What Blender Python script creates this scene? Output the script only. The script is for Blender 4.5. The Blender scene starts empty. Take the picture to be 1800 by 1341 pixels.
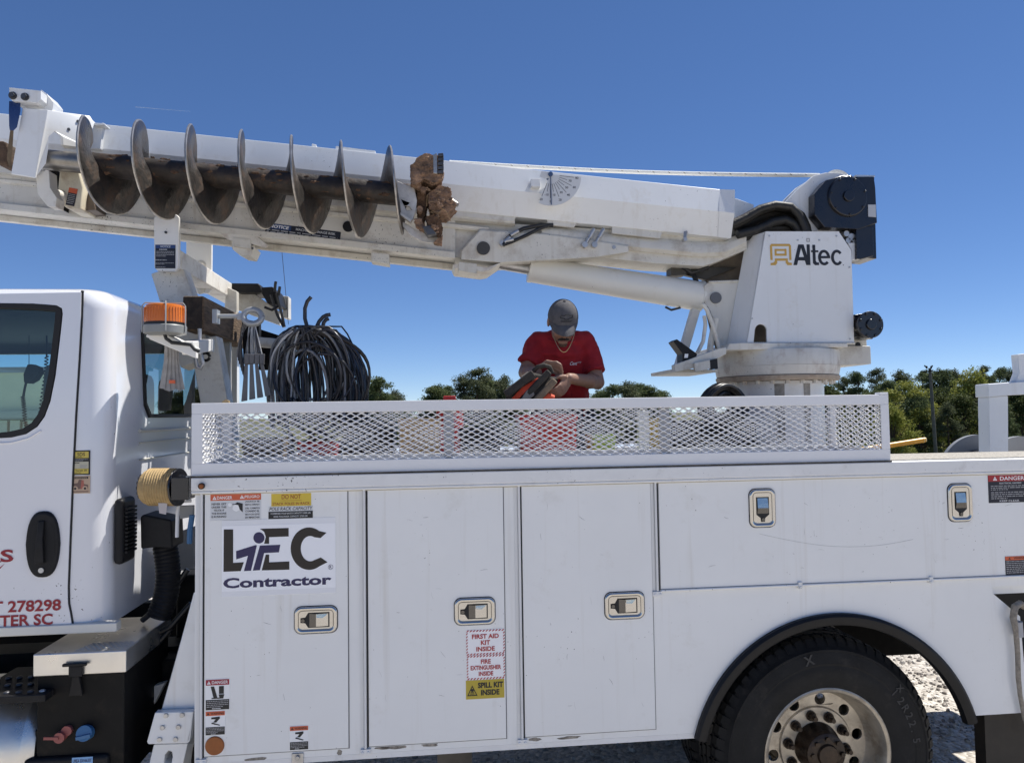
import bpy, bmesh, math, random
from mathutils import Vector, Matrix, noise
from mathutils.geometry import tessellate_polygon
R = math.radians
random.seed(7)
sc = bpy.context.scene
COL = sc.collection

# ------------------------------------------------------------------ camera
CAM = Vector((0.0, -3.22, 2.11))
RX = Vector((0.99436132, -0.10501808, -0.01472281))
UP = Vector((0.01007742, -0.04462847, 0.99895282))
FW = Vector((0.10556516, 0.99346842, 0.04331851))
FPX = 1300.0
cd = bpy.data.cameras.new('camera')
cd.sensor_width = 36.0
cd.lens = 36.0 * FPX / 1800.0
cd.clip_start = 0.05
cd.clip_end = 9000
cam = bpy.data.objects.new('camera', cd)
m3 = Matrix((RX, UP, -FW)).transposed()
cam.matrix_world = Matrix.Translation(CAM) @ m3.to_4x4()
COL.objects.link(cam)
sc.camera = cam

# ------------------------------------------------------------------ sky, sun, exposure
SUN_EL = 61.0
SUN_AZ = 70.0          # degrees from +Y towards +X
w = bpy.data.worlds.new('World')
sc.world = w
w.use_nodes = True
nt = w.node_tree
bgn = nt.nodes['Background']
sky = nt.nodes.new('ShaderNodeTexSky')
sky.sky_type = 'NISHITA'
sky.sun_disc = False
sky.sun_elevation = R(SUN_EL)
sky.sun_rotation = R(SUN_AZ)
sky.altitude = 1500
sky.air_density = 0.6
sky.dust_density = 0.0
sky.ozone_density = 4.0
sky_gamma = nt.nodes.new('ShaderNodeGamma')
sky_gamma.inputs[1].default_value = 0.75
sky_sat = nt.nodes.new('ShaderNodeHueSaturation')
sky_sat.inputs['Saturation'].default_value = 1.27
sky_sat.inputs['Hue'].default_value = 0.509
nt.links.new(sky.outputs[0], sky_gamma.inputs[0])
nt.links.new(sky_gamma.outputs[0], sky_sat.inputs['Color'])
nt.links.new(sky_sat.outputs[0], bgn.inputs[0])
bgn.inputs[1].default_value = 0.15
sd = bpy.data.lights.new('sun', 'SUN')
sd.energy = 5.0
sd.angle = R(0.53)
sd.color = (1.0, 0.96, 0.89)
sun = bpy.data.objects.new('sun', sd)
sdir = Vector((math.sin(R(SUN_AZ)) * math.cos(R(SUN_EL)), math.cos(R(SUN_AZ)) * math.cos(R(SUN_EL)), math.sin(R(SUN_EL))))
sun.rotation_euler = (-sdir).to_track_quat('-Z', 'Y').to_euler()
sun.location = (3, 4, 12)
COL.objects.link(sun)
sc.view_settings.view_transform = 'Standard'
sc.view_settings.look = 'None'
sc.view_settings.exposure = 0.42
sc.view_settings.gamma = 1.0
sc.render.resolution_x, sc.render.resolution_y = 1024, 762
sc.cycles.max_bounces = 8
sc.cycles.transparent_max_bounces = 24
sc.cycles.use_denoising = True


def at(px, py, Y):
    """world point in the vertical plane at distance Y seen at that place of the photo"""
    d = RX * ((px - 900) / FPX) + UP * (-(py - 670.5) / FPX) + FW
    return CAM + d * ((Y - CAM.y) / d.y)


def atX(px, py, X):
    """world point in the cross plane at X seen at that place of the photo"""
    d = RX * ((px - 900) / FPX) + UP * (-(py - 670.5) / FPX) + FW
    return CAM + d * ((X - CAM.x) / d.x)


# ------------------------------------------------------------------ materials
MATS = {}


def nd(t, typ, **kw):
    n = t.nodes.new(typ)
    for k, v in kw.items():
        setattr(n, k, v)
    return n


def ramp(t, src, stops):
    r = t.nodes.new('ShaderNodeValToRGB')
    els = r.color_ramp.elements
    els[0].position, els[0].color = stops[0][0], (*stops[0][1], 1)
    els[1].position, els[1].color = stops[-1][0], (*stops[-1][1], 1)
    for p, c in stops[1:-1]:
        e = els.new(p)
        e.color = (*c, 1)
    t.links.new(src, r.inputs[0])
    return r.outputs[0]


def mat(name, col, rough=0.5, metal=0.0, var=0.0, vscale=6.0, dirt=None, dirt_amt=0.5, dscale=3.0, bump=0.0, bscale=60.0,
        coat=0.0, specks=0.0, spec=0.5, stretch=(1, 1, 1), streak=0.0, rvar=0.0):
    if name in MATS:
        return MATS[name]
    m = bpy.data.materials.new(name)
    m.use_nodes = True
    t = m.node_tree
    b = t.nodes['Principled BSDF']
    b.inputs['Roughness'].default_value = rough
    b.inputs['Metallic'].default_value = metal
    b.inputs['Specular IOR Level'].default_value = spec
    b.inputs['Coat Weight'].default_value = coat
    b.inputs['Coat Roughness'].default_value = 0.12
    tc = nd(t, 'ShaderNodeTexCoord')
    mp = nd(t, 'ShaderNodeMapping')
    mp.inputs['Scale'].default_value = stretch
    t.links.new(tc.outputs['Object'], mp.inputs[0])
    cur = None

    def mixc(fac, a, bcol, mode='MIX'):
        x = nd(t, 'ShaderNodeMix', data_type='RGBA', blend_type=mode)
        if isinstance(fac, (int, float)):
            x.inputs[0].default_value = fac
        else:
            t.links.new(fac, x.inputs[0])
        for s, v in ((6, a), (7, bcol)):
            if isinstance(v, tuple):
                x.inputs[s].default_value = (*v[:3], 1)
            else:
                t.links.new(v, x.inputs[s])
        return x.outputs[2]

    cur = tuple(col)
    if var:
        n = nd(t, 'ShaderNodeTexNoise')
        n.inputs['Scale'].default_value = vscale
        n.inputs['Detail'].default_value = 6
        n.inputs['Roughness'].default_value = 0.62
        t.links.new(mp.outputs[0], n.inputs[0])
        lo = tuple(max(0, c * (1 - var)) for c in col)
        hi = tuple(min(1, c * (1 + var * 0.7)) for c in col)
        cur = ramp(t, n.outputs[0], [(0.32, lo), (0.68, hi)])
    if dirt:
        n = nd(t, 'ShaderNodeTexNoise')
        n.inputs['Scale'].default_value = dscale
        n.inputs['Detail'].default_value = 9
        n.inputs['Roughness'].default_value = 0.7
        t.links.new(mp.outputs[0], n.inputs[0])
        f = ramp(t, n.outputs[0], [(0.62 - 0.22 * dirt_amt, (0, 0, 0)), (0.80 - 0.12 * dirt_amt, (1, 1, 1))])
        sca = nd(t, 'ShaderNodeMath', operation='MULTIPLY')
        t.links.new(f, sca.inputs[0])
        sca.inputs[1].default_value = min(1.0, 0.25 + dirt_amt * 0.75)
        cur = mixc(sca.outputs[0], cur, tuple(dirt))
    if streak:
        mp2 = nd(t, 'ShaderNodeMapping')
        mp2.inputs['Scale'].default_value = (26, 26, 1.1)
        t.links.new(tc.outputs['Object'], mp2.inputs[0])
        n = nd(t, 'ShaderNodeTexNoise')
        n.inputs['Scale'].default_value = 1.0
        n.inputs['Detail'].default_value = 5
        t.links.new(mp2.outputs[0], n.inputs[0])
        f = ramp(t, n.outputs[0], [(0.58, (0, 0, 0)), (0.78, (1, 1, 1))])
        sca = nd(t, 'ShaderNodeMath', operation='MULTIPLY')
        t.links.new(f, sca.inputs[0])
        sca.inputs[1].default_value = streak
        cur = mixc(sca.outputs[0], cur, (0.42, 0.36, 0.26))
    if specks:
        n = nd(t, 'ShaderNodeTexNoise')
        n.inputs['Scale'].default_value = 105
        n.inputs['Detail'].default_value = 2
        t.links.new(mp.outputs[0], n.inputs[0])
        n2 = nd(t, 'ShaderNodeTexNoise')
        n2.inputs['Scale'].default_value = 2.3
        t.links.new(mp.outputs[0], n2.inputs[0])
        ad = nd(t, 'ShaderNodeMath', operation='MULTIPLY_ADD')
        t.links.new(n2.outputs[0], ad.inputs[0])
        ad.inputs[1].default_value = 0.35
        t.links.new(n.outputs[0], ad.inputs[2])
        th = 0.985 - 0.12 * specks
        f = ramp(t, ad.outputs[0], [(th, (0, 0, 0)), (min(0.999, th + 0.025), (1, 1, 1))])
        cur = mixc(f, cur, (0.05, 0.045, 0.04))
    if isinstance(cur, tuple):
        b.inputs['Base Color'].default_value = (*cur, 1)
    else:
        t.links.new(cur, b.inputs['Base Color'])
    if rvar:
        n = nd(t, 'ShaderNodeTexNoise')
        n.inputs['Scale'].default_value = 9
        n.inputs['Detail'].default_value = 7
        t.links.new(mp.outputs[0], n.inputs[0])
        mr = nd(t, 'ShaderNodeMapRange')
        t.links.new(n.outputs[0], mr.inputs[0])
        mr.inputs[1].default_value = 0.3
        mr.inputs[2].default_value = 0.7
        mr.inputs[3].default_value = max(0.02, rough - rvar)
        mr.inputs[4].default_value = min(1, rough + rvar)
        t.links.new(mr.outputs[0], b.inputs['Roughness'])
    if bump:
        n = nd(t, 'ShaderNodeTexNoise')
        n.inputs['Scale'].default_value = bscale
        n.inputs['Detail'].default_value = 5
        t.links.new(mp.outputs[0], n.inputs[0])
        bp = nd(t, 'ShaderNodeBump')
        bp.inputs['Strength'].default_value = bump
        bp.inputs['Distance'].default_value = 0.02
        t.links.new(n.outputs[0], bp.inputs['Height'])
        t.links.new(bp.outputs[0], b.inputs['Normal'])
    MATS[name] = m
    return m


def flat(name, col, rough=0.5):
    return mat('print_' + name, col, rough)


M_BODY = mat('white body paint', (0.79, 0.80, 0.80), 0.24, var=0.03, vscale=2.2, dirt=(0.55, 0.53, 0.48), dirt_amt=0.20, dscale=5, specks=0.28, coat=0.6, bump=0.28, bscale=2.2, streak=0.22)
M_RAIL = mat('scuffed white rail paint', (0.78, 0.78, 0.77), 0.4, var=0.05, vscale=7, dirt=(0.38, 0.36, 0.32), dirt_amt=0.28, dscale=9, specks=0.62, bump=0.03, bscale=40)
M_CAGE = mat('white powder coat', (0.77, 0.775, 0.79), 0.42, var=0.03, vscale=5)
M_CAB = mat('white cab paint', (0.735, 0.745, 0.78), 0.16, var=0.02, vscale=1.7, coat=0.8, bump=0.010, bscale=4, specks=0.2)
M_BOOM = mat('white boom paint', (0.755, 0.765, 0.765), 0.32, var=0.04, vscale=3, dirt=(0.52, 0.47, 0.38), dirt_amt=0.26, dscale=6, coat=0.25, specks=0.34, streak=0.20, bump=0.05, bscale=4)
M_BOOMD = mat('grimy white boom paint', (0.66, 0.635, 0.57), 0.45, var=0.08, vscale=4, dirt=(0.26, 0.19, 0.12), dirt_amt=0.50, dscale=7, specks=0.75, streak=0.42, bump=0.06, bscale=12)
M_RUST = mat('rust streaked white paint', (0.72, 0.69, 0.62), 0.5, var=0.10, vscale=6, dirt=(0.22, 0.10, 0.045), dirt_amt=0.50, dscale=9, specks=0.6, streak=0.35)
M_BLACK = mat('black plastic', (0.012, 0.012, 0.0135), 0.5, var=0.3, vscale=20, bump=0.06, bscale=160, spec=0.25)
M_BLKPAINT = mat('gloss black paint', (0.008, 0.008, 0.011), 0.30, coat=0.4, bump=0.02, bscale=30, rvar=0.1)
M_CHASSIS = mat('black chassis paint', (0.008, 0.0075, 0.007), 0.6, var=0.4, vscale=8, dirt=(0.045, 0.035, 0.025), dirt_amt=0.3, dscale=12, spec=0.2)
M_RUBBER = mat('tyre rubber', (0.012, 0.012, 0.0125), 0.62, var=0.3, vscale=12, dirt=(0.07, 0.06, 0.05), dirt_amt=0.25, dscale=9, bump=0.08, bscale=90, spec=0.25)
M_RUBTXT = mat('raised tyre lettering', (0.030, 0.030, 0.032), 0.6)
M_SEAL = mat('black rubber seal', (0.006, 0.006, 0.007), 0.6)
M_DREFLECT = mat('dark reflection latch metal', (0.13, 0.125, 0.12), 0.22, 1.0, bump=0.05, bscale=60)  # dark base colour stands in for a dark reflection on the paddle lip
M_CHROME = mat('polished latch metal', (0.54, 0.525, 0.50), 0.14, 1.0, bump=0.03, bscale=50, rvar=0.06)
M_STEELW = mat('bare wheel steel', (0.50, 0.45, 0.37), 0.42, 0.6, var=0.25, vscale=10, dirt=(0.14, 0.09, 0.05), dirt_amt=0.55, dscale=11)
M_HUB = mat('oily brown hub', (0.040, 0.024, 0.013), 0.42, 0.3, var=0.5, vscale=22, bump=0.2, bscale=60)
M_STEEL = mat('galvanised steel', (0.50, 0.50, 0.50), 0.42, 0.8, var=0.2, vscale=18)
M_DSTEEL = mat('dark steel', (0.10, 0.10, 0.105), 0.45, 0.7, var=0.3, vscale=14)
M_ALU = mat('brushed aluminium', (0.72, 0.70, 0.66), 0.33, 0.9, var=0.08, vscale=5, bump=0.03, bscale=30, rvar=0.08)
M_AUG = mat('worn auger steel', (0.088, 0.080, 0.074), 0.38, 0.58, var=0.45, vscale=9, dirt=(0.20, 0.105, 0.055), dirt_amt=0.55, dscale=9, bump=0.22, bscale=45, rvar=0.12)
M_AUGE = mat('bright worn edge', (0.46, 0.43, 0.39), 0.38, 0.85, var=0.25, vscale=30)
M_AUGS = mat('dark auger shaft', (0.045, 0.036, 0.030), 0.55, 0.3, var=0.5, vscale=14, dirt=(0.22, 0.12, 0.06), dirt_amt=0.40, dscale=10, bump=0.25, bscale=40)
M_CLAY = mat('dried red clay', (0.24, 0.150, 0.098), 0.95, var=0.6, vscale=16, dirt=(0.10, 0.05, 0.03), dirt_amt=0.4, dscale=14, bump=0.9, bscale=45)
M_CLAYD = mat('dark clay', (0.13, 0.075, 0.045), 0.95, var=0.5, vscale=20, bump=0.9, bscale=50)
M_WOOD = mat('weathered timber', (0.13, 0.085, 0.050), 0.85, var=0.55, vscale=9, stretch=(10, 1.2, 10), bump=0.5, bscale=12)
M_WOODE = mat('timber end grain', (0.035, 0.025, 0.018), 0.9, var=0.5, vscale=30, bump=0.4, bscale=60)
M_AMBER = mat('amber lens', (0.62, 0.16, 0.015), 0.22, coat=0.4)
M_AMBERP = mat('amber reflector', (0.30, 0.085, 0.012), 0.45, var=0.1, vscale=60)
M_BLUE = mat('blue strap', (0.012, 0.045, 0.16), 0.7, bump=0.3, bscale=120)
M_BLUEC = mat('blue cap plastic', (0.04, 0.14, 0.30), 0.45)
M_REDC = mat('faded red plastic', (0.30, 0.085, 0.075), 0.5)
M_STRAP = mat('tan synthetic rope', (0.42, 0.29, 0.13), 0.75, var=0.15, vscale=40, bump=0.3, bscale=120)
M_ROPE = mat('white braided rope', (0.80, 0.79, 0.74), 0.8, bump=0.5, bscale=220)
M_ROPEN = mat('grey rope', (0.33, 0.29, 0.24), 0.9, var=0.3, vscale=60, bump=0.5, bscale=200)
M_HOSE = mat('black hose', (0.014, 0.014, 0.015), 0.40, var=0.3, vscale=20)
M_CABB = mat('black cable', (0.030, 0.030, 0.036), 0.32, var=0.3, vscale=12)
M_CABG = mat('grey cable', (0.20, 0.20, 0.205), 0.42, var=0.25, vscale=12)
M_CABL = mat('bright cable', (0.48, 0.48, 0.47), 0.42, var=0.2, vscale=12)
M_RED = mat('red plastic', (0.42, 0.022, 0.018), 0.45, var=0.15, vscale=8)
M_ORANGE = mat('orange red fabric', (0.62, 0.07, 0.02), 0.7)
M_YELLOW = mat('yellow fibreglass', (0.72, 0.35, 0.035), 0.35, var=0.06, vscale=12)
M_LIME = mat('lime fabric', (0.30, 0.42, 0.04), 0.7)
M_TAN = mat('tan cardboard', (0.42, 0.30, 0.16), 0.8, var=0.15, vscale=7)
M_BED = mat('dark bed floor', (0.05, 0.048, 0.045), 0.7, var=0.4, vscale=6)
M_SEAT = mat('grey seat fabric', (0.06, 0.065, 0.07), 0.9, var=0.2, vscale=30)
M_CABIN = mat('dark cabin trim', (0.018, 0.019, 0.022), 0.7)
M_GREYT = mat('grey painted metal', (0.28, 0.29, 0.30), 0.5, var=0.1)
M_UNDERSHADE = mat('shade dark underside steel', (0.030, 0.026, 0.020), 0.6, var=0.3, vscale=8)  # near-black tone paints the shade under the boom

# flat print colours
K_WHITE = flat('white', (0.88, 0.88, 0.88))
K_BLACK = flat('black', (0.012, 0.012, 0.014))
K_NAVY = flat('navy', (0.028, 0.022, 0.085))
K_BROWNB = flat('brown black', (0.020, 0.014, 0.010))
K_RED = flat('red', (0.42, 0.025, 0.025))
K_DRED = flat('dark red', (0.33, 0.015, 0.035))
K_ORANGE = flat('orange', (0.62, 0.12, 0.045))
K_YELLOW = flat('yellow', (0.68, 0.50, 0.055))
K_OLIVE = flat('spill yellow', (0.50, 0.38, 0.04))
K_BLUE = flat('notice blue', (0.02, 0.055, 0.18))
K_NOTEB = flat('notice black', (0.008, 0.010, 0.022))
K_GREY = flat('grey', (0.34, 0.34, 0.35))
K_LGREY = flat('light grey', (0.66, 0.67, 0.68))
K_GOLD = flat('gold', (0.56, 0.34, 0.07))
K_LBLUE = flat('light blue', (0.22, 0.42, 0.70))
K_BEIGE = flat('faded beige', (0.50, 0.36, 0.25))


def glass_mat(name, tint, refl=1.0):
    m = bpy.data.materials.new(name)
    m.use_nodes = True
    t = m.node_tree
    t.nodes.clear()
    o = nd(t, 'ShaderNodeOutputMaterial')
    mx = nd(t, 'ShaderNodeMixShader')
    tr = nd(t, 'ShaderNodeBsdfTransparent')
    gl = nd(t, 'ShaderNodeBsdfGlossy')
    gl.inputs['Roughness'].default_value = 0.01
    lw = nd(t, 'ShaderNodeLayerWeight')
    lw.inputs[0].default_value = 0.5
    pw = nd(t, 'ShaderNodeMath', operation='POWER')
    t.links.new(lw.outputs['Facing'], pw.inputs[0])
    pw.inputs[1].default_value = 4.0
    fr = nd(t, 'ShaderNodeMath', operation='MULTIPLY_ADD')
    t.links.new(pw.outputs[0], fr.inputs[0])
    fr.inputs[1].default_value = 0.85
    fr.inputs[2].default_value = 0.06
    tr.inputs[0].default_value = (*tint, 1)
    gl.inputs[0].default_value = (refl, refl, refl, 1)
    t.links.new(fr.outputs[0], mx.inputs[0])
    t.links.new(tr.outputs[0], mx.inputs[1])
    t.links.new(gl.outputs[0], mx.inputs[2])
    t.links.new(mx.outputs[0], o.inputs[0])
    return m


M_GLASS = glass_mat('tinted cab glass', (0.66, 0.84, 0.86))
M_GLASSD = glass_mat('dark rear glass', (0.34, 0.45, 0.48))


# ------------------------------------------------------------------ mesh builder
def frame(d):
    d = d.normalized()
    a = Vector((0, 0, 1)) if abs(d.z) < 0.9 else Vector((1, 0, 0))
    u = d.cross(a).normalized()
    return u, d.cross(u).normalized()


class MB:
    def __init__(s):
        s.v, s.f, s.m = [], [], []

    def add(s, vs, fs, k=0):
        o = len(s.v)
        s.v += [Vector(x) for x in vs]
        s.f += [tuple(i + o for i in f) for f in fs]
        s.m += [k] * len(fs)
        return s

    def box(s, x0, x1, y0, y1, z0, z1, k=0):
        vs = [(x0, y0, z0), (x1, y0, z0), (x1, y1, z0), (x0, y1, z0), (x0, y0, z1), (x1, y0, z1), (x1, y1, z1), (x0, y1, z1)]
        return s.add(vs, [(0, 3, 2, 1), (4, 5, 6, 7), (0, 1, 5, 4), (1, 2, 6, 5), (2, 3, 7, 6), (3, 0, 4, 7)], k)

    def hexa(s, a, b, k=0):
        """a, b: two rings of the same number of points"""
        n = len(a)
        vs = list(a) + list(b)
        fs = [tuple(range(n))[::-1], tuple(range(n, 2 * n))]
        fs += [(i, (i + 1) % n, n + (i + 1) % n, n + i) for i in range(n)]
        return s.add(vs, fs, k)

    def loft(s, rings, k=0, caps=True, closed=True):
        n = len(rings[0])
        vs = [p for r in rings for p in r]
        fs = []
        for j in range(len(rings) - 1):
            for i in range(n if closed else n - 1):
                a, b = j * n + i, j * n + (i + 1) % n
                fs.append((a, b, b + n, a + n))
        if caps:
            fs.append(tuple(range(n))[::-1])
            fs.append(tuple(range((len(rings) - 1) * n, len(rings) * n)))
        return s.add(vs, fs, k)

    def prism(s, pts, off, k=0, holes=(), kside=None):
        """planar polygon pts (3d) with holes, extruded by vector off"""
        loops = [[Vector(p) for p in pts]] + [[Vector(p) for p in h] for h in holes]
        off = Vector(off)
        flatv = [p for l in loops for p in l]
        tris = tessellate_polygon(loops)
        n = len(flatv)
        vs = flatv + [p + off for p in flatv]
        fs = [tuple(t) for t in tris] + [tuple(i + n for i in t[::-1]) for t in tris]
        s.add(vs, fs, k)
        o = 0
        sf = []
        for l in loops:
            for i in range(len(l)):
                a, b = o + i, o + (i + 1) % len(l)
                sf.append((a, b, b + n, a + n))
            o += len(l)
        base = len(s.v) - 2 * n
        s.f += [tuple(i + base for i in f) for f in sf]
        s.m += [k if kside is None else kside] * len(sf)
        return s

    def plate(s, pxs, Y0, Y1, k=0, holes=()):
        a = [at(x, y, Y0) for x, y in pxs]
        return s.prism(a, (0, Y1 - Y0, 0), k, [[at(x, y, Y0) for x, y in h] for h in holes])

    def cyl(s, p0, p1, r0, r1=None, n=20, k=0, caps=True):
        p0, p1 = Vector(p0), Vector(p1)
        r1 = r0 if r1 is None else r1
        u, v = frame(p1 - p0)
        ra = [p0 + (u * math.cos(2 * math.pi * i / n) + v * math.sin(2 * math.pi * i / n)) * r0 for i in range(n)]
        rb = [p1 + (u * math.cos(2 * math.pi * i / n) + v * math.sin(2 * math.pi * i / n)) * r1 for i in range(n)]
        return s.loft([ra, rb], k, caps)

    def bar(s, p0, p1, w, h, k=0, up=(0, 0, 1)):
        p0, p1 = Vector(p0), Vector(p1)
        d = (p1 - p0).normalized()
        u = d.cross(Vector(up)).normalized()
        v = u.cross(d).normalized()
        q = [(-1, -1), (1, -1), (1, 1), (-1, 1)]
        return s.loft([[p + u * (a * w / 2) + v * (b * h / 2) for a, b in q] for p in (p0, p1)], k)

    def tube(s, pts, r, n=8, k=0, caps=True):
        pts = [Vector(p) for p in pts]
        rs = r if isinstance(r, (list, tuple)) else [r] * len(pts)
        d0 = (pts[1] - pts[0]).normalized()
        u, v = frame(d0)
        rings = []
        for i, p in enumerate(pts):
            if i == 0:
                d = pts[1] - p
            elif i == len(pts) - 1:
                d = p - pts[i - 1]
            else:
                d = pts[i + 1] - pts[i - 1]
            d.normalize()
            u = (u - d * u.dot(d))
            u = u.normalized() if u.length > 1e-6 else frame(d)[0]
            v = d.cross(u)
            rings.append([p + (u * math.cos(2 * math.pi * j / n) + v * math.sin(2 * math.pi * j / n)) * rs[i] for j in range(n)])
        return s.loft(rings, k, caps)

    def ell(s, c, r, n=16, m=10, k=0, rot=None, jit=0.0, seed=0):
        c = Vector(c)
        r = (r, r, r) if isinstance(r, (int, float)) else r
        vs, fs = [], []
        for j in range(1, m):
            ph = math.pi * j / m
            for i in range(n):
                th = 2 * math.pi * i / n
                p = Vector((math.sin(ph) * math.cos(th), math.sin(ph) * math.sin(th), math.cos(ph)))
                vs.append(p)
        vs += [Vector((0, 0, 1)), Vector((0, 0, -1))]
        for j in range(m - 2):
            for i in range(n):
                a, b = j * n + i, j * n + (i + 1) % n
                fs.append((a, a + n, b + n, b))
        t, bo = len(vs) - 2, len(vs) - 1
        for i in range(n):
            fs.append((t, i, (i + 1) % n))
            fs.append((bo, (m - 2) * n + (i + 1) % n, (m - 2) * n + i))
        out = []
        for p in vs:
            q = p.copy()
            if jit:
                q *= 1 + jit * noise.fractal(p * 1.7 + Vector((seed * 3.1, seed * 1.7, 0)), 1.0, 2.0, 3)
            q = Vector((q.x * r[0], q.y * r[1], q.z * r[2]))
            if rot is not None:
                q = rot @ q
            out.append(c + q)
        return s.add(out, fs, k)

    def build(s, name, mats, parent=None, smooth=35, bevel=0.0, seg=2, kind=None, keep=False):
        me = bpy.data.meshes.new(name)
        me.from_pydata(s.v, [], s.f)
        mats = mats if isinstance(mats, (list, tuple)) else [mats]
        for m in mats:
            me.materials.append(m)
        me.polygons.foreach_set('material_index', s.m)
        bm = bmesh.new()
        bm.from_mesh(me)
        bmesh.ops.recalc_face_normals(bm, faces=bm.faces)
        bm.to_mesh(me)
        bm.free()
        return finish(name, me, parent, smooth, bevel, seg, kind)


def finish(name, me, parent=None, smooth=35, bevel=0.0, seg=2, kind=None):
    if smooth:
        me.polygons.foreach_set('use_smooth', [True] * len(me.polygons))
        me.set_sharp_from_angle(angle=R(smooth))
    me.update()
    o = bpy.data.objects.new(name, me)
    COL.objects.link(o)
    if bevel:
        b = o.modifiers.new('bevel', 'BEVEL')
        b.width = bevel
        b.segments = seg
        b.limit_method = 'ANGLE'
        b.angle_limit = R(40)
        b.harden_normals = True
    if parent:
        o.parent = parent
        if parent.type == 'EMPTY':
            o.matrix_parent_inverse = Matrix.Translation(parent.location).inverted()
    if kind:
        o['kind'] = kind
    return o


def tag(o, label, cat, group=None, kind=None):
    o['label'] = label
    o['category'] = cat
    if group:
        o['group'] = group
    if kind:
        o['kind'] = kind
    return o


def thing(name, loc, label, cat, group=None):
    e = bpy.data.objects.new(name, None)
    e.location = loc
    e.empty_display_size = 0.2
    COL.objects.link(e)
    return tag(e, label, cat, group)


def evaluated(o):
    """apply the modifiers of o and give the mesh"""
    dg = bpy.context.evaluated_depsgraph_get()
    me = bpy.data.meshes.new_from_object(o.evaluated_get(dg))
    return me


def rr(cx, cz, w, h, r, n=5):
    out = []
    for sx, sz, a0 in ((1, 1, 0), (-1, 1, 90), (-1, -1, 180), (1, -1, 270)):
        for i in range(n + 1):
            a = R(a0 + 90 * i / n)
            out.append((cx + sx * (w / 2 - r) + r * math.cos(a), cz + sz * (h / 2 - r) + r * math.sin(a)))
    return out


# ------------------------------------------------------------------ lettering
_tc = {}


def text_mesh(txt, bold):
    key = (txt, bold)
    if key in _tc:
        return _tc[key]
    cu = bpy.data.curves.new('lettering', 'FONT')
    cu.body = txt
    cu.size = 1.0
    cu.resolution_u = 3
    cu.offset = bold
    ob = bpy.data.objects.new('lettering', cu)
    me = bpy.data.meshes.new_from_object(ob)
    vs = [v.co.copy() for v in me.vertices]
    fs = [tuple(p.vertices) for p in me.polygons]
    x0, x1 = min(v.x for v in vs), max(v.x for v in vs)
    y0, y1 = min(v.y for v in vs), max(v.y for v in vs)
    vs = [((v.x - x0), (v.y - y0)) for v in vs]
    bpy.data.meshes.remove(me)
    bpy.data.objects.remove(ob)
    bpy.data.curves.remove(cu)
    _tc[key] = (vs, fs, x1 - x0, y1 - y0)
    return _tc[key]


class Decal:
    """flat printed label; local u to the right, v downwards, in metres, on a plane with outward normal n"""

    def __init__(s, origin, u=(1, 0, 0), v=(0, 0, -1), n=(0, -1, 0), base=0.0012):
        s.o, s.u, s.v_, s.n = Vector(origin), Vector(u).normalized(), Vector(v).normalized(), Vector(n).normalized()
        s.h = base
        s.mb = MB()
        s.mats = []

    def mi(s, m):
        if m not in s.mats:
            s.mats.append(m)
        return s.mats.index(m)

    def p(s, x, y, h):
        return s.o + s.u * x + s.v_ * y + s.n * h

    def poly(s, pts, m, lift=0.0, holes=()):
        loops = [[Vector((x, y, 0)) for x, y in pts]] + [[Vector((x, y, 0)) for x, y in hh] for hh in holes]
        tris = tessellate_polygon(loops)
        s.mb.add([s.p(q.x, q.y, s.h + lift) for l in loops for q in l], [tuple(t) for t in tris], s.mi(m))
        return s

    def rect(s, x, y, w, h, m, lift=0.0):
        return s.poly([(x, y), (x + w, y), (x + w, y + h), (x, y + h)], m, lift)

    def base(s, w, h, m, r=0.0):
        if r:
            pts = [(a, b) for a, b in rr(w / 2, h / 2, w, h, r)]
        else:
            pts = [(0, 0), (w, 0), (w, h), (0, h)]
        s.mb.prism([s.p(x, y, s.h) for x, y in pts], s.n * -(s.h - 0.0001), s.mi(m))
        return s

    def text(s, txt, x, y, h, m, w=None, center=False, bold=0.012, lift=0.0012, slant=0.0):
        vs, fs, tw, th = text_mesh(txt, bold)
        sy = h / th
        sx = (w / tw) if w else sy
        ox = x - (tw * sx / 2 if center else 0)
        s.mb.add([s.p(ox + a * sx + slant * b * sy, y + h - b * sy, s.h + lift) for a, b in vs], fs, s.mi(m))
        return s

    def lines(s, x, y, w, h, n, m, seed=1, lift=0.0012):
        """rows of print too small to read: broken dashes"""
        rd = random.Random(seed)
        st = h / n
        for i in range(n):
            cx = x
            end = x + w * (1.0 if i < n - 1 else rd.uniform(0.4, 0.9))
            while cx < end:
                l = min(rd.uniform(0.03, 0.14) * w, end - cx)
                s.rect(cx, y + st * i + st * 0.25, l, st * 0.45, m, lift)
                cx += l + 0.022 * w
        return s

    def build(s, name, parent, label=None):
        o = s.mb.build(name, s.mats, parent, smooth=0)
        if label:
            o['label'] = label
        return o


# ================================================================== SETTING
def lerp(a, b, t):
    return a + (b - a) * t


def ground_z(x, y):
    far = max(0.0, min(1.0, (y - 26.0) / 45.0))
    far = far * far * (3 - 2 * far)
    return -8.5 * far + 0.02 * noise.noise(Vector((x * 0.5, y * 0.5, 0)))


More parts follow.
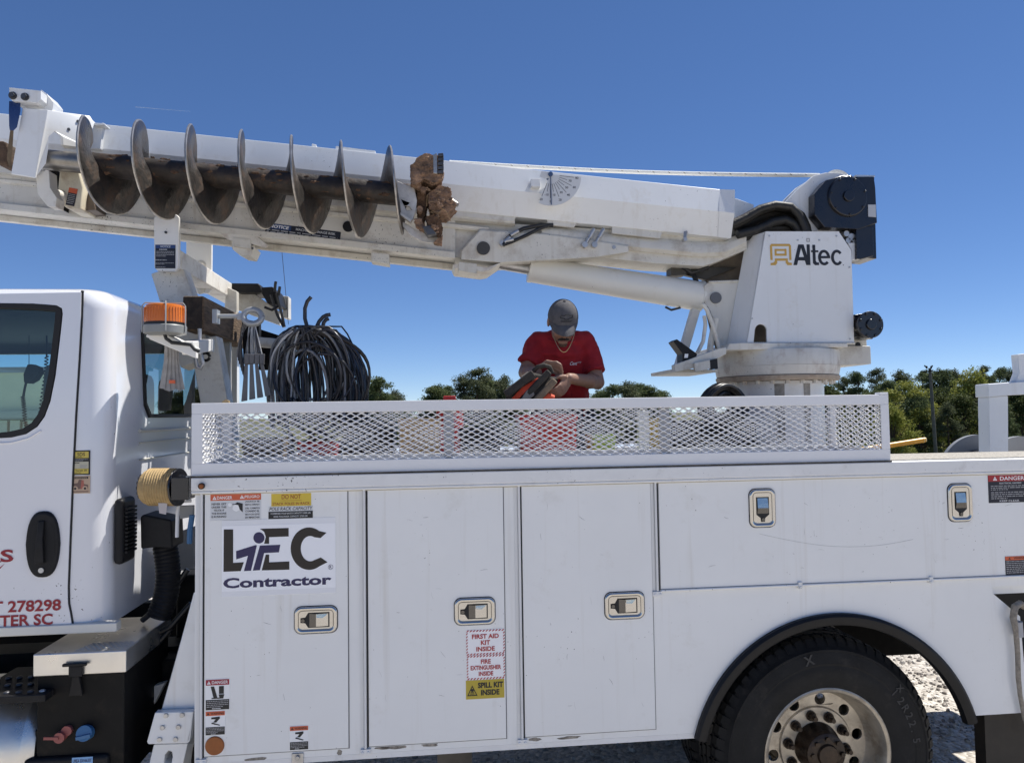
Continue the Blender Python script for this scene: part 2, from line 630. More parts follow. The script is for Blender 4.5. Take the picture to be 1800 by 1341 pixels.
def gravel_material():
    m = bpy.data.materials.new('pale gravel')
    m.use_nodes = True
    t = m.node_tree
    b = t.nodes['Principled BSDF']
    b.inputs['Roughness'].default_value = 0.95
    tc = nd(t, 'ShaderNodeTexCoord')
    vo = nd(t, 'ShaderNodeTexVoronoi')
    vo.inputs['Scale'].default_value = 34
    t.links.new(tc.outputs['Object'], vo.inputs[0])
    n = nd(t, 'ShaderNodeTexNoise')
    n.inputs['Scale'].default_value = 0.7
    n.inputs['Detail'].default_value = 8
    t.links.new(tc.outputs['Object'], n.inputs[0])
    c1 = ramp(t, vo.outputs['Color'], [(0.1, (0.40, 0.365, 0.315)), (0.55, (0.60, 0.56, 0.50)), (0.95, (0.72, 0.68, 0.62))])
    c2 = ramp(t, n.outputs[0], [(0.35, (0.82, 0.80, 0.78)), (0.65, (1.0, 1.0, 1.0))])
    mx = nd(t, 'ShaderNodeMix', data_type='RGBA', blend_type='MULTIPLY')
    mx.inputs[0].default_value = 1
    t.links.new(c1, mx.inputs[6])
    t.links.new(c2, mx.inputs[7])
    sx = nd(t, 'ShaderNodeSeparateXYZ')
    t.links.new(tc.outputs['Object'], sx.inputs[0])
    n3 = nd(t, 'ShaderNodeTexNoise')
    n3.inputs['Scale'].default_value = 0.25
    n3.inputs['Detail'].default_value = 8
    t.links.new(tc.outputs['Object'], n3.inputs[0])
    ma = nd(t, 'ShaderNodeMath', operation='MULTIPLY_ADD')
    t.links.new(n3.outputs[0], ma.inputs[0])
    ma.inputs[1].default_value = 10.0
    t.links.new(sx.outputs[1], ma.inputs[2])
    mr = nd(t, 'ShaderNodeMapRange')
    t.links.new(ma.outputs[0], mr.inputs[0])
    mr.inputs[1].default_value = 33.0
    mr.inputs[2].default_value = 36.0
    c3 = ramp(t, n3.outputs[0], [(0.3, (0.050, 0.060, 0.022)), (0.7, (0.13, 0.12, 0.055))])
    mg = nd(t, 'ShaderNodeMix', data_type='RGBA')
    t.links.new(mr.outputs[0], mg.inputs[0])
    t.links.new(mx.outputs[2], mg.inputs[6])
    t.links.new(c3, mg.inputs[7])
    t.links.new(mg.outputs[2], b.inputs['Base Color'])
    bp = nd(t, 'ShaderNodeBump')
    bp.inputs['Strength'].default_value = 0.9
    bp.inputs['Distance'].default_value = 0.02
    inv = nd(t, 'ShaderNodeMath', operation='SUBTRACT')
    inv.inputs[0].default_value = 1.0
    t.links.new(vo.outputs['Distance'], inv.inputs[1])
    t.links.new(inv.outputs[0], bp.inputs['Height'])
    t.links.new(bp.outputs[0], b.inputs['Normal'])
    return m


M_GRAVEL = gravel_material()


def build_ground():
    xs = [-4000, -900, -300, -120] + [-60 + 4 * i for i in range(31)] + [120, 300, 900, 4000]
    ys = [-4000, -600, -120, -50] + [-24 + 4 * i for i in range(31)] + [140, 220, 500, 1500, 5000]
    vs = [(x, y, ground_z(x, y)) for y in ys for x in xs]
    nx = len(xs)
    fs = [(j * nx + i, j * nx + i + 1, (j + 1) * nx + i + 1, (j + 1) * nx + i) for j in range(len(ys) - 1) for i in range(nx - 1)]
    mb = MB()
    mb.add(vs, fs)
    o = mb.build('ground', M_GRAVEL, smooth=60)
    tag(o, 'pale gravel yard under and behind the truck', 'ground', kind='structure')
    # loose stones in the part of the yard that shows
    rd = random.Random(5)
    st = MB()
    for i in range(9000):
        if i < 3000:
            x, y = rd.uniform(-0.6, 4.5), rd.uniform(-0.3, 6.5)
        elif i < 6500:
            x, y = rd.uniform(1.9, 4.2), rd.uniform(1.2, 4.2)
        else:
            x, y = rd.uniform(0.5, 9), rd.uniform(2.0, 15)
        r = rd.choice((0.008, 0.010, 0.012, 0.016, 0.022))
        a = rd.uniform(0, 6.28)
        z = ground_z(x, y)
        base = []
        for k in range(5):
            th = a + k * 1.2566
            rr_ = r * rd.uniform(0.7, 1.2)
            base.append((x + rr_ * math.cos(th), y + rr_ * math.sin(th), z - 0.002 + r * rd.uniform(0.0, 0.3)))
        top = [(x + (p[0] - x) * 0.6, y + (p[1] - y) * 0.6, z + r * rd.uniform(0.6, 1.0)) for p in base]
        st.add(base + top, [(0, 1, 6, 5), (1, 2, 7, 6), (2, 3, 8, 7), (3, 4, 9, 8), (4, 0, 5, 9), (5, 6, 7, 8, 9)], rd.randrange(3))
    o = st.build('gravel', [mat('stone pale', (0.56, 0.52, 0.46), 0.95, var=0.3, vscale=30), mat('stone mid', (0.42, 0.38, 0.33), 0.95, var=0.3, vscale=30),
                            mat('stone dark', (0.26, 0.23, 0.20), 0.95, var=0.3, vscale=30)], smooth=0)
    tag(o, 'loose gravel stones scattered over the yard', 'gravel', kind='stuff')


build_ground()

# ================================================================== TRUCK: body
truck = thing('utility_truck', (0.9, 1.22, 0), 'white digger derrick utility truck with auger stowed along its raised boom', 'truck')
ZB = at(850, 1311, 0).z
ZD = at(850, 829, 0).z
ZR = at(850, 850, 0).z
XB0 = at(343, 1000, 0).x
XB1 = 3.7
BD = 0.47            # depth of the side compartments


def circle3(a, b, c):
    ax, ay, bx, by, cx, cy = a[0], a[1], b[0], b[1], c[0], c[1]
    d = 2 * (ax * (by - cy) + bx * (cy - ay) + cx * (ay - by))
    ux = ((ax * ax + ay * ay) * (by - cy) + (bx * bx + by * by) * (cy - ay) + (cx * cx + cy * cy) * (ay - by)) / d
    uy = ((ax * ax + ay * ay) * (cx - bx) + (bx * bx + by * by) * (ax - cx) + (cx * cx + cy * cy) * (bx - ax)) / d
    return ux, uy, math.hypot(ax - ux, ay - uy)


pl, pt, pr = at(1224, 1288, 0), at(1465, 1079, 0), at(1709, 1257, 0)
ACX, ACZ, ACR = circle3((pl.x, ZB), (pt.x, pt.z), (pr.x, ZB))
aa = math.asin((ZB - ACZ) / ACR)
arc = [(ACX - ACR * math.cos(aa + (math.pi - 2 * aa) * i / 40), ACZ + ACR * math.sin(aa + (math.pi - 2 * aa) * i / 40)) for i in range(41)]
outline = [(XB0, ZB)] + arc + [(XB1, ZB), (XB1, ZD), (XB0, ZD)]
nt_ = [at(1745, 1031, 0), at(1800, 1028, 0), at(1800, 1085, 0), at(1790, 1080, 0), at(1747, 1043, 0)]
nz0, nz1 = nt_[0].z, at(1745, 1043, 0).z
nx0 = nt_[0].x
nrx = at(1793, 1083, 0)
notch = [(nx0, nz0), (nx0 + 0.62, nz0), (nx0 + 0.62, nrx.z - 0.22), (nrx.x + 0.01, nrx.z - 0.22), (nrx.x, nrx.z), (nx0, nz1)]
mb = MB()
mb.prism([(x, 0, z) for x, z in outline], (0, 0.03, 0), 0, [[(x, 0, z) for x, z in notch]])
mb.box(XB0, ACX - ACR - 0.10, 0.0305, BD, ZB, ZD)
mb.box(ACX - ACR - 0.0995, XB1, 0.0305, BD, ACZ + ACR + 0.05, ZD)
mb.box(3.25, XB1, 0.0305, BD, ZB, ACZ + ACR + 0.0495)
body = mb.build('service_body', M_BODY, truck, smooth=30)
MB().box(nx0 - 0.05, nx0 + 0.7, 0.16, 0.18, nrx.z - 0.27, nz0 + 0.05).build('recess_back', M_BLACK, body)  # black plate added so the open recess looks dark inside
# street side compartments, bed floor and bulkhead
MB().box(XB0, 2.85, 1.98, 2.44, ZB, ZD).build('street_side_compartment', M_BODY, truck, bevel=0.006)
MB().box(2.851, XB1, 1.98, 2.44, ZB, 1.45).build('rear_street_side_compartment', M_BODY, truck, bevel=0.006)
MB().box(XB0, XB1, BD, 1.98, 1.10, 1.16).build('bed_floor', M_BED, truck)
MB().box(XB0 - 0.004, XB0 + 0.03, BD + .001, 1.979, 0.75, 1.50).build('bulkhead', M_BODY, truck)

# top rail strip along the body edge
mb = MB()
mb.box(XB0 - 0.012, XB1, -0.022, 0.05, ZR, ZD + 0.004)
mb.box(XB0 - 0.012, XB1, -0.0215, -0.012, ZR - 0.012, ZR)
mb.build('top_rail', M_RAIL, truck, bevel=0.005)
MB().box(XB0 - 0.01, XB1, -0.012, -0.0005, ZR - 0.016, ZR - 0.001).build('drip_strip', mat('beige sealant', (0.46, 0.42, 0.33), 0.7, var=0.2), truck)
MB().box(XB0, XB1, 0.0505, BD, ZD, ZD + 0.008).build('deck_top', mat('gritty deck coating', (0.42, 0.39, 0.34), 0.9, var=0.4, vscale=60, bump=0.5, bscale=150), truck)
mk = at(358, 853, 0)
mb = MB()
mb.cyl((mk.x, -0.024, mk.z), (mk.x, -0.034, mk.z), 0.013, n=20)
mb.cyl((mk.x, -0.034, mk.z), (mk.x, -0.040, mk.z), 0.010, 0.006, n=20, k=1)
mb.build('marker_light', [M_BLACK, M_AMBERP], truck, smooth=40)


def zline(px, py):
    return at(px, py, 0).z


def xline(px, py):
    return at(px, py, 0).x


DOORF = -0.007


def door_panel(name, x0, x1, z0, z1, label=None):
    mb = MB()
    mb.prism([(x0, DOORF, z0), (x1, DOORF, z0), (x1, DOORF, z1), (x0, DOORF, z1)], (0, -DOORF - 0.0005, 0))
    o = mb.build(name, M_BODY, truck, bevel=0.0022)
    if label:
        o['label'] = label
    # grey strips that paint the shadow gap round the leaf
    g = 0.004
    s = MB()
    s.box(x0 - g, x0 - 0.0005, -0.0012, -0.0002, z0 - g, z1 + g)
    s.box(x1 + 0.0005, x1 + g, -0.0012, -0.0002, z0 - g, z1 + g)
    s.box(x0 - 0.0003, x1 + 0.0003, -0.0012, -0.0002, z0 - g, z0 - 0.0005)
    s.box(x0 - 0.0003, x1 + 0.0003, -0.0012, -0.0002, z1 + 0.0005, z1 + g)
    s.build('door_gap', mat('gap shade grey', (0.16, 0.16, 0.165), 0.7), o)
    return o


def vhinge(x, z0, z1, parent, top=True, bottom=True):
    mb = MB()
    mb.cyl((x, -0.010, z0), (x, -0.010, z1), 0.0055, n=10)
    mb.box(x - 0.020, x - 0.0065, -0.0035, -0.0004, z0, z1, 0)
    mb.build('hinge', mat('hinge paint', (0.74, 0.74, 0.73), 0.35, dirt=(0.3, 0.28, 0.25), dirt_amt=0.2), parent, smooth=40)
    MB().box(x + 0.0065, x + 0.0105, -0.0080, -0.0003, z0, z1).build('hinge_gap', M_SEAL, parent)
    for ok, z in ((top, z1), (bottom, z0)):
        if ok:
            s = MB()
            zz = z + 0.002 if z == z1 else z - 0.026
            s.box(x - 0.021, x + 0.021, -0.0125, -0.0003, zz, zz + 0.022)
            for dx in (-0.012, 0.012):
                s.cyl((x + dx, -0.0125, zz + 0.009), (x + dx, -0.016, zz + 0.009), 0.0065, 0.005, n=10)
            s.build('hinge_clip', M_RAIL, parent, smooth=40, bevel=0.0015)


zdt = zline(850, 853.5)
zdb = zline(889, 1296)
doors = []
for a, b in ((360, 611.8), (647.5, 886.8), (919.5, 1147.5)):
    x0 = xline(a, 1080)
    x1 = xline(b, 1080)
    doors.append(door_panel('compartment_door', x0, x1, zdb, zdt))
for d, hx in zip(doors, (355, 641.6, 914.6)):
    vhinge(xline(hx, 1080), zdb - 0.004, zdt - 0.002, d)
xu0 = xline(1158.5, 940)
zu0 = zline(1220, 1032)
upper = door_panel('upper_compartment_door', xu0, XB1 - 0.05, zu0, zdt + 0.012)
vhinge(xline(1152.5, 940), zu0 - 0.005, zdt + 0.01, upper, top=False)
mb = MB()
mb.cyl((xu0, -0.010, zu0 - 0.007), (XB1 - 0.05, -0.010, zu0 - 0.007), 0.0055, n=10)
mb.build('bottom_hinge', M_RAIL, upper, smooth=40)
for px in (1404, 1633.5):
    x = xline(px, 1028)
    s = MB()
    s.box(x - 0.009, x + 0.009, -0.018, -0.0005, zu0 - 0.022, zu0 + 0.008)
    s.cyl((x, -0.018, zu0 - 0.016), (x, -0.022, zu0 - 0.016), 0.007, n=10)
    s.build('hinge_clip', M_RAIL, upper, smooth=40, bevel=0.0015)
# bottom sill trim and smears
for (px, py, w, h, mname) in ((700, 1312, 0.10, 0.028, 'oily grime'),):
    p = at(px, py, 0)
MB().box(XB0, xline(1222, 1288) + 0.0, 0.0, 0.05, ZB - 0.022, ZB - 0.0005).build('sill_return', M_RAIL, truck)


def latch(parent, cx, cz, w, h, vertical=False):
    """paddle latch: raised chrome dish, pocket, paddle and key cylinder"""
    mb = MB()
    y = DOORF
    prof = [(0.0, 0.0005), (0.0, -0.006), (0.0045, -0.0105), (0.010, -0.0105), (0.0145, -0.0065), (0.019, -0.0060)]
    rings = []
    for ins, dy in prof:
        rings.append([(a, y + dy, b) for a, b in rr(cx, cz, w - 2 * ins, h - 2 * ins, max(0.004, 0.028 - ins * 0.6), 6)])
    mb.loft(rings, 0, caps=False)
    n = len(rings[0])
    mb.add(rings[-1], [tuple(range(n))])
    o = mb.build('latch', M_CHROME, parent, smooth=50)
    # seal line
    q = MB()
    ring_o = rr(cx, cz, w + 0.006, h + 0.006, 0.031, 6)
    ring_i = rr(cx, cz, w - 0.002, h - 0.002, 0.027, 6)
    q.prism([(a, y - 0.0015, b) for a, b in ring_o], (0, 0.0013, 0), 0, [[(a, y - 0.0015, b) for a, b in ring_i]])
    # pocket outline and pocket
    if vertical:
        pw, ph, oz = w * 0.50, h * 0.46, h * 0.06
        key = (cx, cz - h * 0.30)
        pocket = [(cx - pw / 2, cz + oz + ph / 2), (cx + pw / 2, cz + oz + ph / 2), (cx + pw / 2, cz + oz - ph / 2),
                  (cx + 0.011, cz - h * 0.26), (cx + 0.009, cz - h * 0.36), (cx - 0.009, cz - h * 0.36), (cx - 0.011, cz - h * 0.26), (cx - pw / 2, cz + oz - ph / 2)]
        pad = [(cx - pw * 0.40, cz + oz + ph * 0.44), (cx + pw * 0.40, cz + oz + ph * 0.44), (cx + pw * 0.42, cz + oz - ph * 0.12), (cx - pw * 0.42, cz + oz - ph * 0.12)]
        lip = [(cx - pw * 0.42, cz + oz - ph * 0.12), (cx + pw * 0.42, cz + oz - ph * 0.12), (cx + pw * 0.44, cz + oz - ph * 0.44), (cx - pw * 0.44, cz + oz - ph * 0.44)]
    else:
        pw, ph, ox = w * 0.50, h * 0.56, w * 0.07
        key = (cx - w * 0.30, cz)
        pocket = [(cx + ox - pw / 2, cz + ph / 2), (cx + ox + pw / 2, cz + ph / 2), (cx + ox + pw / 2, cz - ph / 2), (cx + ox - pw / 2, cz - ph / 2),
                  (cx - w * 0.25, cz - 0.012), (cx - w * 0.36, cz - 0.010), (cx - w * 0.36, cz + 0.010), (cx - w * 0.25, cz + 0.012)]
        pad = [(cx + ox - pw * 0.12, cz + ph * 0.42), (cx + ox + pw * 0.44, cz + ph * 0.42), (cx + ox + pw * 0.44, cz - ph * 0.42), (cx + ox - pw * 0.12, cz - ph * 0.42)]
        lip = [(cx + ox - pw * 0.44, cz + ph * 0.44), (cx + ox - pw * 0.12, cz + ph * 0.42), (cx + ox - pw * 0.12, cz - ph * 0.42), (cx + ox - pw * 0.44, cz - ph * 0.44)]
    q.prism([(a, y - 0.0066, b) for a, b in pocket], (0, 0.0004, 0))
    q.cyl((key[0], y - 0.0066, key[1]), (key[0], y - 0.0110, key[1]), 0.0075, n=14, k=2)
    # inner groove of the dish and a tilted strip added under the upper edge to mirror the sky
    g_o, g_i = rr(cx, cz, w - 0.030, h - 0.030, 0.016, 5), rr(cx, cz, w - 0.035, h - 0.035, 0.014, 5)
    q.prism([(a, y - 0.0072, b) for a, b in g_o], (0, 0.0010, 0), 2, [[(a, y - 0.0072, b) for a, b in g_i]])
    if not vertical:
        q.add([(cx + ox - pw * 0.10, y - 0.0145, cz + ph * 0.40), (cx + ox + pw * 0.42, y - 0.0095, cz + ph * 0.40), (cx + ox + pw * 0.20, y - 0.0135, cz + ph * 0.14), (cx + ox - pw * 0.10, y - 0.0172, cz + ph * 0.20)], [(0, 1, 2, 3)], 1)
    a, b = ((0.0072, 0.0125) if vertical else (0.0125, 0.0072))
    if vertical:
        q.hexa([(pad[0][0], y - 0.0072, pad[0][1]), (pad[1][0], y - 0.0072, pad[1][1]), (pad[2][0], y - 0.0130, pad[2][1]), (pad[3][0], y - 0.0130, pad[3][1])],
               [(p_[0], y - 0.0068, p_[1]) for p_ in pad], 1)
        q.hexa([(lip[0][0], y - 0.0130, lip[0][1]), (lip[1][0], y - 0.0130, lip[1][1]), (lip[2][0], y - 0.0075, lip[2][1]), (lip[3][0], y - 0.0075, lip[3][1])],
               [(p_[0], y - 0.0068, p_[1]) for p_ in lip], 2)
    else:
        q.hexa([(pad[0][0], y - 0.0130, pad[0][1]), (pad[1][0], y - 0.0078, pad[1][1]), (pad[2][0], y - 0.0078, pad[2][1]), (pad[3][0], y - 0.0130, pad[3][1])],
               [(p_[0], y - 0.0068, p_[1]) for p_ in pad], 1)
        q.hexa([(lip[0][0], y - 0.0075, lip[0][1]), (lip[1][0], y - 0.0130, lip[1][1]), (lip[2][0], y - 0.0130, lip[2][1]), (lip[3][0], y - 0.0075, lip[3][1])],
               [(p_[0], y - 0.0068, p_[1]) for p_ in lip], 2)
    me = q.build('latch_paddle', [M_SEAL, M_CHROME, M_DREFLECT], parent, smooth=25)
    return o


def pxrect(x0, y0, x1, y1, Y):
    a, b = at(x0, (y0 + y1) / 2, Y), at(x1, (y0 + y1) / 2, Y)
    c, d = at((x0 + x1) / 2, y0, Y), at((x0 + x1) / 2, y1, Y)
    return a.x, b.x, d.z, c.z


for dr, r_, vert in ((doors[0], (518, 1065, 593, 1112), 0), (doors[1], (799, 1050, 870, 1097), 0), (doors[2], (1063, 1040, 1132, 1087), 0),
                     (upper, (1317, 859, 1362, 926), 1), (upper, (1666, 850, 1708, 916), 1)):
    x0, x1, z0, z1 = pxrect(*r_, DOORF)
    latch(dr, (x0 + x1) / 2, (z0 + z1) / 2, x1 - x0, z1 - z0, vert)


# ------------------------------------------------------------------ printed labels on the doors
def decal_at(x0, y0, x1, y1, Y=DOORF):
    a, b, z0, z1 = pxrect(x0, y0, x1, y1, Y)
    d = Decal((a, Y, z1))
    return d, b - a, z1 - z0


def tri_mark(d, x, y, s, m, inner):
    d.poly([(x, y + s), (x + s * 0.55, y), (x + s * 1.1, y + s)], m, 0.0012)
    d.rect(x + s * 0.49, y + s * 0.35, s * 0.12, s * 0.32, inner, 0.0018)
    d.rect(x + s * 0.49, y + s * 0.75, s * 0.12, s * 0.12, inner, 0.0018)


# bilingual danger label
d, W, H = decal_at(370, 868, 459, 914)
d.base(W, H, K_LGREY)
d.rect(0, 0, W, H * 0.24, K_ORANGE, 0.0006)
tri_mark(d, W * 0.04, H * 0.06, H * 0.14, K_WHITE, K_ORANGE)
d.text('DANGER', W * 0.13, H * 0.07, H * 0.12, K_WHITE, w=W * 0.30)
tri_mark(d, W * 0.58, H * 0.04, H * 0.14, K_WHITE, K_ORANGE)
d.text('¡PELIGRO', W * 0.66, H * 0.06, H * 0.13, K_WHITE, w=W * 0.31)
for i, s_ in enumerate(('NEVER GET', 'UNDER THIS', 'TRUCK IF', 'THE ENGINE', 'IS RUNNING!')):
    d.text(s_, W * 0.17, H * (0.33 + i * 0.12), H * 0.075, K_BLACK, w=W * (0.29 if len(s_) > 8 else 0.2), center=True)
for i, s_ in enumerate(('¡NUNCA SE', 'META DEBAJO', 'DEL CAMIÓN', 'CUANDO EL', 'MOTOR ESTÉ', 'EN MARCHA!')):
    d.text(s_, W * 0.83, H * (0.27 + i * 0.12), H * 0.075, K_BLACK, w=W * 0.28, center=True)
cxx, cyy = W * 0.53, H * 0.5
d.poly([(cxx - 0.004 + 0.014 * math.cos(t) * (1 + 0.2 * math.sin(3 * t)), cyy + 0.018 * math.sin(t)) for t in [i * 0.35 for i in range(18)]], K_WHITE, 0.0010)
d.poly([(cxx, cyy - 0.02), (cxx + 0.022, cyy - 0.014), (cxx + 0.022, cyy + 0.022), (cxx + 0.010, cyy + 0.010), (cxx + 0.004, cyy - 0.008), (cxx - 0.012, cyy - 0.012)], K_BLACK, 0.0014)
d.poly([(cxx - 0.030 + 0.008 * math.cos(t), cyy - 0.010 + 0.008 * math.sin(t)) for t in [i * 0.63 for i in range(10)]], K_WHITE, 0.0010)
d.rect(cxx - 0.020, cyy - 0.013, 0.012, 0.003, K_BLACK, 0.0014)
d.build('danger_label', doors[0], 'faded bilingual danger label with orange header')

d, W, H = decal_at(477, 867, 547, 889)
d.base(W, H, K_YELLOW)
d.text('DO NOT', W * 0.5, H * 0.08, H * 0.36, flat('rust red', (0.36, 0.09, 0.03)), w=W * 0.48, center=True)
d.rect(W * 0.23, H * 0.55, W * 0.54, H * 0.02, flat('rust red', (0.36, 0.09, 0.03)), 0.001)
d.text('STACK POLES IN RACK', W * 0.5, H * 0.70, H * 0.22, flat('rust red', (0.36, 0.09, 0.03)), w=W * 0.94, center=True)
d.build('stack_warning_label', doors[0], 'yellow label with red lettering')

d, W, H = decal_at(472, 889.5, 550, 911)
d.base(W, H, K_LGREY)
d.text('POLE RACK CAPACITY', W * 0.5, H * 0.05, H * 0.27, K_BLACK, w=W * 0.96, center=True, bold=0.004, slant=0.2)
d.rect(0, H * 0.40, W, H * 0.60, K_BLACK, 0.0006)
d.text('COMBINED POLE RACKS CAPACITY 5000 LBS', W * 0.5, H * 0.50, H * 0.13, K_LGREY, w=W * 0.90, center=True)
d.text('REAR POLE RACK CAPACITY 2700 LBS', W * 0.5, H * 0.75, H * 0.13, K_LGREY, w=W * 0.76, center=True)
d.build('capacity_label', doors[0])

# contractor sign: local units follow the photo
d, W, H = decal_at(390, 911.5, 590, 1045)
d.base(W, H, flat('sign ground', (0.80, 0.81, 0.84), 0.35))
d.rect(0, H * 0.075, W, H * 0.855, flat('sign panel', (0.90, 0.91, 0.94), 0.3), 0.0005)


def S(pts, ox=310, oy=487, sx=1030.0, sy=670.0):
    # photo lines of the sign slope up to the right; take that out
    return [((x - ox) / sx * W, (y + (x - ox) * 0.034 - oy) / sy * H) for x, y in pts]


d.poly(S([(328, 565), (412, 565), (412, 858), (508, 852), (480, 930), (326, 936)]), K_BROWNB, 0.0012)
d.poly(S([(652, 558), (912, 550), (912, 625), (735, 632), (735, 690), (690, 690), (705, 630), (690, 585)]), K_BROWNB, 0.0012)
d.poly(S([(705, 785), (735, 785), (735, 853), (918, 845), (918, 918), (668, 924)]), K_BROWNB, 0.0012)
d.poly(S([(643 + 50 * math.cos(i * 0.21), 638 + 50 * math.sin(i * 0.21)) for i in range(30)]), K_NAVY, 0.0012)
d.poly(S([(438, 755), (610, 702), (625, 704), (572, 927), (508, 930), (545, 795), (440, 828)]), K_NAVY, 0.0012)
d.poly(S([(652, 706), (836, 698), (824, 765), (690, 772), (652, 922), (588, 926)]), K_NAVY, 0.0012)
cpts = []
for i in range(33):
    a = R(48 + i * (264 / 32))
    cpts.append((1098 + 168 * math.cos(a) * 1.0, 732 - 188 * math.sin(a)))
inn = []
for i in range(33):
    a = R(312 - i * (264 / 32))
    inn.append((1098 + 86 * math.cos(a) * 1.0 + 10, 732 - 112 * math.sin(a)))
d.poly(S([(1258, 590)] + cpts[1:-1] + [(1266, 852), (1205, 810)] + inn[2:-2] + [(1203, 638)]), K_BROWNB, 0.0012)
q = S([(324, 998), (1302, 998), (1302, 1090)])
d.text('Contractor', q[0][0], H * 0.755, H * 0.135, K_NAVY, w=W * 0.95, bold=0.035)
rc = S([(1294, 895)])[0]
ring = [(rc[0] + 0.0105 * math.cos(i * 0.3142), rc[1] + 0.0105 * math.sin(i * 0.3142)) for i in range(20)]
ringi = [(rc[0] + 0.0090 * math.cos(i * 0.3142), rc[1] + 0.0090 * math.sin(i * 0.3142)) for i in range(20)]
d.poly(ring, K_NAVY, 0.0012, holes=[ringi])
d.text('R', rc[0], rc[1] - 0.006, 0.012, K_NAVY, center=True)
d.build('contractor_sign', doors[0], 'white magnetic sign with dark brown and navy lettering')


def pictogram(d, x, y, w, h, kind):
    if kind == 'leg':
        d.poly([(x + w * 0.22, y + h * 0.04), (x + w * 0.36, y + h * 0.04), (x + w * 0.50, y + h * 0.92), (x + w * 0.34, y + h * 0.92)], K_BLACK, 0.0012)
        d.rect(x + w * 0.56, y + h * 0.04, w * 0.20, h * 0.58, K_BLACK, 0.0012)
        d.poly([(x + w * 0.55, y + h * 0.66), (x + w * 0.78, y + h * 0.66), (x + w * 0.74, y + h * 0.96), (x + w * 0.58, y + h * 0.90)], K_BLACK, 0.0012)
        d.rect(x + w * 0.26, y + h * 0.90, w * 0.48, h * 0.08, K_BLACK, 0.0014)
    else:
        d.poly([(x + w * 0.30, y + h * 0.12), (x + w * 0.72, y + h * 0.05), (x + w * 0.74, y + h * 0.22), (x + w * 0.55, y + h * 0.62), (x + w * 0.40, y + h * 0.60), (x + w * 0.52, y + h * 0.30), (x + w * 0.30, y + h * 0.28)], K_BLACK, 0.0012)
        d.poly([(x + w * 0.34, y + h * 0.60), (x + w * 0.74, y + h * 0.86), (x + w * 0.72, y + h * 0.94), (x + w * 0.30, y + h * 0.72)], K_BLACK, 0.0012)


def warn(parent, x0, y0, x1, y1, head, hc, kind, seed, Y=DOORF, label=None, tcol=None):
    d, W, H = decal_at(x0, y0, x1, y1, Y)
    d.base(W, H, K_WHITE, 0.004)
    d.rect(W * 0.02, H * 0.01, W * 0.96, H * 0.18, hc, 0.0006)
    tri_mark(d, W * 0.07, H * 0.045, H * 0.11, tcol or K_BLACK, hc)
    d.text(head, W * 0.27, H * 0.05, H * 0.10, tcol or K_BLACK, w=W * 0.66)
    pictogram(d, 0, H * 0.21, W, H * 0.43, kind)
    d.rect(W * 0.02, H * 0.66, W * 0.96, H * 0.33, K_BLACK, 0.0006)
    d.lines(W * 0.06, H * 0.68, W * 0.88, H * 0.24, 4, K_GREY, seed)
    d.lines(W * 0.28, H * 0.92, W * 0.44, H * 0.06, 1, K_LGREY, seed + 3)
    d.build('safety_label', parent, label)


warn(doors[0], 361, 1193, 404, 1247, 'DANGER', K_DRED, 'leg', 3, label='white and black label with red danger header', tcol=K_WHITE)
warn(doors[0], 361, 1249, 396, 1291, 'WARNING', K_ORANGE, 'trip', 4, label='small label with orange warning header by the hinge')
warn(doors[0], 509, 1275, 542.5, 1317, 'WARNING', K_ORANGE, 'trip', 5, label='small label with orange warning header at the door bottom')
c = at(377.5, 1310, DOORF)
mb = MB()
mb.cyl((c.x, DOORF, c.z), (c.x, DOORF - 0.006, c.z), 0.0385, 0.036, n=40)
o = mb.build('round_reflector', M_AMBERP, doors[0], smooth=40)


def hatch_border(d, W, H, m):
    bw = 0.0075
    n = 12
    for i in range(n):
        x = W * i / n
        d.poly([(x, bw), (x + W / n * 0.5, 0), (x + W / n * 0.95, 0), (x + W / n * 0.45, bw)], m, 0.001)
        d.poly([(x, H), (x + W / n * 0.5, H - bw), (x + W / n * 0.95, H - bw), (x + W / n * 0.45, H)], m, 0.001)
    n = 7
    for i in range(n):
        y = bw + (H - 2 * bw) * i / n
        s_ = (H - 2 * bw) / n
        for xx in (0, W - bw * 0.8):
            d.poly([(xx, y + s_ * 0.6), (xx + bw * 0.8, y + s_ * 0.1), (xx + bw * 0.8, y + s_ * 0.6), (xx, y + s_)], m, 0.001)


for (box_, lines_) in (((819.5, 1106, 887, 1150), ('FIRST AID', 'KIT', 'INSIDE')), ((820.5, 1150.6, 887.5, 1193), ('FIRE', 'EXTINGUISHER', 'INSIDE'))):
    d, W, H = decal_at(*box_)
    d.base(W, H, flat('sticker white', (0.90, 0.89, 0.90)))
    hatch_border(d, W, H, K_RED)
    for i, s_ in enumerate(lines_):
        ww = {'FIRST AID': 0.70, 'KIT': 0.24, 'INSIDE': 0.48, 'FIRE': 0.26, 'EXTINGUISHER': 0.80}[s_]
        if lines_[0] == 'FIRE' and s_ == 'INSIDE':
            ww = 0.38
        d.text(s_, W * 0.5, H * (0.17 + i * 0.25), H * 0.185, K_RED, w=W * ww, center=True, bold=0.03)
    d.build('kit_sticker', doors[1], 'white sticker with red lettering and hatched border: ' + lines_[0].lower())
d, W, H = decal_at(819, 1194, 886.5, 1227)
d.base(W, H, K_OLIVE)
d.text('SPILL KIT', W * 0.31, H * 0.13, H * 0.30, K_BLACK, w=W * 0.66, bold=0.04)
d.text('INSIDE', W * 0.39, H * 0.52, H * 0.30, K_BLACK, w=W * 0.48, bold=0.04)
tri = [(W * 0.03, H * 0.82), (W * 0.165, H * 0.26), (W * 0.30, H * 0.82)]
trii = [(W * 0.065, H * 0.77), (W * 0.165, H * 0.36), (W * 0.265, H * 0.77)]
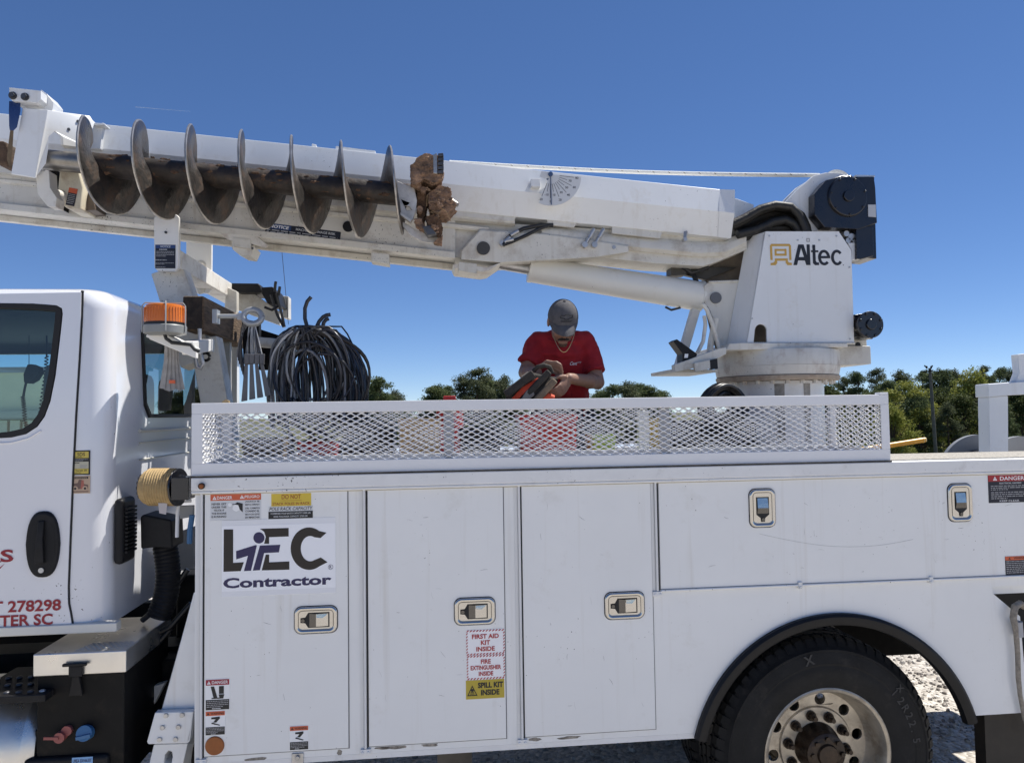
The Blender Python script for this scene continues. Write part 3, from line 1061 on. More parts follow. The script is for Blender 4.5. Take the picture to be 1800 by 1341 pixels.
d.poly(tri, K_BLACK, 0.001, holes=[trii])
d.rect(W * 0.12, H * 0.60, W * 0.09, H * 0.04, K_BLACK, 0.001)
d.rect(W * 0.11, H * 0.69, W * 0.11, H * 0.04, K_BLACK, 0.001)
d.poly([(W * 0.165 + 0.007 * math.cos(i * 0.6), H * 0.52 + 0.006 * math.sin(i * 0.6)) for i in range(10)], K_BLACK, 0.001)
d.build('spill_kit_sticker', doors[1], 'mustard yellow sticker with black lettering')

d, W, H = decal_at(1737, 834.5, 1806, 883)
d.base(W, H, K_NOTEB)
d.rect(0, 0, W, H * 0.23, flat('danger red', (0.36, 0.02, 0.025)), 0.0006)
tri_mark(d, W * 0.12, H * 0.04, H * 0.15, K_WHITE, K_DRED)
d.text('DANGER', W * 0.30, H * 0.05, H * 0.14, K_WHITE, w=W * 0.62)
d.text('ELECTRICAL HAZARD', W * 0.56, H * 0.265, H * 0.055, K_LGREY, w=W * 0.56, center=True)
d.lines(W * 0.06, H * 0.36, W * 0.9, H * 0.20, 3, K_GREY, 11)
d.lines(W * 0.06, H * 0.59, W * 0.9, H * 0.29, 4, K_GREY, 12)
d.text('KEEP CLEAR', W * 0.52, H * 0.90, H * 0.07, K_LGREY, w=W * 0.50, center=True)
d.build('electrical_label', upper, 'black label with red danger header')
d, W, H = decal_at(1767, 977, 1812, 1010)
d.base(W, H, K_NOTEB)
d.rect(0, 0, W, H * 0.2, K_ORANGE, 0.0006)
tri_mark(d, W * 0.12, H * 0.03, H * 0.13, K_BLACK, K_ORANGE)
d.text('WARNING', W * 0.33, H * 0.04, H * 0.11, K_BLACK, w=W * 0.58)
d.lines(W * 0.03, H * 0.22, W * 0.94, H * 0.70, 7, K_GREY, 15)
d.build('small_warning_label', upper, 'black label with orange warning header')

# long faint scratch on the upper door
pts = [at(1335 + 270 * t, 938 + 26 * math.sin(t * 2.4) * (1 if t < 0.75 else 1) - 8 * t * t, DOORF - 0.0003) for t in [i / 24 for i in range(25)]]
MB().tube(pts, 0.0007, 4).build('scratch', mat('scuff grey', (0.5, 0.5, 0.5), 0.6), upper)

# scuffs and chips on the doors and sill
rd = random.Random(77)
for dr, (xa, xb, ya, yb), n_ in ((doors[0], (370, 600, 1060, 1300), 10), (doors[1], (655, 875, 870, 1280), 16), (doors[2], (930, 1135, 870, 1270), 16), (upper, (1170, 1790, 860, 1020), 22)):
    mb = MB()
    for i in range(n_):
        px, py = rd.uniform(xa, xb), rd.uniform(ya, yb)
        a = rd.uniform(-1.8, -0.2) if rd.random() < 0.7 else rd.uniform(-0.3, 0.3)
        L_ = rd.uniform(2, 14)
        p0 = at(px, py, DOORF - 0.0001)
        p1 = at(px + L_ * math.cos(a), py - L_ * math.sin(a), DOORF - 0.0001)
        pm = p0.lerp(p1, 0.5) + Vector((rd.uniform(-0.003, 0.003), 0, rd.uniform(-0.002, 0.002)))
        mb.tube([p0, pm, p1], [0.0003, rd.uniform(0.0004, 0.0009), 0.0003], 4, k=rd.randrange(2))
    mb.build('scuff_marks', [mat('scuff grey', (0.5, 0.5, 0.5), 0.6), mat('scuff dark', (0.20, 0.20, 0.21), 0.7)], dr, smooth=0, kind='stuff')
mb = MB()
for (px, py, w_, h_, sd_) in ((690, 1311, 26, 6, 1), (672, 1313, 14, 5, 2), (597, 1322, 5, 5, 3), (756, 1309, 16, 3, 4), (1000, 1296, 22, 3, 5), (450, 1334, 20, 4, 6), (940, 1299, 12, 3, 7)):
    pts_ = []
    for k in range(18):
        t_ = 2 * math.pi * k / 18
        r_ = 1 + 0.5 * noise.noise(Vector((math.cos(t_) * 1.5, math.sin(t_) * 1.5, sd_ * 3.3)))
        p_ = at(px + w_ * r_ * math.cos(t_), py - w_ * r_ * math.cos(t_) * 0.066 + h_ * r_ * math.sin(t_) * 0.9, -0.0006)
        p_.z = max(ZB + 0.001, min(zdb - 0.006, p_.z))
        pts_.append(p_)
    mb.add(pts_, [tuple(range(18))])
mb.build('sill_grime', mat('oily grime', (0.26, 0.235, 0.20), 0.8, var=0.7, vscale=40), truck, smooth=0, kind='stuff')

# ------------------------------------------------------------------ wheel arch flare and wheels
mb = MB()
rings = []
prof = [(0.0, -0.0005), (0.0, -0.020), (-0.012, -0.030), (-0.036, -0.030), (-0.050, -0.022), (-0.054, 0.012), (-0.044, 0.012), (-0.010, 0.004)]
for i in range(49):
    t = aa - 0.03 + (math.pi - 2 * aa + 0.06) * i / 48
    rings.append([(ACX - (ACR + 0.006 + dr) * math.cos(t), dy, ACZ + (ACR + 0.006 + dr) * math.sin(t)) for dr, dy in prof])
mb.loft(rings)
mb.build('fender_flare', mat('black rubber flare', (0.008, 0.008, 0.009), 0.5, var=0.2, vscale=14, spec=0.3), truck, smooth=30)
# dark liner edge of the arch tunnel
mb = MB()
rings = [[(ACX - (ACR - 0.004) * math.cos(t), y_, ACZ + (ACR - 0.004) * math.sin(t)) for y_ in (0.013, 0.06)] for t in [aa + (math.pi - 2 * aa) * i / 40 for i in range(41)]]
mb.loft(rings, caps=False, closed=False)
mb.build('arch_liner', M_CHASSIS, truck)

WC = at(1459, 1330, 0.06)
WX, WZ, TR = WC.x, WC.z, 0.525


def lathe(mb, cx, cz, prof, n=96, k=0):
    rings = []
    for y, r in prof:
        rings.append([(cx + r * math.cos(2 * math.pi * i / n), y, cz + r * math.sin(2 * math.pi * i / n)) for i in range(n)])
    return mb.loft(rings, k, caps=False)


def make_wheel(y0, face):
    """y0: outer sidewall plane, face=+1 dish towards the camera"""
    wh = bpy.data.objects.new('rear_wheel', None)
    COL.objects.link(wh)
    wh.parent = truck
    wh.matrix_parent_inverse = Matrix.Translation(truck.location).inverted()
    ty = MB()
    prof = [(0.035, 0.292), (0.020, 0.300), (0.010, 0.320), (0.003, 0.345), (0.0, 0.375), (0.0, 0.405), (0.002, 0.410), (0.002, 0.416), (0.0, 0.420), (0.004, 0.450), (0.009, 0.472), (0.006, 0.476),
            (0.007, 0.482), (0.013, 0.486), (0.026, 0.505), (0.040, 0.519), (0.055, 0.523), (0.075, 0.525), (0.077, 0.512), (0.087, 0.512), (0.089, 0.526), (0.135, 0.527), (0.137, 0.514), (0.147, 0.514), (0.149, 0.527),
            (0.195, 0.526), (0.197, 0.512), (0.207, 0.512), (0.209, 0.525), (0.230, 0.523), (0.246, 0.519), (0.262, 0.505), (0.278, 0.470), (0.284, 0.400), (0.275, 0.330), (0.250, 0.292)]
    lathe(ty, WX, WZ, [(y0 + a, b) for a, b in prof])
    tyre = ty.build('tyre', M_RUBBER, wh, smooth=30)
    # shoulder lugs of the tread
    lug = MB()
    nl = 64
    for i in range(nl):
        a0 = 2 * math.pi * i / nl
        a1 = a0 + 2 * math.pi / nl * 0.70
        pts = []
        for (yy, rr_) in ((0.017, 0.497), (0.040, 0.528), (0.072, 0.534), (0.040, 0.512)):
            pts.append((yy, rr_))
        A = [(WX + r * math.cos(a0), y0 + y, WZ + r * math.sin(a0)) for y, r in pts]
        B = [(WX + r * math.cos(a1), y0 + y, WZ + r * math.sin(a1)) for y, r in pts]
        lug.hexa(A, B)
    for (ya, yb, off) in ((0.091, 0.133, 0.3), (0.151, 0.193, 0.6), (0.211, 0.240, 0.1)):
        for i in range(nl):
            a0 = 2 * math.pi * (i + off) / nl
            a1 = a0 + 2 * math.pi / nl * 0.78
            A = [(WX + r * math.cos(a0), y0 + y, WZ + r * math.sin(a0)) for y, r in ((ya, 0.515), (ya, 0.534), (yb, 0.534), (yb, 0.515))]
            sh = 0.35 * 2 * math.pi / nl
            B = [(WX + r * math.cos(a1 + sh * j), y0 + y, WZ + r * math.sin(a1 + sh * j)) for j, (y, r) in zip((0, 0, 1, 1), ((ya, 0.515), (ya, 0.534), (yb, 0.534), (yb, 0.515)))]
            lug.hexa(A, B)
    o = lug.build('tread', M_RUBBER, wh, smooth=0)
    o['kind'] = 'stuff'
    if face > 0:
        tx = MB()
        # raised size lettering on the sidewall
        for (txt, r, a_mid, h, step) in (('12R22.5', 0.405, 22, 0.036, 5.4), ('X', 0.425, 102, 0.045, 5), ('X', 0.44, 40, 0.03, 4), ('MAX LOAD', 0.345, -22, 0.016, 2.6)):
            for i, ch in enumerate(txt):
                if ch == ' ':
                    continue
                vs, fs, tw, th = text_mesh(ch, 0.02)
                sc_ = h / text_mesh('X', 0.02)[3]
                a = R(a_mid + (len(txt) / 2 - i) * step)
                u = Vector((math.sin(a), 0, -math.cos(a)))
                v = Vector((math.cos(a), 0, math.sin(a)))
                o_ = Vector((WX, y0 - 0.0012, WZ)) + v * r
                bulge = 0.006 if r > 0.42 else 0.0
                tx.add([o_ + u * (x * sc_) + v * (y * sc_) + Vector((0, bulge * 0, 0)) for x, y in vs], fs)
        tx.build('sidewall_lettering', M_RUBTXT, wh, smooth=0, kind='stuff')
    # rim: flange, barrel and recessed disc
    rm = MB()
    dz = 0.135 if face > 0 else 0.02
    lathe(rm, WX, WZ, [(y0 + 0.045, 0.290), (y0 + 0.028, 0.306), (y0 + 0.018, 0.308), (y0 + 0.014, 0.300), (y0 + 0.020, 0.288), (y0 + 0.036, 0.278), (y0 + 0.075, 0.270), (y0 + dz - 0.015, 0.262), (y0 + dz, 0.250)])
    lathe(rm, WX, WZ, [(y0 + dz + 0.002, 0.250), (y0 + 0.245, 0.282), (y0 + 0.265, 0.306)])
    rm.build('rim', M_STEELW, wh, smooth=30)
    dk = MB()
    n = 80
    outer = [(WX + 0.252 * math.cos(2 * math.pi * i / n), y0 + dz, WZ + 0.252 * math.sin(2 * math.pi * i / n)) for i in range(n)]
    holes = []
    for j in range(10):
        a = 2 * math.pi * (j + 0.28) / 10
        hx, hz = WX + 0.213 * math.cos(a), WZ + 0.213 * math.sin(a)
        holes.append([(hx + 0.0265 * math.cos(2 * math.pi * i / 16), y0 + dz, hz + 0.0265 * math.sin(2 * math.pi * i / 16)) for i in range(16)])
    dk.prism(outer, (0, 0.012, 0), 0, holes)
    lathe(dk, WX, WZ, [(y0 + dz, 0.182), (y0 + dz - 0.010, 0.176), (y0 + dz - 0.012, 0.10), (y0 + dz - 0.002, 0.098)], 64)
    dk.build('wheel_disc', M_STEELW, wh, smooth=30, bevel=0.002)
    if face > 0:
        for j in range(10):
            a = 2 * math.pi * (j + 0.78) / 10
            hx, hz = WX + 0.143 * math.cos(a), WZ + 0.143 * math.sin(a)
            nut = MB()
            nut.cyl((hx, y0 + dz - 0.012, hz), (hx, y0 + dz - 0.020, hz), 0.024, n=20)
            nut.cyl((hx, y0 + dz - 0.020, hz), (hx, y0 + dz - 0.045, hz), 0.0185, 0.017, n=6)
            nut.cyl((hx, y0 + dz - 0.045, hz), (hx, y0 + dz - 0.062, hz), 0.0105, n=12)
            nut.build('wheel_nut', M_HUB, wh, smooth=30)
        hb = MB()
        lathe(hb, WX, WZ, [(y0 + dz - 0.006, 0.112), (y0 + dz - 0.030, 0.108), (y0 + dz - 0.055, 0.100), (y0 + dz - 0.100, 0.092), (y0 + dz - 0.108, 0.080), (y0 + dz - 0.110, 0.050), (y0 + dz - 0.122, 0.045), (y0 + dz - 0.124, 0.0005)], 48)
        for j in range(8):
            a = 2 * math.pi * j / 8
            hb.cyl((WX + 0.072 * math.cos(a), y0 + dz - 0.106, WZ + 0.072 * math.sin(a)), (WX + 0.072 * math.cos(a), y0 + dz - 0.120, WZ + 0.072 * math.sin(a)), 0.011, n=6)
        hb.build('hub', M_HUB, wh, smooth=30)
    return wh


w1 = make_wheel(0.055, 1)
w2 = make_wheel(0.375, 0)
MB().cyl((WX, 0.6, WZ), (WX, 1.9, WZ), 0.09, n=20).build('axle', M_CHASSIS, truck)
# far side pair, copied with its parts
for src in (w1, w2):
    c = src.copy()
    COL.objects.link(c)
    c.parent = truck
    c.matrix_parent_inverse = Matrix.Translation(truck.location).inverted()
    c.location = (0, 0, 0)
    c.matrix_basis = Matrix.Translation((0, 2.44, 0)) @ Matrix.Diagonal((1, -1, 1, 1))
    for ch in src.children:
        if ch.name.startswith(('tyre', 'rim', 'wheel_disc')):
            k = ch.copy()
            COL.objects.link(k)
            k.parent = c
# mud flap, frame rails
x0, x1, z0, z1 = pxrect(1713, 1254, 1830, 1500, 0.10)
MB().box(x0 + 0.01, x0 + 0.85, 0.03, 0.10, 0.28, ZB - 0.001).build('rear_step_box', mat('dark brown underbody', (0.022, 0.017, 0.012), 0.6, var=0.4, vscale=8), truck)
for yy in (0.76, 1.60):
    MB().box(-4.4, 3.7, yy, yy + 0.08, 0.72, 0.98).build('frame_rail', M_CHASSIS, truck)
MB().box(-0.8, 0.9, 0.5, 0.74, 0.50, 0.66).build('underbody_box', M_CHASSIS, truck)
MB().box(0.0, 0.16, 0.30, 0.62, 0.40, ZB - 0.001).build('support_bracket', mat('grimy support', (0.10, 0.085, 0.065), 0.6, var=0.4), truck)
c = at(525, 1328, 0.02)
mb = MB()
mb.box(c.x - 0.024, c.x + 0.024, -0.006, 0.0, c.z - 0.16, c.z + 0.022)
mb.cyl((c.x, -0.006, c.z + 0.005), (c.x, -0.014, c.z + 0.005), 0.010, n=8)
mb.build('steel_tab', M_STEEL, truck, smooth=40, bevel=0.002)

# rope hanging out of the recess on the right
ropep = thing('hanging_rope', at(1790, 1090, -0.01), 'frayed grey rope hanging out of the black recess beside the wheel arch', 'rope')
pts = [at(1800, 1066, 0.05), at(1793, 1060, 0.0), at(1784, 1066, -0.03), at(1781, 1085, -0.035), at(1786, 1110, -0.03), at(1789, 1150, -0.025), at(1790, 1190, -0.025), at(1793, 1220, -0.022), at(1801, 1262, -0.02), at(1815, 1300, -0.02)]
MB().tube(pts, [0.014, 0.015, 0.016, 0.015, 0.012, 0.011, 0.011, 0.010, 0.010, 0.010], 10).build('rope_strand', M_ROPEN, ropep, smooth=50)
MB().cyl(at(1789, 1092, -0.028), at(1791, 1118, -0.026), 0.019, n=14).build('whipping', mat('rope whipping', (0.40, 0.40, 0.41), 0.7), ropep, smooth=50)

# ------------------------------------------------------------------ mesh cage on the compartment top
CX0, CX1 = at(338, 780, 0).x, at(1561, 755, 0).x
CZ0 = ZD + 0.010
CZ1 = at(930, 701.5, 0).z
CY0, CY1 = -0.012, 0.45
TH = 0.006


def expanded(mb, org, u, v, n, w, h, pu=0.049, pv=0.0250, sw=0.0046, twist=0.004):
    """expanded metal: mirrored zigzag strands with bonded knuckles, real thickness"""
    u, v, n = Vector(u), Vector(v), Vector(n)
    s2 = pv / 2
    rows = int(h / s2) + 1
    cols = int(w / (pu / 2)) + 2
    t2 = 0.0011
    for r in range(rows + 1):
        path = []
        for c_ in range(cols):
            sg = 1 if (c_ + r) % 2 else -1
            y = r * s2 + sg * (s2 * 0.5 - sw * 0.30)
            cx = c_ * pu / 2
            for dx in (-0.0038, 0.0038):
                path.append((min(max(cx + dx, 0), w), y, twist * sg))
        prev = None
        for (x, y, tw) in path:
            y = min(max(y, 0), h)
            p = org + u * x + v * y
            a = [p - v * (sw / 2) + n * (t2 + tw * 0.3), p + v * (sw / 2) + n * (t2 - tw * 0.3), p + v * (sw / 2) - n * (t2 + tw * 0.3), p - v * (sw / 2) - n * (t2 - tw * 0.3)]
            if prev is not None:
                o = len(mb.v)
                mb.v += prev + a
                mb.f += [(o, o + 1, o + 5, o + 4), (o + 1, o + 2, o + 6, o + 5), (o + 2, o + 3, o + 7, o + 6), (o + 3, o, o + 4, o + 7)]
                mb.m += [0] * 4
            prev = a


cage = MB()
RT, RBm, PW = 0.045, 0.052, 0.044
for (y0, y1) in ((CY0, CY0 + TH), (CY1 - TH, CY1)):
    cage.box(CX0, CX1, y0, y1, CZ1 - RT, CZ1)
    cage.box(CX0, CX1, y0, y1, CZ0, CZ0 + RBm)
    cage.box(CX0, CX0 + PW, y0 - 0.0006, y1 - 0.0006, CZ0 + RBm, CZ1 - RT)
    cage.box(CX1 - PW * 0.9, CX1, y0 - 0.0006, y1 - 0.0006, CZ0 + RBm, CZ1 - RT)
for (x0, x1) in ((CX0, CX0 + TH), (CX1 - TH, CX1)):
    cage.box(x0, x1, CY0 + TH + .0005, CY1 - TH - .0005, CZ1 - 0.045, CZ1 - 0.0005)
    cage.box(x0, x1, CY0 + TH + .0005, CY1 - TH - .0005, CZ0 + 0.0005, CZ0 + 0.05)
for y0, y1 in ((CY0 + TH + 0.0005, CY0 + 0.05), (CY1 - 0.05, CY1 - TH - 0.0005)):
    cage.box(CX0 + 0.01, CX1 - 0.01, y0, y1, CZ1 - TH, CZ1 - 0.0008)
cage_o = cage.build('tool_basket_frame', M_CAGE, truck, bevel=0.002)
# raised welded corner tab on the right end
MB().box(CX1 - 0.042, CX1 - 0.001, CY0 - 0.001, CY0 + 0.04, CZ1, CZ1 + 0.010).build('corner_tab', M_CAGE, cage_o, bevel=0.002)
for px in (789, 1168):
    x = at(px, 770, 0.01).x
    MB().box(x - 0.022, x + 0.022, CY0 + 0.012, CY0 + 0.030, CZ0 + RBm - 0.02, CZ1 - RT + 0.02).build('upright', mat('grey cage post', (0.34, 0.34, 0.345), 0.5), cage_o)
for (nm, org, u, n, wid) in (('front_mesh', (CX0 + PW - 0.006, CY0 + TH + 0.0035, CZ0 + RBm - 0.006), (1, 0, 0), (0, 1, 0), CX1 - CX0 - 2 * PW + 0.014),
                             ('back_mesh', (CX0 + PW - 0.006, CY1 - TH - 0.0035, CZ0 + RBm - 0.006), (1, 0, 0), (0, 1, 0), CX1 - CX0 - 2 * PW + 0.014),
                             ('end_mesh', (CX0 + TH + 0.003, CY0 + 0.012, CZ0 + 0.045), (0, 1, 0), (1, 0, 0), CY1 - CY0 - 0.026),
                             ('end_mesh', (CX1 - TH - 0.003, CY0 + 0.012, CZ0 + 0.045), (0, 1, 0), (1, 0, 0), CY1 - CY0 - 0.026)):
    mb = MB()
    expanded(mb, Vector(org), u, (0, 0, 1), n, wid, (CZ1 - RT) - (CZ0 + RBm) + 0.012)
    o = mb.build(nm, M_CAGE, cage_o, smooth=0)
    o['kind'] = 'stuff'
# dirty caulk line under the basket
MB().box(CX0, CX1, -0.0225, CY0 + 0.001, ZD + 0.0042, ZD + 0.0098).build('caulk_line', mat('black caulk', (0.05, 0.045, 0.04), 0.9, var=0.8, vscale=25), cage_o)

# ================================================================== TRUCK: boom
def lin(x, x0, y0, x1, y1):
    return y0 + (y1 - y0) * (x - x0) / (x1 - x0)


def ybot(x):
    return lin(x, 5, 387, 800, 473)


def ycovlow(x):
    return lin(x, 172, 308, 1285, 419)


YN = 1.02     # near side of the main boom
XL = -220     # boom runs on beyond the frame
# main boom box
secs = []
for x in (XL, 5, 400, 800):
    secs.append([at(x, ycovlow(x) - 60, YN), at(x, ybot(x) - 24, YN), at(x, ybot(x) - 24, YN) + Vector((0, 0.25, 0)), at(x, ycovlow(x) - 60, YN) + Vector((0, 0.25, 0))])
mb = MB()
mb.loft(secs)
boom = mb.build('boom', M_BOOMD, truck, smooth=30)
# stepped ledge under the cover
mb = MB()
mb.loft([[at(x, ycovlow(x) + 2, YN - 0.030), at(x, ycovlow(x) + 12, YN - 0.030), at(x, ycovlow(x) + 17, YN - 0.001), at(x, ycovlow(x) + 2, YN - 0.001)] for x in (XL, 905)])
mb.loft([[at(x, ycovlow(x) + 24, YN - 0.014), at(x, ycovlow(x) + 29, YN - 0.010), at(x, ycovlow(x) + 32, YN - 0.001), at(x, ycovlow(x) + 22, YN - 0.001)] for x in (XL, 860)])
mb.build('side_ledge', M_BOOMD, boom, smooth=30)
# bottom flanges with the underside between them, its shade put into the colour
for nm, t0, t1, y0, y1, m_ in (('near_flange', -30, -19, YN - 0.035, YN + 0.035, M_BOOMD), ('underside_plate', -23.6, -22.6, YN + 0.04, YN + 0.245, M_UNDERSHADE)):
    mb = MB()
    mb.loft([[at(x, ybot(x) + t0, y0), at(x, ybot(x) + t1, y0), at(x, ybot(x) + t1, y0) + Vector((0, y1 - y0, 0)), at(x, ybot(x) + t0, y0) + Vector((0, y1 - y0, 0))] for x in (XL, 300, 800)])
    mb.build(nm, m_, boom, smooth=30, bevel=0.002)
mb = MB()
mb.loft([[at(x, ybot(x) - 9, YN + 0.22), at(x, ybot(x) + 1, YN + 0.22), at(x, ybot(x) + 1, YN + 0.22) + Vector((0, 0.05, 0)), at(x, ybot(x) - 9, YN + 0.22) + Vector((0, 0.05, 0))] for x in (XL, 300, 800)])
mb.build('far_flange', M_BOOMD, boom, smooth=30, bevel=0.002)
# wear pads along the flange
for x in (425, 668, 822):
    mb = MB()
    mb.plate([(x - 16, ybot(x) - 15), (x + 16, ybot(x) - 11.5), (x + 16, ybot(x + 16) + 4), (x - 16, ybot(x - 16) + 2)], YN - 0.040, YN + 0.06)
    mb.build('flange_pad', M_BOOMD, boom, bevel=0.003)

# side cover: a long trough with a sloped upper face
CY = 0.93
rings = []
for x, yt, yr, yl in ((XL, lin(XL, 185, 219, 1290, 336), lin(XL, 178, 262, 1288, 374), ycovlow(XL)), (185, 219, 262, ycovlow(185)), (700, lin(700, 185, 219, 1290, 336), lin(700, 178, 262, 1288, 374), ycovlow(700)), (1284, 335, 374, 419)):
    rings.append([at(x, yt, CY + 0.046), at(x, yr, CY), at(x, yl, CY + 0.05), at(x, yl, CY + 0.05) + Vector((0, 0.06, 0)), at(x, yl, CY + 0.05) + Vector((0, 0.34, 0)), at(x, yr, CY) + Vector((0, 0.50, 0)), at(x, yt, CY + 0.05) + Vector((0, 0.40, 0))])
mb = MB()
mb.loft(rings)
cover = mb.build('hose_cover', M_BOOM, truck, smooth=20, bevel=0.004)
mb = MB()
mb.loft([[at(1264, 333, CY + 0.048), at(1264, 371.5, CY - 0.004), at(1262, 417, CY + 0.046), at(1262, 417, CY + 0.06)], [at(1292, 334, CY + 0.012), at(1291, 375, CY - 0.030), at(1285, 419.5, CY + 0.02), at(1285, 419.5, CY + 0.04)]])
mb.build('cover_lip', M_BOOM, cover, smooth=20)
# flat tabs along the top of the cover
for a, b in ((548, 556), (590, 660)):
    ya, yb_ = lin(a, 185, 219, 1290, 336), lin(b, 185, 219, 1290, 336)
    MB().plate([(a, ya - 5), (b, yb_ - 4), (b, yb_ + 8), (a, ya + 8)], CY + 0.07, CY + 0.10).build('top_tab', M_BOOM, cover, bevel=0.004)
# lower strips under the cover
for a, b, dy in ((762, 908, 9), (962, 1015, 8), (1076, 1166, 12)):
    MB().plate([(a, ycovlow(a) - 1), (b, ycovlow(b) - 1), (b - 6, ycovlow(b) + dy), (a, ycovlow(a) + dy)], CY + 0.055, CY + 0.075).build('cover_strip', M_BOOMD, cover, bevel=0.002)

# boom root between the elbow and the turret
mb = MB()
mb.plate([(795, 388), (950, 396), (1284, 417), (1314, 408), (1314, 438), (1256, 462), (1236, 468), (1150, 463), (1050, 452), (880, 462), (800, 452)], YN + 0.02, YN + 0.26)
mb.build('boom_root', M_BOOMD, boom, smooth=30, bevel=0.022, seg=4)
mb = MB()
mb.loft([[at(x, y - 11, YN + 0.0), at(x, y - 4, YN - 0.02), at(x, y + 7, YN - 0.02), at(x, y + 14, YN + 0.0), at(x, y + 14, YN + 0.06), at(x, y - 11, YN + 0.06)] for x, y in ((952, 408), (960, 409), (1090, 425), (1230, 438), (1275, 436), (1312, 418))])
mb.build('root_rib', M_BOOMD, boom, smooth=40)
mb = MB()
mb.plate([(811, 456), (811.5, 441), (844, 405), (957, 412), (1030, 421), (1105, 433), (1105, 443), (1050, 452), (880, 461.5)], YN - 0.035, YN - 0.004)
mb.build('elbow_plate', M_BOOMD, boom, bevel=0.003)
c = at(849.5, 437, YN - 0.035)
MB().cyl(c, c + Vector((0, -0.012, 0)), 0.038, n=32).build('pivot_pin', mat('dark pin', (0.085, 0.083, 0.08), 0.55, 0.4, var=0.2), boom, smooth=40)
c = at(1079, 435, YN - 0.035)
MB().cyl(c, c + Vector((0, -0.006, 0)), 0.011, n=16).build('small_pin', M_STEEL, boom, smooth=40)
c = at(612, 399, YN)
MB().cyl(c, c + Vector((0, -0.010, 0)), 0.030, n=24).build('access_plug', M_BLACK, boom, smooth=40)
mb = MB()
mb.plate([(796, 464), (856, 470), (882, 461), (860, 476), (848, 478), (800, 472)], YN - 0.03, YN + 0.22)
mb.build('hinge_flange', M_RUST, boom, smooth=30, bevel=0.003)
# hydraulic hoses and fittings at the elbow
for (pts, r) in (([(884, 432), (889, 422), (900, 412), (920, 402), (950, 396), (972, 396)], 0.012), ([(884, 431), (900, 425), (925, 414), (948, 402), (966, 396)], 0.010)):
    mb = MB()
    mb.tube([at(x, y, YN - 0.055 + 0.02 * i / 5) for i, (x, y) in enumerate(pts)], r, 10)
    mb.build('hydraulic_hose', M_HOSE, boom, smooth=50)
c = at(883, 428, YN - 0.05)
mb = MB()
mb.cyl(c + Vector((0, 0.02, 0)), c + Vector((0, -0.012, 0)), 0.016, n=16)
for a, b in (((886, 426), (896, 417)), ((888, 424), (902, 421)), ((897, 414), (911, 406))):
    mb.cyl(at(*a, YN - 0.055), at(*b, YN - 0.052), 0.013, n=12)
mb.build('hose_fitting', M_STEEL, boom, smooth=40)
for dx in (0, 17):
    mb = MB()
    p0, p1, p2 = at(1027.5 + dx, 431, YN - 0.05), at(1035 + dx, 418, YN - 0.05), at(1044 + dx, 403, YN - 0.045)
    mb.cyl(p0 + Vector((0, 0.02, 0)), p0 + Vector((0, -0.016, 0)), 0.017, n=16)
    mb.cyl(p0, p1, 0.012, 0.010, n=12)
    mb.cyl(p1, p2, 0.013, n=12)
    mb.build('hose_fitting', M_STEEL, boom, smooth=40)
c = at(1204, 421, CY + 0.02)
mb = MB()
mb.cyl(c + Vector((0, 0.03, 0)), c + Vector((0, -0.01, 0)), 0.011, n=14)
mb.bar(c, c + Vector((0.01, 0.01, 0.05)), 0.02, 0.01)
mb.build('cover_bolt', M_STEEL, cover, smooth=40)
# latch block hanging below the boom
mb = MB()
mb.plate([(406, 419), (432, 420), (447, 434), (440, 450), (425, 448), (408, 438)], YN - 0.02, YN + 0.14)
mb.plate([(386, 409), (448, 412), (472, 432), (466, 436), (440, 428), (400, 422)], YN - 0.034, YN - 0.022)
mb.build('latch_block', M_RUST, boom, bevel=0.004)
for (x, y) in ((443, 430), (443, 437)):
    c = at(x, y, YN - 0.02)
    MB().cyl(c, c + Vector((0.004, -0.008, 0)), 0.007, n=8).build('block_bolt', M_DSTEEL, boom, smooth=40)


def onplane(origin_px, ux_px, Y, base=0.0015):
    """frame on a plane of constant Y turned so that u runs from one photo point to the other"""
    o = at(*origin_px, Y)
    u = (at(*ux_px, Y) - o)
    L = u.length
    u.normalize()
    v = Vector((u.z, 0, -u.x))
    return Decal(o, u, v, (0, -1, 0), base), L


d, W = onplane((468, 391.5), (599.5, 408), YN - 0.0005)
H = 21.5 / FPX * 4.3
d.base(W, H, K_NOTEB, 0.006)
d.rect(W * 0.005, H * 0.02, W * 0.33, H * 0.40, K_BLUE, 0.0006)
d.text('NOTICE', W * 0.05, H * 0.10, H * 0.25, K_WHITE, w=W * 0.25, slant=0.2, bold=0.03)
d.text('MACHINE DAMAGE RISK', W * 0.40, H * 0.14, H * 0.20, K_LGREY, w=W * 0.53)
d.lines(W * 0.02, H * 0.46, W * 0.94, H * 0.42, 3, K_LGREY, 21)
d.build('machine_notice_label', boom, 'black notice label with blue header')

# boom angle dial
dcen = at(965, 312, CY - 0.0)
d = Decal(dcen + Vector((0, -0.045, 0)), (1, 0, 0), (0, 0, -1), (0, -1, 0), 0.004)
sc_ = 4.15 / FPX
R1 = 56 * sc_
a0, a1 = R(112), R(-1)


def pol(a, r):
    return (r * math.cos(a), r * math.sin(a))


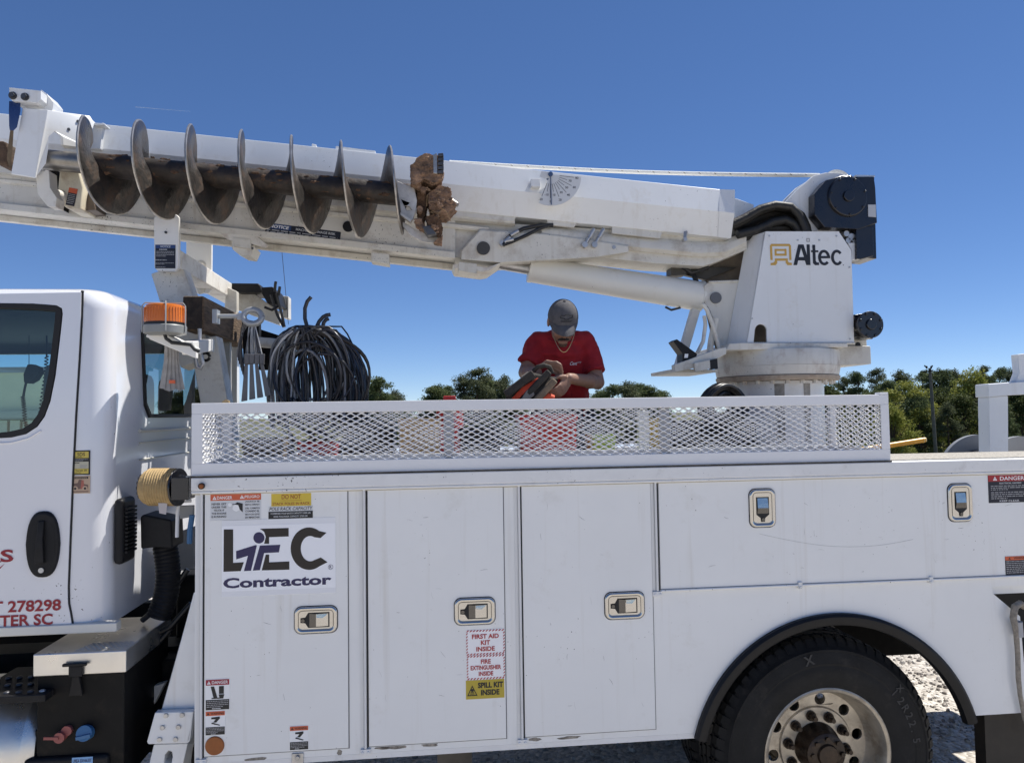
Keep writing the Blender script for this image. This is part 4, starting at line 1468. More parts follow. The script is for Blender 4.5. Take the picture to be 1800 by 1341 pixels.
tilt = R(6)
ptsd = [pol(R(113), 0.02), pol(R(113), R1)] + [pol(R(113 - 110 * i / 24), R1) for i in range(25)] + [pol(R(3), 0.02), (0.012, -0.012), (-0.05, -0.02), (-0.062, 0.012), (-0.03, 0.024)]
d.mb.prism([d.p(x, y, d.h) for x, y in ptsd], Vector((0, 0.003, 0)), d.mi(flat('dial', (0.62, 0.63, 0.64), 0.4)))
K_DK = K_BLACK
for i, lab in enumerate(('-20', '-10', '0', '10', '20', '30', '40', '50', '60', '70', '80')):
    a = R(112 - i * 10.6)
    long_ = i % 2 == 0
    r0_, r1_ = R1 * 0.30, R1 * (0.76 if long_ else 0.56)
    u_ = (-math.sin(a), math.cos(a))
    wv = 0.0011
    p0, p1 = pol(a, r0_), pol(a, r1_)
    d.poly([(p0[0] - u_[0] * wv, p0[1] - u_[1] * wv), (p0[0] + u_[0] * wv, p0[1] + u_[1] * wv), (p1[0] + u_[0] * wv, p1[1] + u_[1] * wv), (p1[0] - u_[0] * wv, p1[1] - u_[1] * wv)], K_DK, 0.0008)
    pp = pol(a, R1 * (0.86 if long_ else 0.66))
    d.text(lab, pp[0], pp[1] - 0.006, 0.013, K_DK, center=True, lift=0.0008)
d.build('angle_dial', cover, 'fan shaped boom angle dial with black degree marks')
mb = MB()
mb.cyl(dcen + Vector((0, 0.02, 0.0)), dcen + Vector((0, -0.062, 0.0)), 0.013, n=16)
mb.bar(dcen + Vector((0, -0.056, 0.0)), dcen + Vector((0.002, -0.056, -R1 * 0.98)), 0.006, 0.004)
mb.build('dial_pointer', mat('blue steel', (0.10, 0.14, 0.22), 0.35, 0.6), cover, smooth=40)
p = at(941, 321, CY - 0.03)
mb = MB()
mb.box(p.x - 0.025, p.x + 0.028, p.y - 0.004, p.y + 0.05, p.z - 0.026, p.z + 0.022)
mb.build('dial_bracket', M_BOOM, cover, bevel=0.003)

# lift cylinder
Yc = YN + 0.20
p0, p1 = at(931, 473.5, Yc - 0.05), at(1232, 521, Yc - 0.05)
mb = MB()
mb.cyl(p0, p1, 0.077, 0.092, n=40)
mb.cyl(p1 + (p1 - p0).normalized() * -0.012, p1 + (p1 - p0).normalized() * 0.006, 0.096, n=40)
mb.cyl(p0 + (p1 - p0).normalized() * -0.006, p0 + (p1 - p0).normalized() * 0.02, 0.0795, n=40)
mb.build('lift_cylinder', mat('cream cylinder paint', (0.75, 0.74, 0.69), 0.36, var=0.05, vscale=4, dirt=(0.36, 0.29, 0.20), dirt_amt=0.22, dscale=7, specks=0.3), truck, smooth=40, bevel=0.003)
q = at(868, 462, Yc - 0.05)
MB().cyl(q, p0, 0.034, n=24).build('cylinder_rod', M_STEEL, truck, smooth=40)

# ------------------------------------------------------------------ turret
TY0, TY1 = 0.93, 1.50
slot_ = [(1327, 600)] + [(1337.5 - 10.5 * math.cos(R(a)), 581 - 11 * math.sin(R(a))) for a in range(0, 181, 20)] + [(1348, 600)]
tpoly = [(1345.5, 407), (1475, 407), (1497, 440), (1502, 603), (1348.5, 603)] + [(1348.2, 581)][:0] + [(1313, 603)]
tpoly = [(1345.5, 407), (1475, 407), (1497, 440), (1502, 603), (1348.3, 603)] + slot_[::-1][0:0] + [(1348, 582)] + [(1337.5 + 10.5 * math.cos(R(a)), 581 - 11 * math.sin(R(a))) for a in range(10, 180, 20)] + [(1327, 582), (1325, 603), (1313, 603)]
mb = MB()
mb.plate(tpoly, TY0, TY0 + 0.016)
turret = mb.build('turret_side_plate', M_BOOM, truck, bevel=0.004)
mb = MB()
mb.plate([(1345.5, 407), (1475, 407), (1497, 440), (1502, 603), (1313, 603)], TY1, TY1 + 0.016)
mb.build('far_turret_plate', M_BOOM, truck, bevel=0.004)
# folded top edge, front wing plate, inner webs
a = [at(1345.5, 407, TY0), at(1475, 407, TY0)]
mb = MB()
mb.hexa([a[0] + Vector((0, 0.0005, 0)), a[1] + Vector((0, 0.0005, 0)), a[1] + Vector((0, 0.05, 0)), a[0] + Vector((0, 0.05, 0))], [p_ + Vector((0, 0, -0.012)) for p_ in (a[0] + Vector((0, 0.0005, 0)), a[1] + Vector((0, 0.0005, 0)), a[1] + Vector((0, 0.05, 0)), a[0] + Vector((0, 0.05, 0)))])
mb.build('turret_top_fold', M_BOOM, turret)
mb = MB()
mb.loft([[at(1312, 418, TY0 + 0.14), at(1343, 408, TY0 + 0.017), at(1312, 603, TY0 + 0.017), at(1277, 607, TY0 + 0.14)], [at(1312, 418, TY0 + 0.14) + Vector((0.012, 0.012, 0)), at(1343, 408, TY0 + 0.017) + Vector((0.012, 0.012, 0)), at(1312, 603, TY0 + 0.017) + Vector((0.012, 0.012, 0)), at(1277, 607, TY0 + 0.14) + Vector((0.012, 0.012, 0))]])
mb.build('turret_wing_plate', M_BOOM, turret, bevel=0.002)
mb = MB()
mb.plate([(1238, 502), (1246, 496), (1300, 494), (1290, 612), (1264, 618), (1254, 560), (1240, 535)], TY0 + 0.145, TY0 + 0.175)
mb.build('cylinder_lug', M_BOOMD, turret, bevel=0.006)
c = at(1257.5, 524, TY0 + 0.145)
MB().cyl(c, c + Vector((0, -0.014, 0)), 0.034, n=32).build('lug_pin', mat('grey pin', (0.15, 0.15, 0.155), 0.5, 0.4), turret, smooth=40)
mb = MB()
mb.plate([(1238, 470), (1300, 430), (1325, 420), (1330, 610), (1262, 612), (1275, 520), (1240, 505)], TY0 + 0.30, TY0 + 0.33)
mb.plate([(1300, 425), (1460, 420), (1480, 603), (1290, 603)], TY0 + 0.34, TY0 + 0.36)
mb.build('inner_web', mat('grimy inner steel', (0.16, 0.13, 0.10), 0.6, var=0.5, vscale=7, dirt=(0.05, 0.035, 0.025), dirt_amt=0.5), turret)
mb = MB()
mb.tube([at(1230, 470, TY0 + 0.25), at(1218, 480, TY0 + 0.22), at(1230, 510, TY0 + 0.2), at(1243, 540, TY0 + 0.16), at(1255, 590, TY0 + 0.15), at(1262, 612, TY0 + 0.15)], 0.016, 8)
mb.tube([at(1190, 462, TY0 + 0.2), at(1215, 480, TY0 + 0.2), at(1245, 470, TY0 + 0.2)], 0.014, 8)
mb.tube([at(1170, 540, TY0 + 0.25), at(1180, 545, TY0 + 0.22), at(1196, 541, TY0 + 0.22)], 0.007, 8)
mb.build('dirty_hose', M_HOSE, turret, smooth=50, kind='stuff')
mb = MB()
mb.plate([(1180, 466), (1206, 466), (1207, 483), (1180, 483)], TY0 + 0.2, TY0 + 0.3)
mb.plate([(1206, 468), (1296, 470), (1240, 492), (1206, 484)], TY0 + 0.26, TY0 + 0.3)
mb.build('valve_block', mat('dark olive metal', (0.045, 0.04, 0.03), 0.5, var=0.4), turret, bevel=0.003)

# maker mark on the plate
d, W = onplane((1353, 429), (1483, 429), TY0)
s_ = W / 130.0


def L(pts):
    return [((x - 518) / 6.207 * s_ + 0.0, (y - 862) / 6.207 * s_) for x, y in pts]


def ringed(outer, inner):
    d.poly(L(outer), K_GOLD, 0.0, holes=[L(inner)])


d.poly(L([(518, 1030), (518, 880), (535, 862), (730, 862), (746, 880), (746, 1030), (722, 1030), (722, 886), (542, 886), (542, 1030)]), K_GOLD)
ringed([(566, 915), (696, 915), (696, 986), (566, 986)], [(588, 936), (588, 964), (674, 964), (674, 936)])
d.poly(L([(518, 1062), (552, 1056), (566, 1040), (566, 1014), (706, 1014), (706, 1040), (716, 1056), (748, 1060), (748, 1084), (700, 1084), (682, 1062), (682, 1038), (590, 1038), (590, 1062), (572, 1084), (518, 1084)]), K_GOLD)
KAL = flat('mark black', (0.012, 0.014, 0.022))
d.poly(L([(764, 1084), (826, 868), (884, 868), (946, 1084), (904, 1084), (890, 1036), (818, 1036), (804, 1084)]), KAL, 0.0, holes=[L([(828, 1000), (882, 1000), (855, 905)])])
d.poly(L([(916, 868), (950, 868), (950, 1084), (916, 1084)]), KAL, 0.0003)
d.poly(L([(978, 872), (1010, 872), (1010, 930), (1042, 930), (1042, 950), (1010, 950), (1010, 1040), (1020, 1056), (1044, 1056), (1044, 1084), (1000, 1086), (978, 1066), (978, 950), (962, 950), (962, 930), (978, 930)]), KAL, 0.0003)


def arcs(cx, cy, rx, ry, a0, a1, n=22):
    return [(cx + rx * math.cos(R(a0 + (a1 - a0) * i / n)), cy - ry * math.sin(R(a0 + (a1 - a0) * i / n))) for i in range(n + 1)]


d.poly(L(arcs(1102, 1006, 66, 82, 0, 318) + arcs(1102, 1006, 34, 54, 318, 22)), KAL, 0.0003)
d.poly(L([(1062, 990), (1168, 990), (1168, 1014), (1062, 1014)]), KAL, 0.0005)
d.poly(L(arcs(1244, 1006, 66, 82, 38, 322) + arcs(1244, 1006, 34, 54, 322, 38)), KAL, 0.0003)
d.poly(L([(1306, 1080), (1314, 1080), (1314, 1090), (1306, 1090)]), KAL, 0.0003)
d.build('maker_mark', turret, 'gold emblem and black lettering on the turret plate')
d, W = onplane((1417, 419), (1424, 419), TY0)
ringed_s = 0.022
d.poly([(0, 0), (ringed_s, 0), (ringed_s, ringed_s), (0, ringed_s)], K_GREY, 0.0, holes=[[(0.005, 0.005), (0.005, ringed_s - 0.005), (ringed_s - 0.005, ringed_s - 0.005), (ringed_s - 0.005, 0.005)]])
d.build('inspection_mark', turret)

for (x, y) in ((1402, 422.5), (1440, 422.5), (1352, 415), (1470, 415), (1494, 596), (1322, 560), (1493, 470)):
    c = at(x, y, TY0)
    MB().cyl(c, c + Vector((0, -0.004, 0)), 0.0055, n=8).build('plate_bolt', M_STEEL, turret, smooth=40)
def weld(pts, r, parent):
    ps = []
    for i in range(len(pts) - 1):
        n_ = max(2, int((pts[i + 1] - pts[i]).length / 0.006))
        for k in range(n_):
            ps.append(pts[i].lerp(pts[i + 1], k / n_))
    ps.append(pts[-1])
    MB().tube(ps, [r * (1 + 0.35 * (k % 2)) for k in range(len(ps))], 6).build('weld_bead', M_BOOMD, parent, smooth=60)


weld([at(1312, 603.5, TY0 - 0.004), at(1502, 603.5, TY0 - 0.004)], 0.006, turret)
weld([at(811, 455, YN - 0.02), at(811.5, 441, YN - 0.02), at(844, 405, YN - 0.02), at(957, 412, YN - 0.02), at(1030, 421, YN - 0.02), at(1105, 433, YN - 0.02)], 0.005, boom)
weld([at(1246, 496, TY0 + 0.14), at(1300, 494, TY0 + 0.14)], 0.006, turret)
# turret base, bearing and pedestal
PC = at(1364, 640, 1.22)
PX, PY = PC.x, PC.y


def zat(y, x=1364, Y=0.85):
    return at(x, y, Y).z


def drum(name, prof, m_, parent=truck, n=72, **kw):
    mb = MB()
    rings = [[(PX + r * math.cos(2 * math.pi * i / n), PY + r * math.sin(2 * math.pi * i / n), z) for i in range(n)] for z, r in prof]
    mb.loft(rings)
    return mb.build(name, m_, parent, smooth=35, **kw)


zA, zB_, zC, zE = zat(611), zat(640), zat(655), zat(664)
base_d = drum('turntable', [(zB_, 0.372), (zA - 0.01, 0.372), (zA, 0.365)], M_RUST)
drum('bearing_ring', [(zC - 0.012, 0.33), (zC - 0.006, 0.362), (zB_ - 0.003, 0.372), (zB_ - 0.001, 0.372)], M_RUST)
drum('bearing_flange', [(zE - 0.010, 0.36), (zE + 0.008, 0.368), (zC - 0.012, 0.368), (zC - 0.010, 0.365)], mat('rusty flange', (0.42, 0.34, 0.26), 0.6, var=0.3, vscale=9, dirt=(0.16, 0.07, 0.03), dirt_amt=0.6, dscale=10))
for i in range(24):
    a = 2 * math.pi * i / 24
    if math.sin(a) < 0.3:
        x, y = PX + 0.325 * math.cos(a), PY + 0.325 * math.sin(a)
        MB().cyl((x, y, zE - 0.011), (x, y, zE - 0.030), 0.014, n=6).build('flange_bolt', M_RUST, truck, smooth=30)
ped = drum('pedestal', [(1.16, 0.275), (zE - 0.012, 0.275)], M_BOOM)
MB().box(PX - 0.42, PX + 0.42, PY - 0.40, PY + 0.40, 1.161, 1.42).build('pedestal_base', M_BOOM, truck, bevel=0.01)
# worn paint patches on the pedestal
for (xa, xb, ya, yb) in ((1362, 1377, 664, 698), (1409, 1422, 662, 698)):
    mb = MB()
    pts_o = []
    t0 = math.asin(max(-1, min(1, (at(xa, 680, PY - 0.25).x - PX) / 0.276)))
    t1 = math.asin(max(-1, min(1, (at(xb, 680, PY - 0.25).x - PX) / 0.276)))
    ring0 = [(PX + 0.2765 * math.sin(t0 + (t1 - t0) * i / 6), PY - 0.2765 * math.cos(t0 + (t1 - t0) * i / 6), zE - 0.03) for i in range(7)]
    mb.add(ring0 + [(p_[0] + 0.004 * (1 if i < 3 else -1), p_[1], 1.9 + 0.01 * (i % 3)) for i, p_ in enumerate(ring0)], [(i, i + 1, i + 8, i + 7) for i in range(6)])
    mb.build('adhesive_patch', mat('grey adhesive', (0.30, 0.29, 0.27), 0.8, var=0.3, vscale=30), ped)
# gear housing to the right of the turntable and the plate on top
mb = MB()
mb.plate([(1466, 607), (1531, 608), (1532.5, 640), (1462, 643)], PY - 0.20, PY + 0.18)
mb.plate([(1490, 594), (1524, 596), (1525, 608.5), (1488, 608)], PY - 0.16, PY + 0.15)
mb.build('gear_housing', M_BOOMD, truck, bevel=0.008)
c = at(1508, 606, PY - 0.16)
MB().cyl(c, c + Vector((0, -0.004, 0)), 0.016, n=16).build('housing_hole', M_SEAL, truck)
mb = MB()
mb.plate([(1282, 604), (1300, 602.5), (1490, 603.5), (1491, 610), (1276, 616)], TY0 - 0.02, TY1 + 0.04)
mb.build('turret_floor', M_RUST, truck, bevel=0.004)
# swing motor
c0, c1 = at(1531, 570.5, 0.88), at(1531, 570.5, 1.15)
mb = MB()
mb.cyl(c0, c0 + Vector((0, 0.02, 0)), 0.080, n=36)
for i in range(8):
    a = 2 * math.pi * (i + 0.5) / 8
    q_ = c0 + Vector((0.068 * math.cos(a), -0.008, 0.068 * math.sin(a)))
    mb.cyl(q_, q_ + Vector((0, 0.02, 0)), 0.009, n=8)
mb.cyl(c0 + Vector((0, -0.012, 0)), c0 + Vector((0, 0.0, 0)), 0.030, 0.034, n=20)
mb.cyl(c0 + Vector((0, 0.02, 0)), c0 + Vector((0, 0.24, 0)), 0.071, n=32)
mb.plate([(1502, 553), (1528, 550), (1528, 592), (1536, 593), (1534, 596), (1503, 592)], 0.94, 1.20)
mb.build('swing_motor', M_BLKPAINT, truck, smooth=35, bevel=0.003)

# winch on top of the turret
WY = 0.95
mb = MB()
mb.plate([(1378, 358), (1400, 335), (1430, 309), (1452, 303.5), (1480, 305), (1500, 318), (1505, 406), (1421, 406), (1416, 385), (1398, 365)], WY + 0.05, WY + 0.075)
MB().plate([(1374, 356), (1400, 330), (1440, 306), (1500, 318), (1505, 406), (1421, 406)], WY + 0.50, WY + 0.525).build('winch_cheek', M_BOOM, truck, bevel=0.004)
winch_plate = mb.build('winch_cheek', M_BOOM, truck, bevel=0.004)
mb = MB()
oct_ = [(1432, 341), (1452, 317), (1480, 309), (1497, 308), (1503, 315), (1508, 310), (1536, 308), (1539, 330), (1542, 392), (1510, 403), (1449, 399), (1432, 378)]
mb.plate(oct_, WY - 0.03, WY + 0.045)
c = at(1489, 346, WY - 0.03)
mb.cyl(c, c + Vector((0, -0.016, 0)), 0.125, 0.118, n=48)
mb.cyl(c + Vector((0, -0.016, 0)), c + Vector((0, -0.028, 0)), 0.034, n=28)
for i in range(7):
    a = 2 * math.pi * (i + 0.3) / 7
    q_ = c + Vector((0.108 * math.cos(a), -0.016, 0.108 * math.sin(a)))
    mb.cyl(q_, q_ + Vector((0, -0.008, 0)), 0.007, n=6)
mb.plate([(1507, 309.5), (1537, 308), (1541, 455), (1512, 452), (1490, 400)], WY + 0.02, WY + 0.20)
mb.plate([(1505, 396), (1535, 398), (1536, 450), (1512, 456), (1506, 455)], WY - 0.02, WY + 0.1)
mb.build('winch_motor', M_BLKPAINT, truck, smooth=35, bevel=0.004)
MB().plate([(1505, 307.5), (1538, 308.5), (1538, 311), (1505, 311)], WY - 0.03, WY + 0.1).build('winch_top_strip', M_ALU, truck)
MB().plate([(1526, 360), (1539.5, 360), (1540, 382), (1526.5, 381)], WY - 0.034, WY - 0.031).build('winch_data_plate', mat('data plate', (0.45, 0.47, 0.5), 0.5), truck)
MB().plate([(1490, 427), (1512, 426), (1511, 455), (1497, 458), (1497, 440)], WY + 0.0, WY + 0.1).build('valve_cover', mat('white valve block', (0.66, 0.68, 0.7), 0.4), truck, bevel=0.003)
mb = MB()
for (x, y, r) in ((1485, 412, 0.018), (1494, 418, 0.022), (1503, 410, 0.016), (1488, 424, 0.016), (1500, 424, 0.018)):
    c = at(x, y, WY + 0.02)
    mb.cyl(c + Vector((0, 0.04, 0)), c + Vector((0, -0.02, 0)), r, n=10)
mb.build('valve_fittings', M_STEEL, truck, smooth=35)
c = at(1440, 345, WY + 0.3)
MB().cyl((c.x, WY + 0.08, c.z), (c.x, WY + 0.49, c.z), 0.10, n=40).build('rope_drum', M_ROPE, truck, smooth=35)
# winch rope over the boom
p0, p1 = at(790, 285.5, 1.28), at(1440, 308.5, 1.22)
pts = [p0.lerp(p1, i / 30) - Vector((0, 0, 0.02 * math.sin(math.pi * i / 30))) for i in range(31)]
rope = MB().tube(pts, 0.0125, 10).build('winch_rope', M_ROPE, truck, smooth=50)
for i in range(21):
    q_ = p0.lerp(p1, 0.12 + i * 0.042) - Vector((0, 0, 0.02 * math.sin(math.pi * (0.12 + i * 0.042))))
    MB().tube([q_ + Vector((-0.006, -0.0122, 0.0035)), q_ + Vector((0.0, -0.0127, 0.0)), q_ + Vector((0.006, -0.0122, -0.0035))], 0.0024, 5).build('rope_tracer', K_BLACK, rope)
# hose bundle arching into the boom
mb = MB()
rd = random.Random(3)
for i in range(13):
    o = rd.uniform(-7, 7)
    yy = 0.96 + 0.03 * i
    pts = [(1286, 398 + o), (1308, 388 + o), (1335, 371 + o * 0.8), (1362, 363 + o * 0.7), (1390, 366 + o * 0.6), (1408, 379 + o * 0.3), (1417, 398), (1420, 412)]
    pts = [at(x + (o if j > 4 else 0), y, yy) for j, (x, y) in enumerate(pts)]
    # smooth
    sm = []
    for j in range(len(pts) - 1):
        for t in (0, 0.5):
            sm.append(pts[j].lerp(pts[j + 1], t))
    sm.append(pts[-1])
    mb.tube(sm, 0.024 if i < 4 else 0.018, 10)
mb.tube([at(x, y, 0.99) for x, y in ((1296, 412), (1330, 404), (1358, 390), (1380, 386), (1396, 394), (1404, 408))], 0.028, 10)
mb.tube([at(x, y, 1.05) for x, y in ((1300, 420), (1320, 412), (1350, 402), (1380, 400), (1400, 410))], 0.03, 10)
mb.tube([at(x, y, 1.12) for x, y in ((1284, 402), (1310, 393), (1338, 380), (1366, 374), (1392, 380), (1410, 396), (1418, 412))], [0.05, 0.055, 0.055, 0.055, 0.055, 0.05, 0.045], 12)
mb.tube([at(x, y, 1.16) for x, y in ((1290, 412), (1330, 400), (1370, 392), (1404, 402))], 0.06, 12)
mb.build('hose_bundle', mat('wrapped black hoses', (0.011, 0.0105, 0.0095), 0.55, var=0.4, vscale=20, dirt=(0.08, 0.07, 0.05), dirt_amt=0.35, dscale=14, bump=0.2, bscale=40), truck, smooth=50, kind='stuff')
MB().plate([(1291, 348), (1325, 360), (1325, 392), (1290, 400)], 1.18, 1.42).build('boom_back_plate', M_BOOM, truck, bevel=0.003)

# operator step and pedal left of the turntable
mb = MB()
mb.bar(at(1222, 545, 1.12), at(1192, 648, 1.12), 0.05, 0.05, up=(0, 1, 0))
mb.build('step_upright', M_BOOMD, truck, bevel=0.003)
mb = MB()
mb.plate([(1186, 641), (1222, 628), (1262, 613), (1277, 610), (1277, 622), (1262, 630), (1230, 645), (1187, 654)], 0.86, 0.92)
mb.plate([(1221, 638), (1248, 632), (1249, 648), (1222, 654)], 0.83, 0.858)
mb.plate([(1186, 648), (1262, 650), (1262, 654), (1187, 654)], 0.921, 1.4)
mb.build('step_frame', M_BOOMD, truck, bevel=0.003)
MB().plate([(1248, 633), (1261, 630), (1262, 648), (1249, 650)], 0.84, 0.859).build('step_end', M_SEAL, truck)
mb = MB()
mb.plate([(1184, 600), (1190, 596), (1226, 622), (1224, 628), (1218, 634), (1200, 637), (1200, 622)], 0.88, 0.98)
mb.build('foot_pedal', M_BLACK, truck, bevel=0.003)
MB().plate([(1204, 622), (1210, 622), (1209, 629), (1203, 629)], 0.876, 0.879).build('pedal_sticker', K_WHITE, truck)
mb = MB()
mb.tube([at(x, y, 1.0) for x, y in ((1226, 620), (1236, 600), (1240, 570), (1238, 555))], 0.012, 8)
mb.tube([at(x, y, 1.02) for x, y in ((1246, 632), (1250, 600), (1258, 560))], 0.02, 8)
mb.tube([at(x, y, 0.98) for x, y in ((1264, 612), (1254, 575), (1243, 545), (1235, 535))], 0.013, 8)
mb.build('turret_hoses', M_RUST, truck, smooth=50, kind='stuff')

# ------------------------------------------------------------------ auger
AY = 0.72
A0, A1 = at(60, 279, AY), at(772, 349, AY)
ax = (A1 - A0).normalized()
au = (Vector((0, 0, 1)) - ax * ax.z).normalized()
an = Vector((0, -1, 0))


def axp(px):
    """point of the auger axis under photo column px"""
    y = lin(px, 60, 279, 772, 349)
    return at(px, y, AY)


pitch = (axp(332) - axp(243)).length
s_top = (axp(243) - A0).dot(ax)
mb = MB()
mb.cyl(axp(150), axp(738), 0.060, n=32, k=0)
auger = mb.build('auger', M_AUGS, truck, smooth=40)
mb = MB()
mb.cyl(axp(78), axp(160), 0.052, n=32)
mb.cyl(axp(56), axp(82), 0.045, n=24)
mb.build('kelly_shaft', mat('worn steel shaft', (0.30, 0.28, 0.25), 0.38, 0.85, var=0.3, vscale=10, dirt=(0.2, 0.1, 0.05), dirt_amt=0.3), auger, smooth=40)
RO, RI, TT = 0.247, 0.055, 0.0065
s0, s1 = (axp(146) - A0).dot(ax), (axp(684) - A0).dot(ax) + 0.36 * pitch
N = int((s1 - s0) / pitch * 44)
mb = MB()
prev = None
for i in range(N + 1):
    s_ = s0 + (s1 - s0) * i / N
    th = 2 * math.pi * (s_ - s_top) / pitch
    rad = au * math.cos(th) + an * math.sin(th)
    ro = RO * (1 - 0.022 * noise.noise(Vector((i * 0.21, 3, 1))) - 0.012 * noise.noise(Vector((i * 0.9, 7, 1))))
    if i < 8:
        ro = RI + (ro - RI) * (0.55 + 0.45 * i / 8)
    c = A0 + ax * s_
    row = [c + rad * RI - ax * TT, c + rad * (RI + 0.5 * (ro - RI)) - ax * TT, c + rad * (ro - 0.006) - ax * TT, c + rad * ro - ax * TT * 0.5, c + rad * ro + ax * TT * 0.5, c + rad * (ro - 0.006) + ax * TT, c + rad * (RI + 0.5 * (ro - RI)) + ax * TT, c + rad * RI + ax * TT]
    if prev is not None:
        o_ = len(mb.v)
        mb.v += prev + row
        for j in range(7):
            mb.f.append((o_ + j, o_ + j + 1, o_ + 8 + j + 1, o_ + 8 + j))
            mb.m.append(1 if j in (2, 3, 4) else 0)
    else:
        mb.add(row, [tuple(range(8))], 0)
    prev = row
mb.add(prev, [tuple(range(8))], 0)
me = bpy.data.meshes.new('flighting')
me.from_pydata(mb.v, [], mb.f)
me.materials.append(M_AUG)
me.materials.append(M_AUGE)
me.polygons.foreach_set('material_index', mb.m)
bm = bmesh.new()
bm.from_mesh(me)
bmesh.ops.remove_doubles(bm, verts=bm.verts, dist=1e-5)
bmesh.ops.recalc_face_normals(bm, faces=bm.faces)
bm.to_mesh(me)
bm.free()
finish('flighting', me, auger, 40)
# clay clinging to the shaft
mb = MB()
rd = random.Random(9)
for i in range(60):
    px = rd.uniform(190, 690)
    th = rd.uniform(-0.4, 2.6)
    p = axp(px) + (au * math.cos(th) + an * math.sin(th)) * 0.058
    mb.ell(p, (rd.uniform(0.010, 0.030), rd.uniform(0.004, 0.008), rd.uniform(0.004, 0.010)), 8, 6, jit=0.7, seed=i)
mb.build('shaft_clay', M_CLAYD, auger, smooth=40, kind='stuff')
# cutting head
mb = MB()
mb.plate([(697, 318), (716, 326), (728, 329), (733, 352), (731, 372), (724, 390), (700, 371), (699, 340)], AY - 0.13, AY - 0.115, 0, [[(711, 362), (719, 363), (724, 369), (715, 370)]])
mb.plate([(700, 371), (724, 386), (722, 391), (698, 374)], AY - 0.15, AY - 0.11)
mb.plate([(706, 388), (730, 404), (760, 412), (776, 420), (770, 428), (742, 425), (722, 414), (708, 398)], AY - 0.10, AY - 0.08)
mb.build('cutter_plate', mat('polished cutter steel', (0.55, 0.52, 0.48), 0.45, 0.45, var=0.3, vscale=14, dirt=(0.2, 0.11, 0.06), dirt_amt=0.3, dscale=12), auger, smooth=30, bevel=0.003)
mb = MB()
mb.cyl(axp(736), axp(776), 0.062, 0.050, n=24)
mb.build('pilot_shaft', M_CLAYD, auger, smooth=40)


def lump(pxs, Y0, Y1, m_, name, jit, seed, bevel=0.01):
    """irregular clod: prism from a photo outline, subdivided and roughened"""
    bm = bmesh.new()
    mbx = MB().plate(pxs, Y0, Y1)
    me = bpy.data.meshes.new(name)
    me.from_pydata(mbx.v, [], mbx.f)
    bm.from_mesh(me)
    bmesh.ops.recalc_face_normals(bm, faces=bm.faces)
    bmesh.ops.subdivide_edges(bm, edges=bm.edges, cuts=3, use_grid_fill=True)
    bmesh.ops.triangulate(bm, faces=bm.faces)
    for _k in range(3):
        bmesh.ops.subdivide_edges(bm, edges=[e for e in bm.edges if e.calc_length() > 0.007], cuts=1)
        bmesh.ops.triangulate(bm, faces=bm.faces)
    for v in bm.verts:
        q_ = v.co * 28 + Vector((seed * 7.7, 0, 0))
        v.co += Vector((noise.noise(q_), noise.noise(q_ + Vector((9, 0, 0))), noise.noise(q_ + Vector((0, 9, 0))))) * jit + Vector((noise.noise(q_ * 3), noise.noise(q_ * 3 + Vector((5, 0, 0))), noise.noise(q_ * 3 + Vector((0, 5, 0))))) * jit * 0.55
        v.co += Vector((noise.noise(q_ * 8), noise.noise(q_ * 8 + Vector((5, 0, 0))), noise.noise(q_ * 8 + Vector((0, 5, 0))))) * jit * 0.28
    bm.to_mesh(me)
    bm.free()
    me.materials.append(m_)
    return finish(name, me, auger, 85)


lump([(722, 292), (735, 275), (747, 270), (763, 272), (777, 272), (780, 300), (776, 316), (760, 321), (745, 314), (730, 325), (722, 324)], AY - 0.19, AY - 0.05, M_CLAY, 'clay_clod', 0.007, 1)
lump([(754, 340), (766, 331), (777, 326), (790, 330), (792, 345), (802, 358), (793, 369), (787, 376), (771, 377), (756, 364)], AY - 0.15, AY + 0.02, M_CLAY, 'clay_clod', 0.011, 2)
lump([(733, 336), (748, 334), (750, 366), (744, 388), (734, 380)], AY - 0.10, AY + 0.03, M_CLAYD, 'clay_clod', 0.009, 3)
lump([(748, 380), (762, 375), (775, 390), (778, 402), (772, 418), (764, 410), (754, 396)], AY - 0.14, AY - 0.04, M_CLAYD, 'clay_clod', 0.009, 4)
lump([(728, 385), (740, 382), (744, 396), (746, 406), (738, 402)], AY - 0.16, AY - 0.09, M_CLAY, 'clay_clod', 0.007, 5)
lump([(770, 418), (778, 412), (776, 428), (762, 426)], AY - 0.12, AY - 0.05, M_CLAY, 'clay_clod', 0.006, 6)
for i in range(5):
    y = 270 + i * 7.4
    MB().plate([(770, y), (779 + (i % 2), y - 1), (780, y + 5.2), (770, y + 5.5)], AY - 0.205, AY - 0.10).build('cutting_tooth', M_DSTEEL, auger, bevel=0.002)
MB().plate([(761.5, 272), (768, 269), (769, 306), (762, 305)], AY - 0.20, AY - 0.12).build('tooth_holder', M_AUGE, auger, bevel=0.003)
c = at(799, 358, AY - 0.06)
mb = MB()
mb.cyl(c + Vector((-0.03, 0, 0.01)), c + Vector((0.016, -0.02, -0.012)), 0.026, 0.012, n=10)
mb.build('pilot_tip', M_AUGE, auger, smooth=40)
for (x, y) in ((736, 326), (738, 367), (735, 394), (744, 333)):
    c = at(x, y, AY - 0.16)
    mb = MB()
    mb.cyl(c, c + Vector((0, 0.05, 0)), 0.015, n=10)
    mb.build('tooth_pin', M_CLAY, auger, smooth=40)
mb = MB()
rd = random.Random(14)
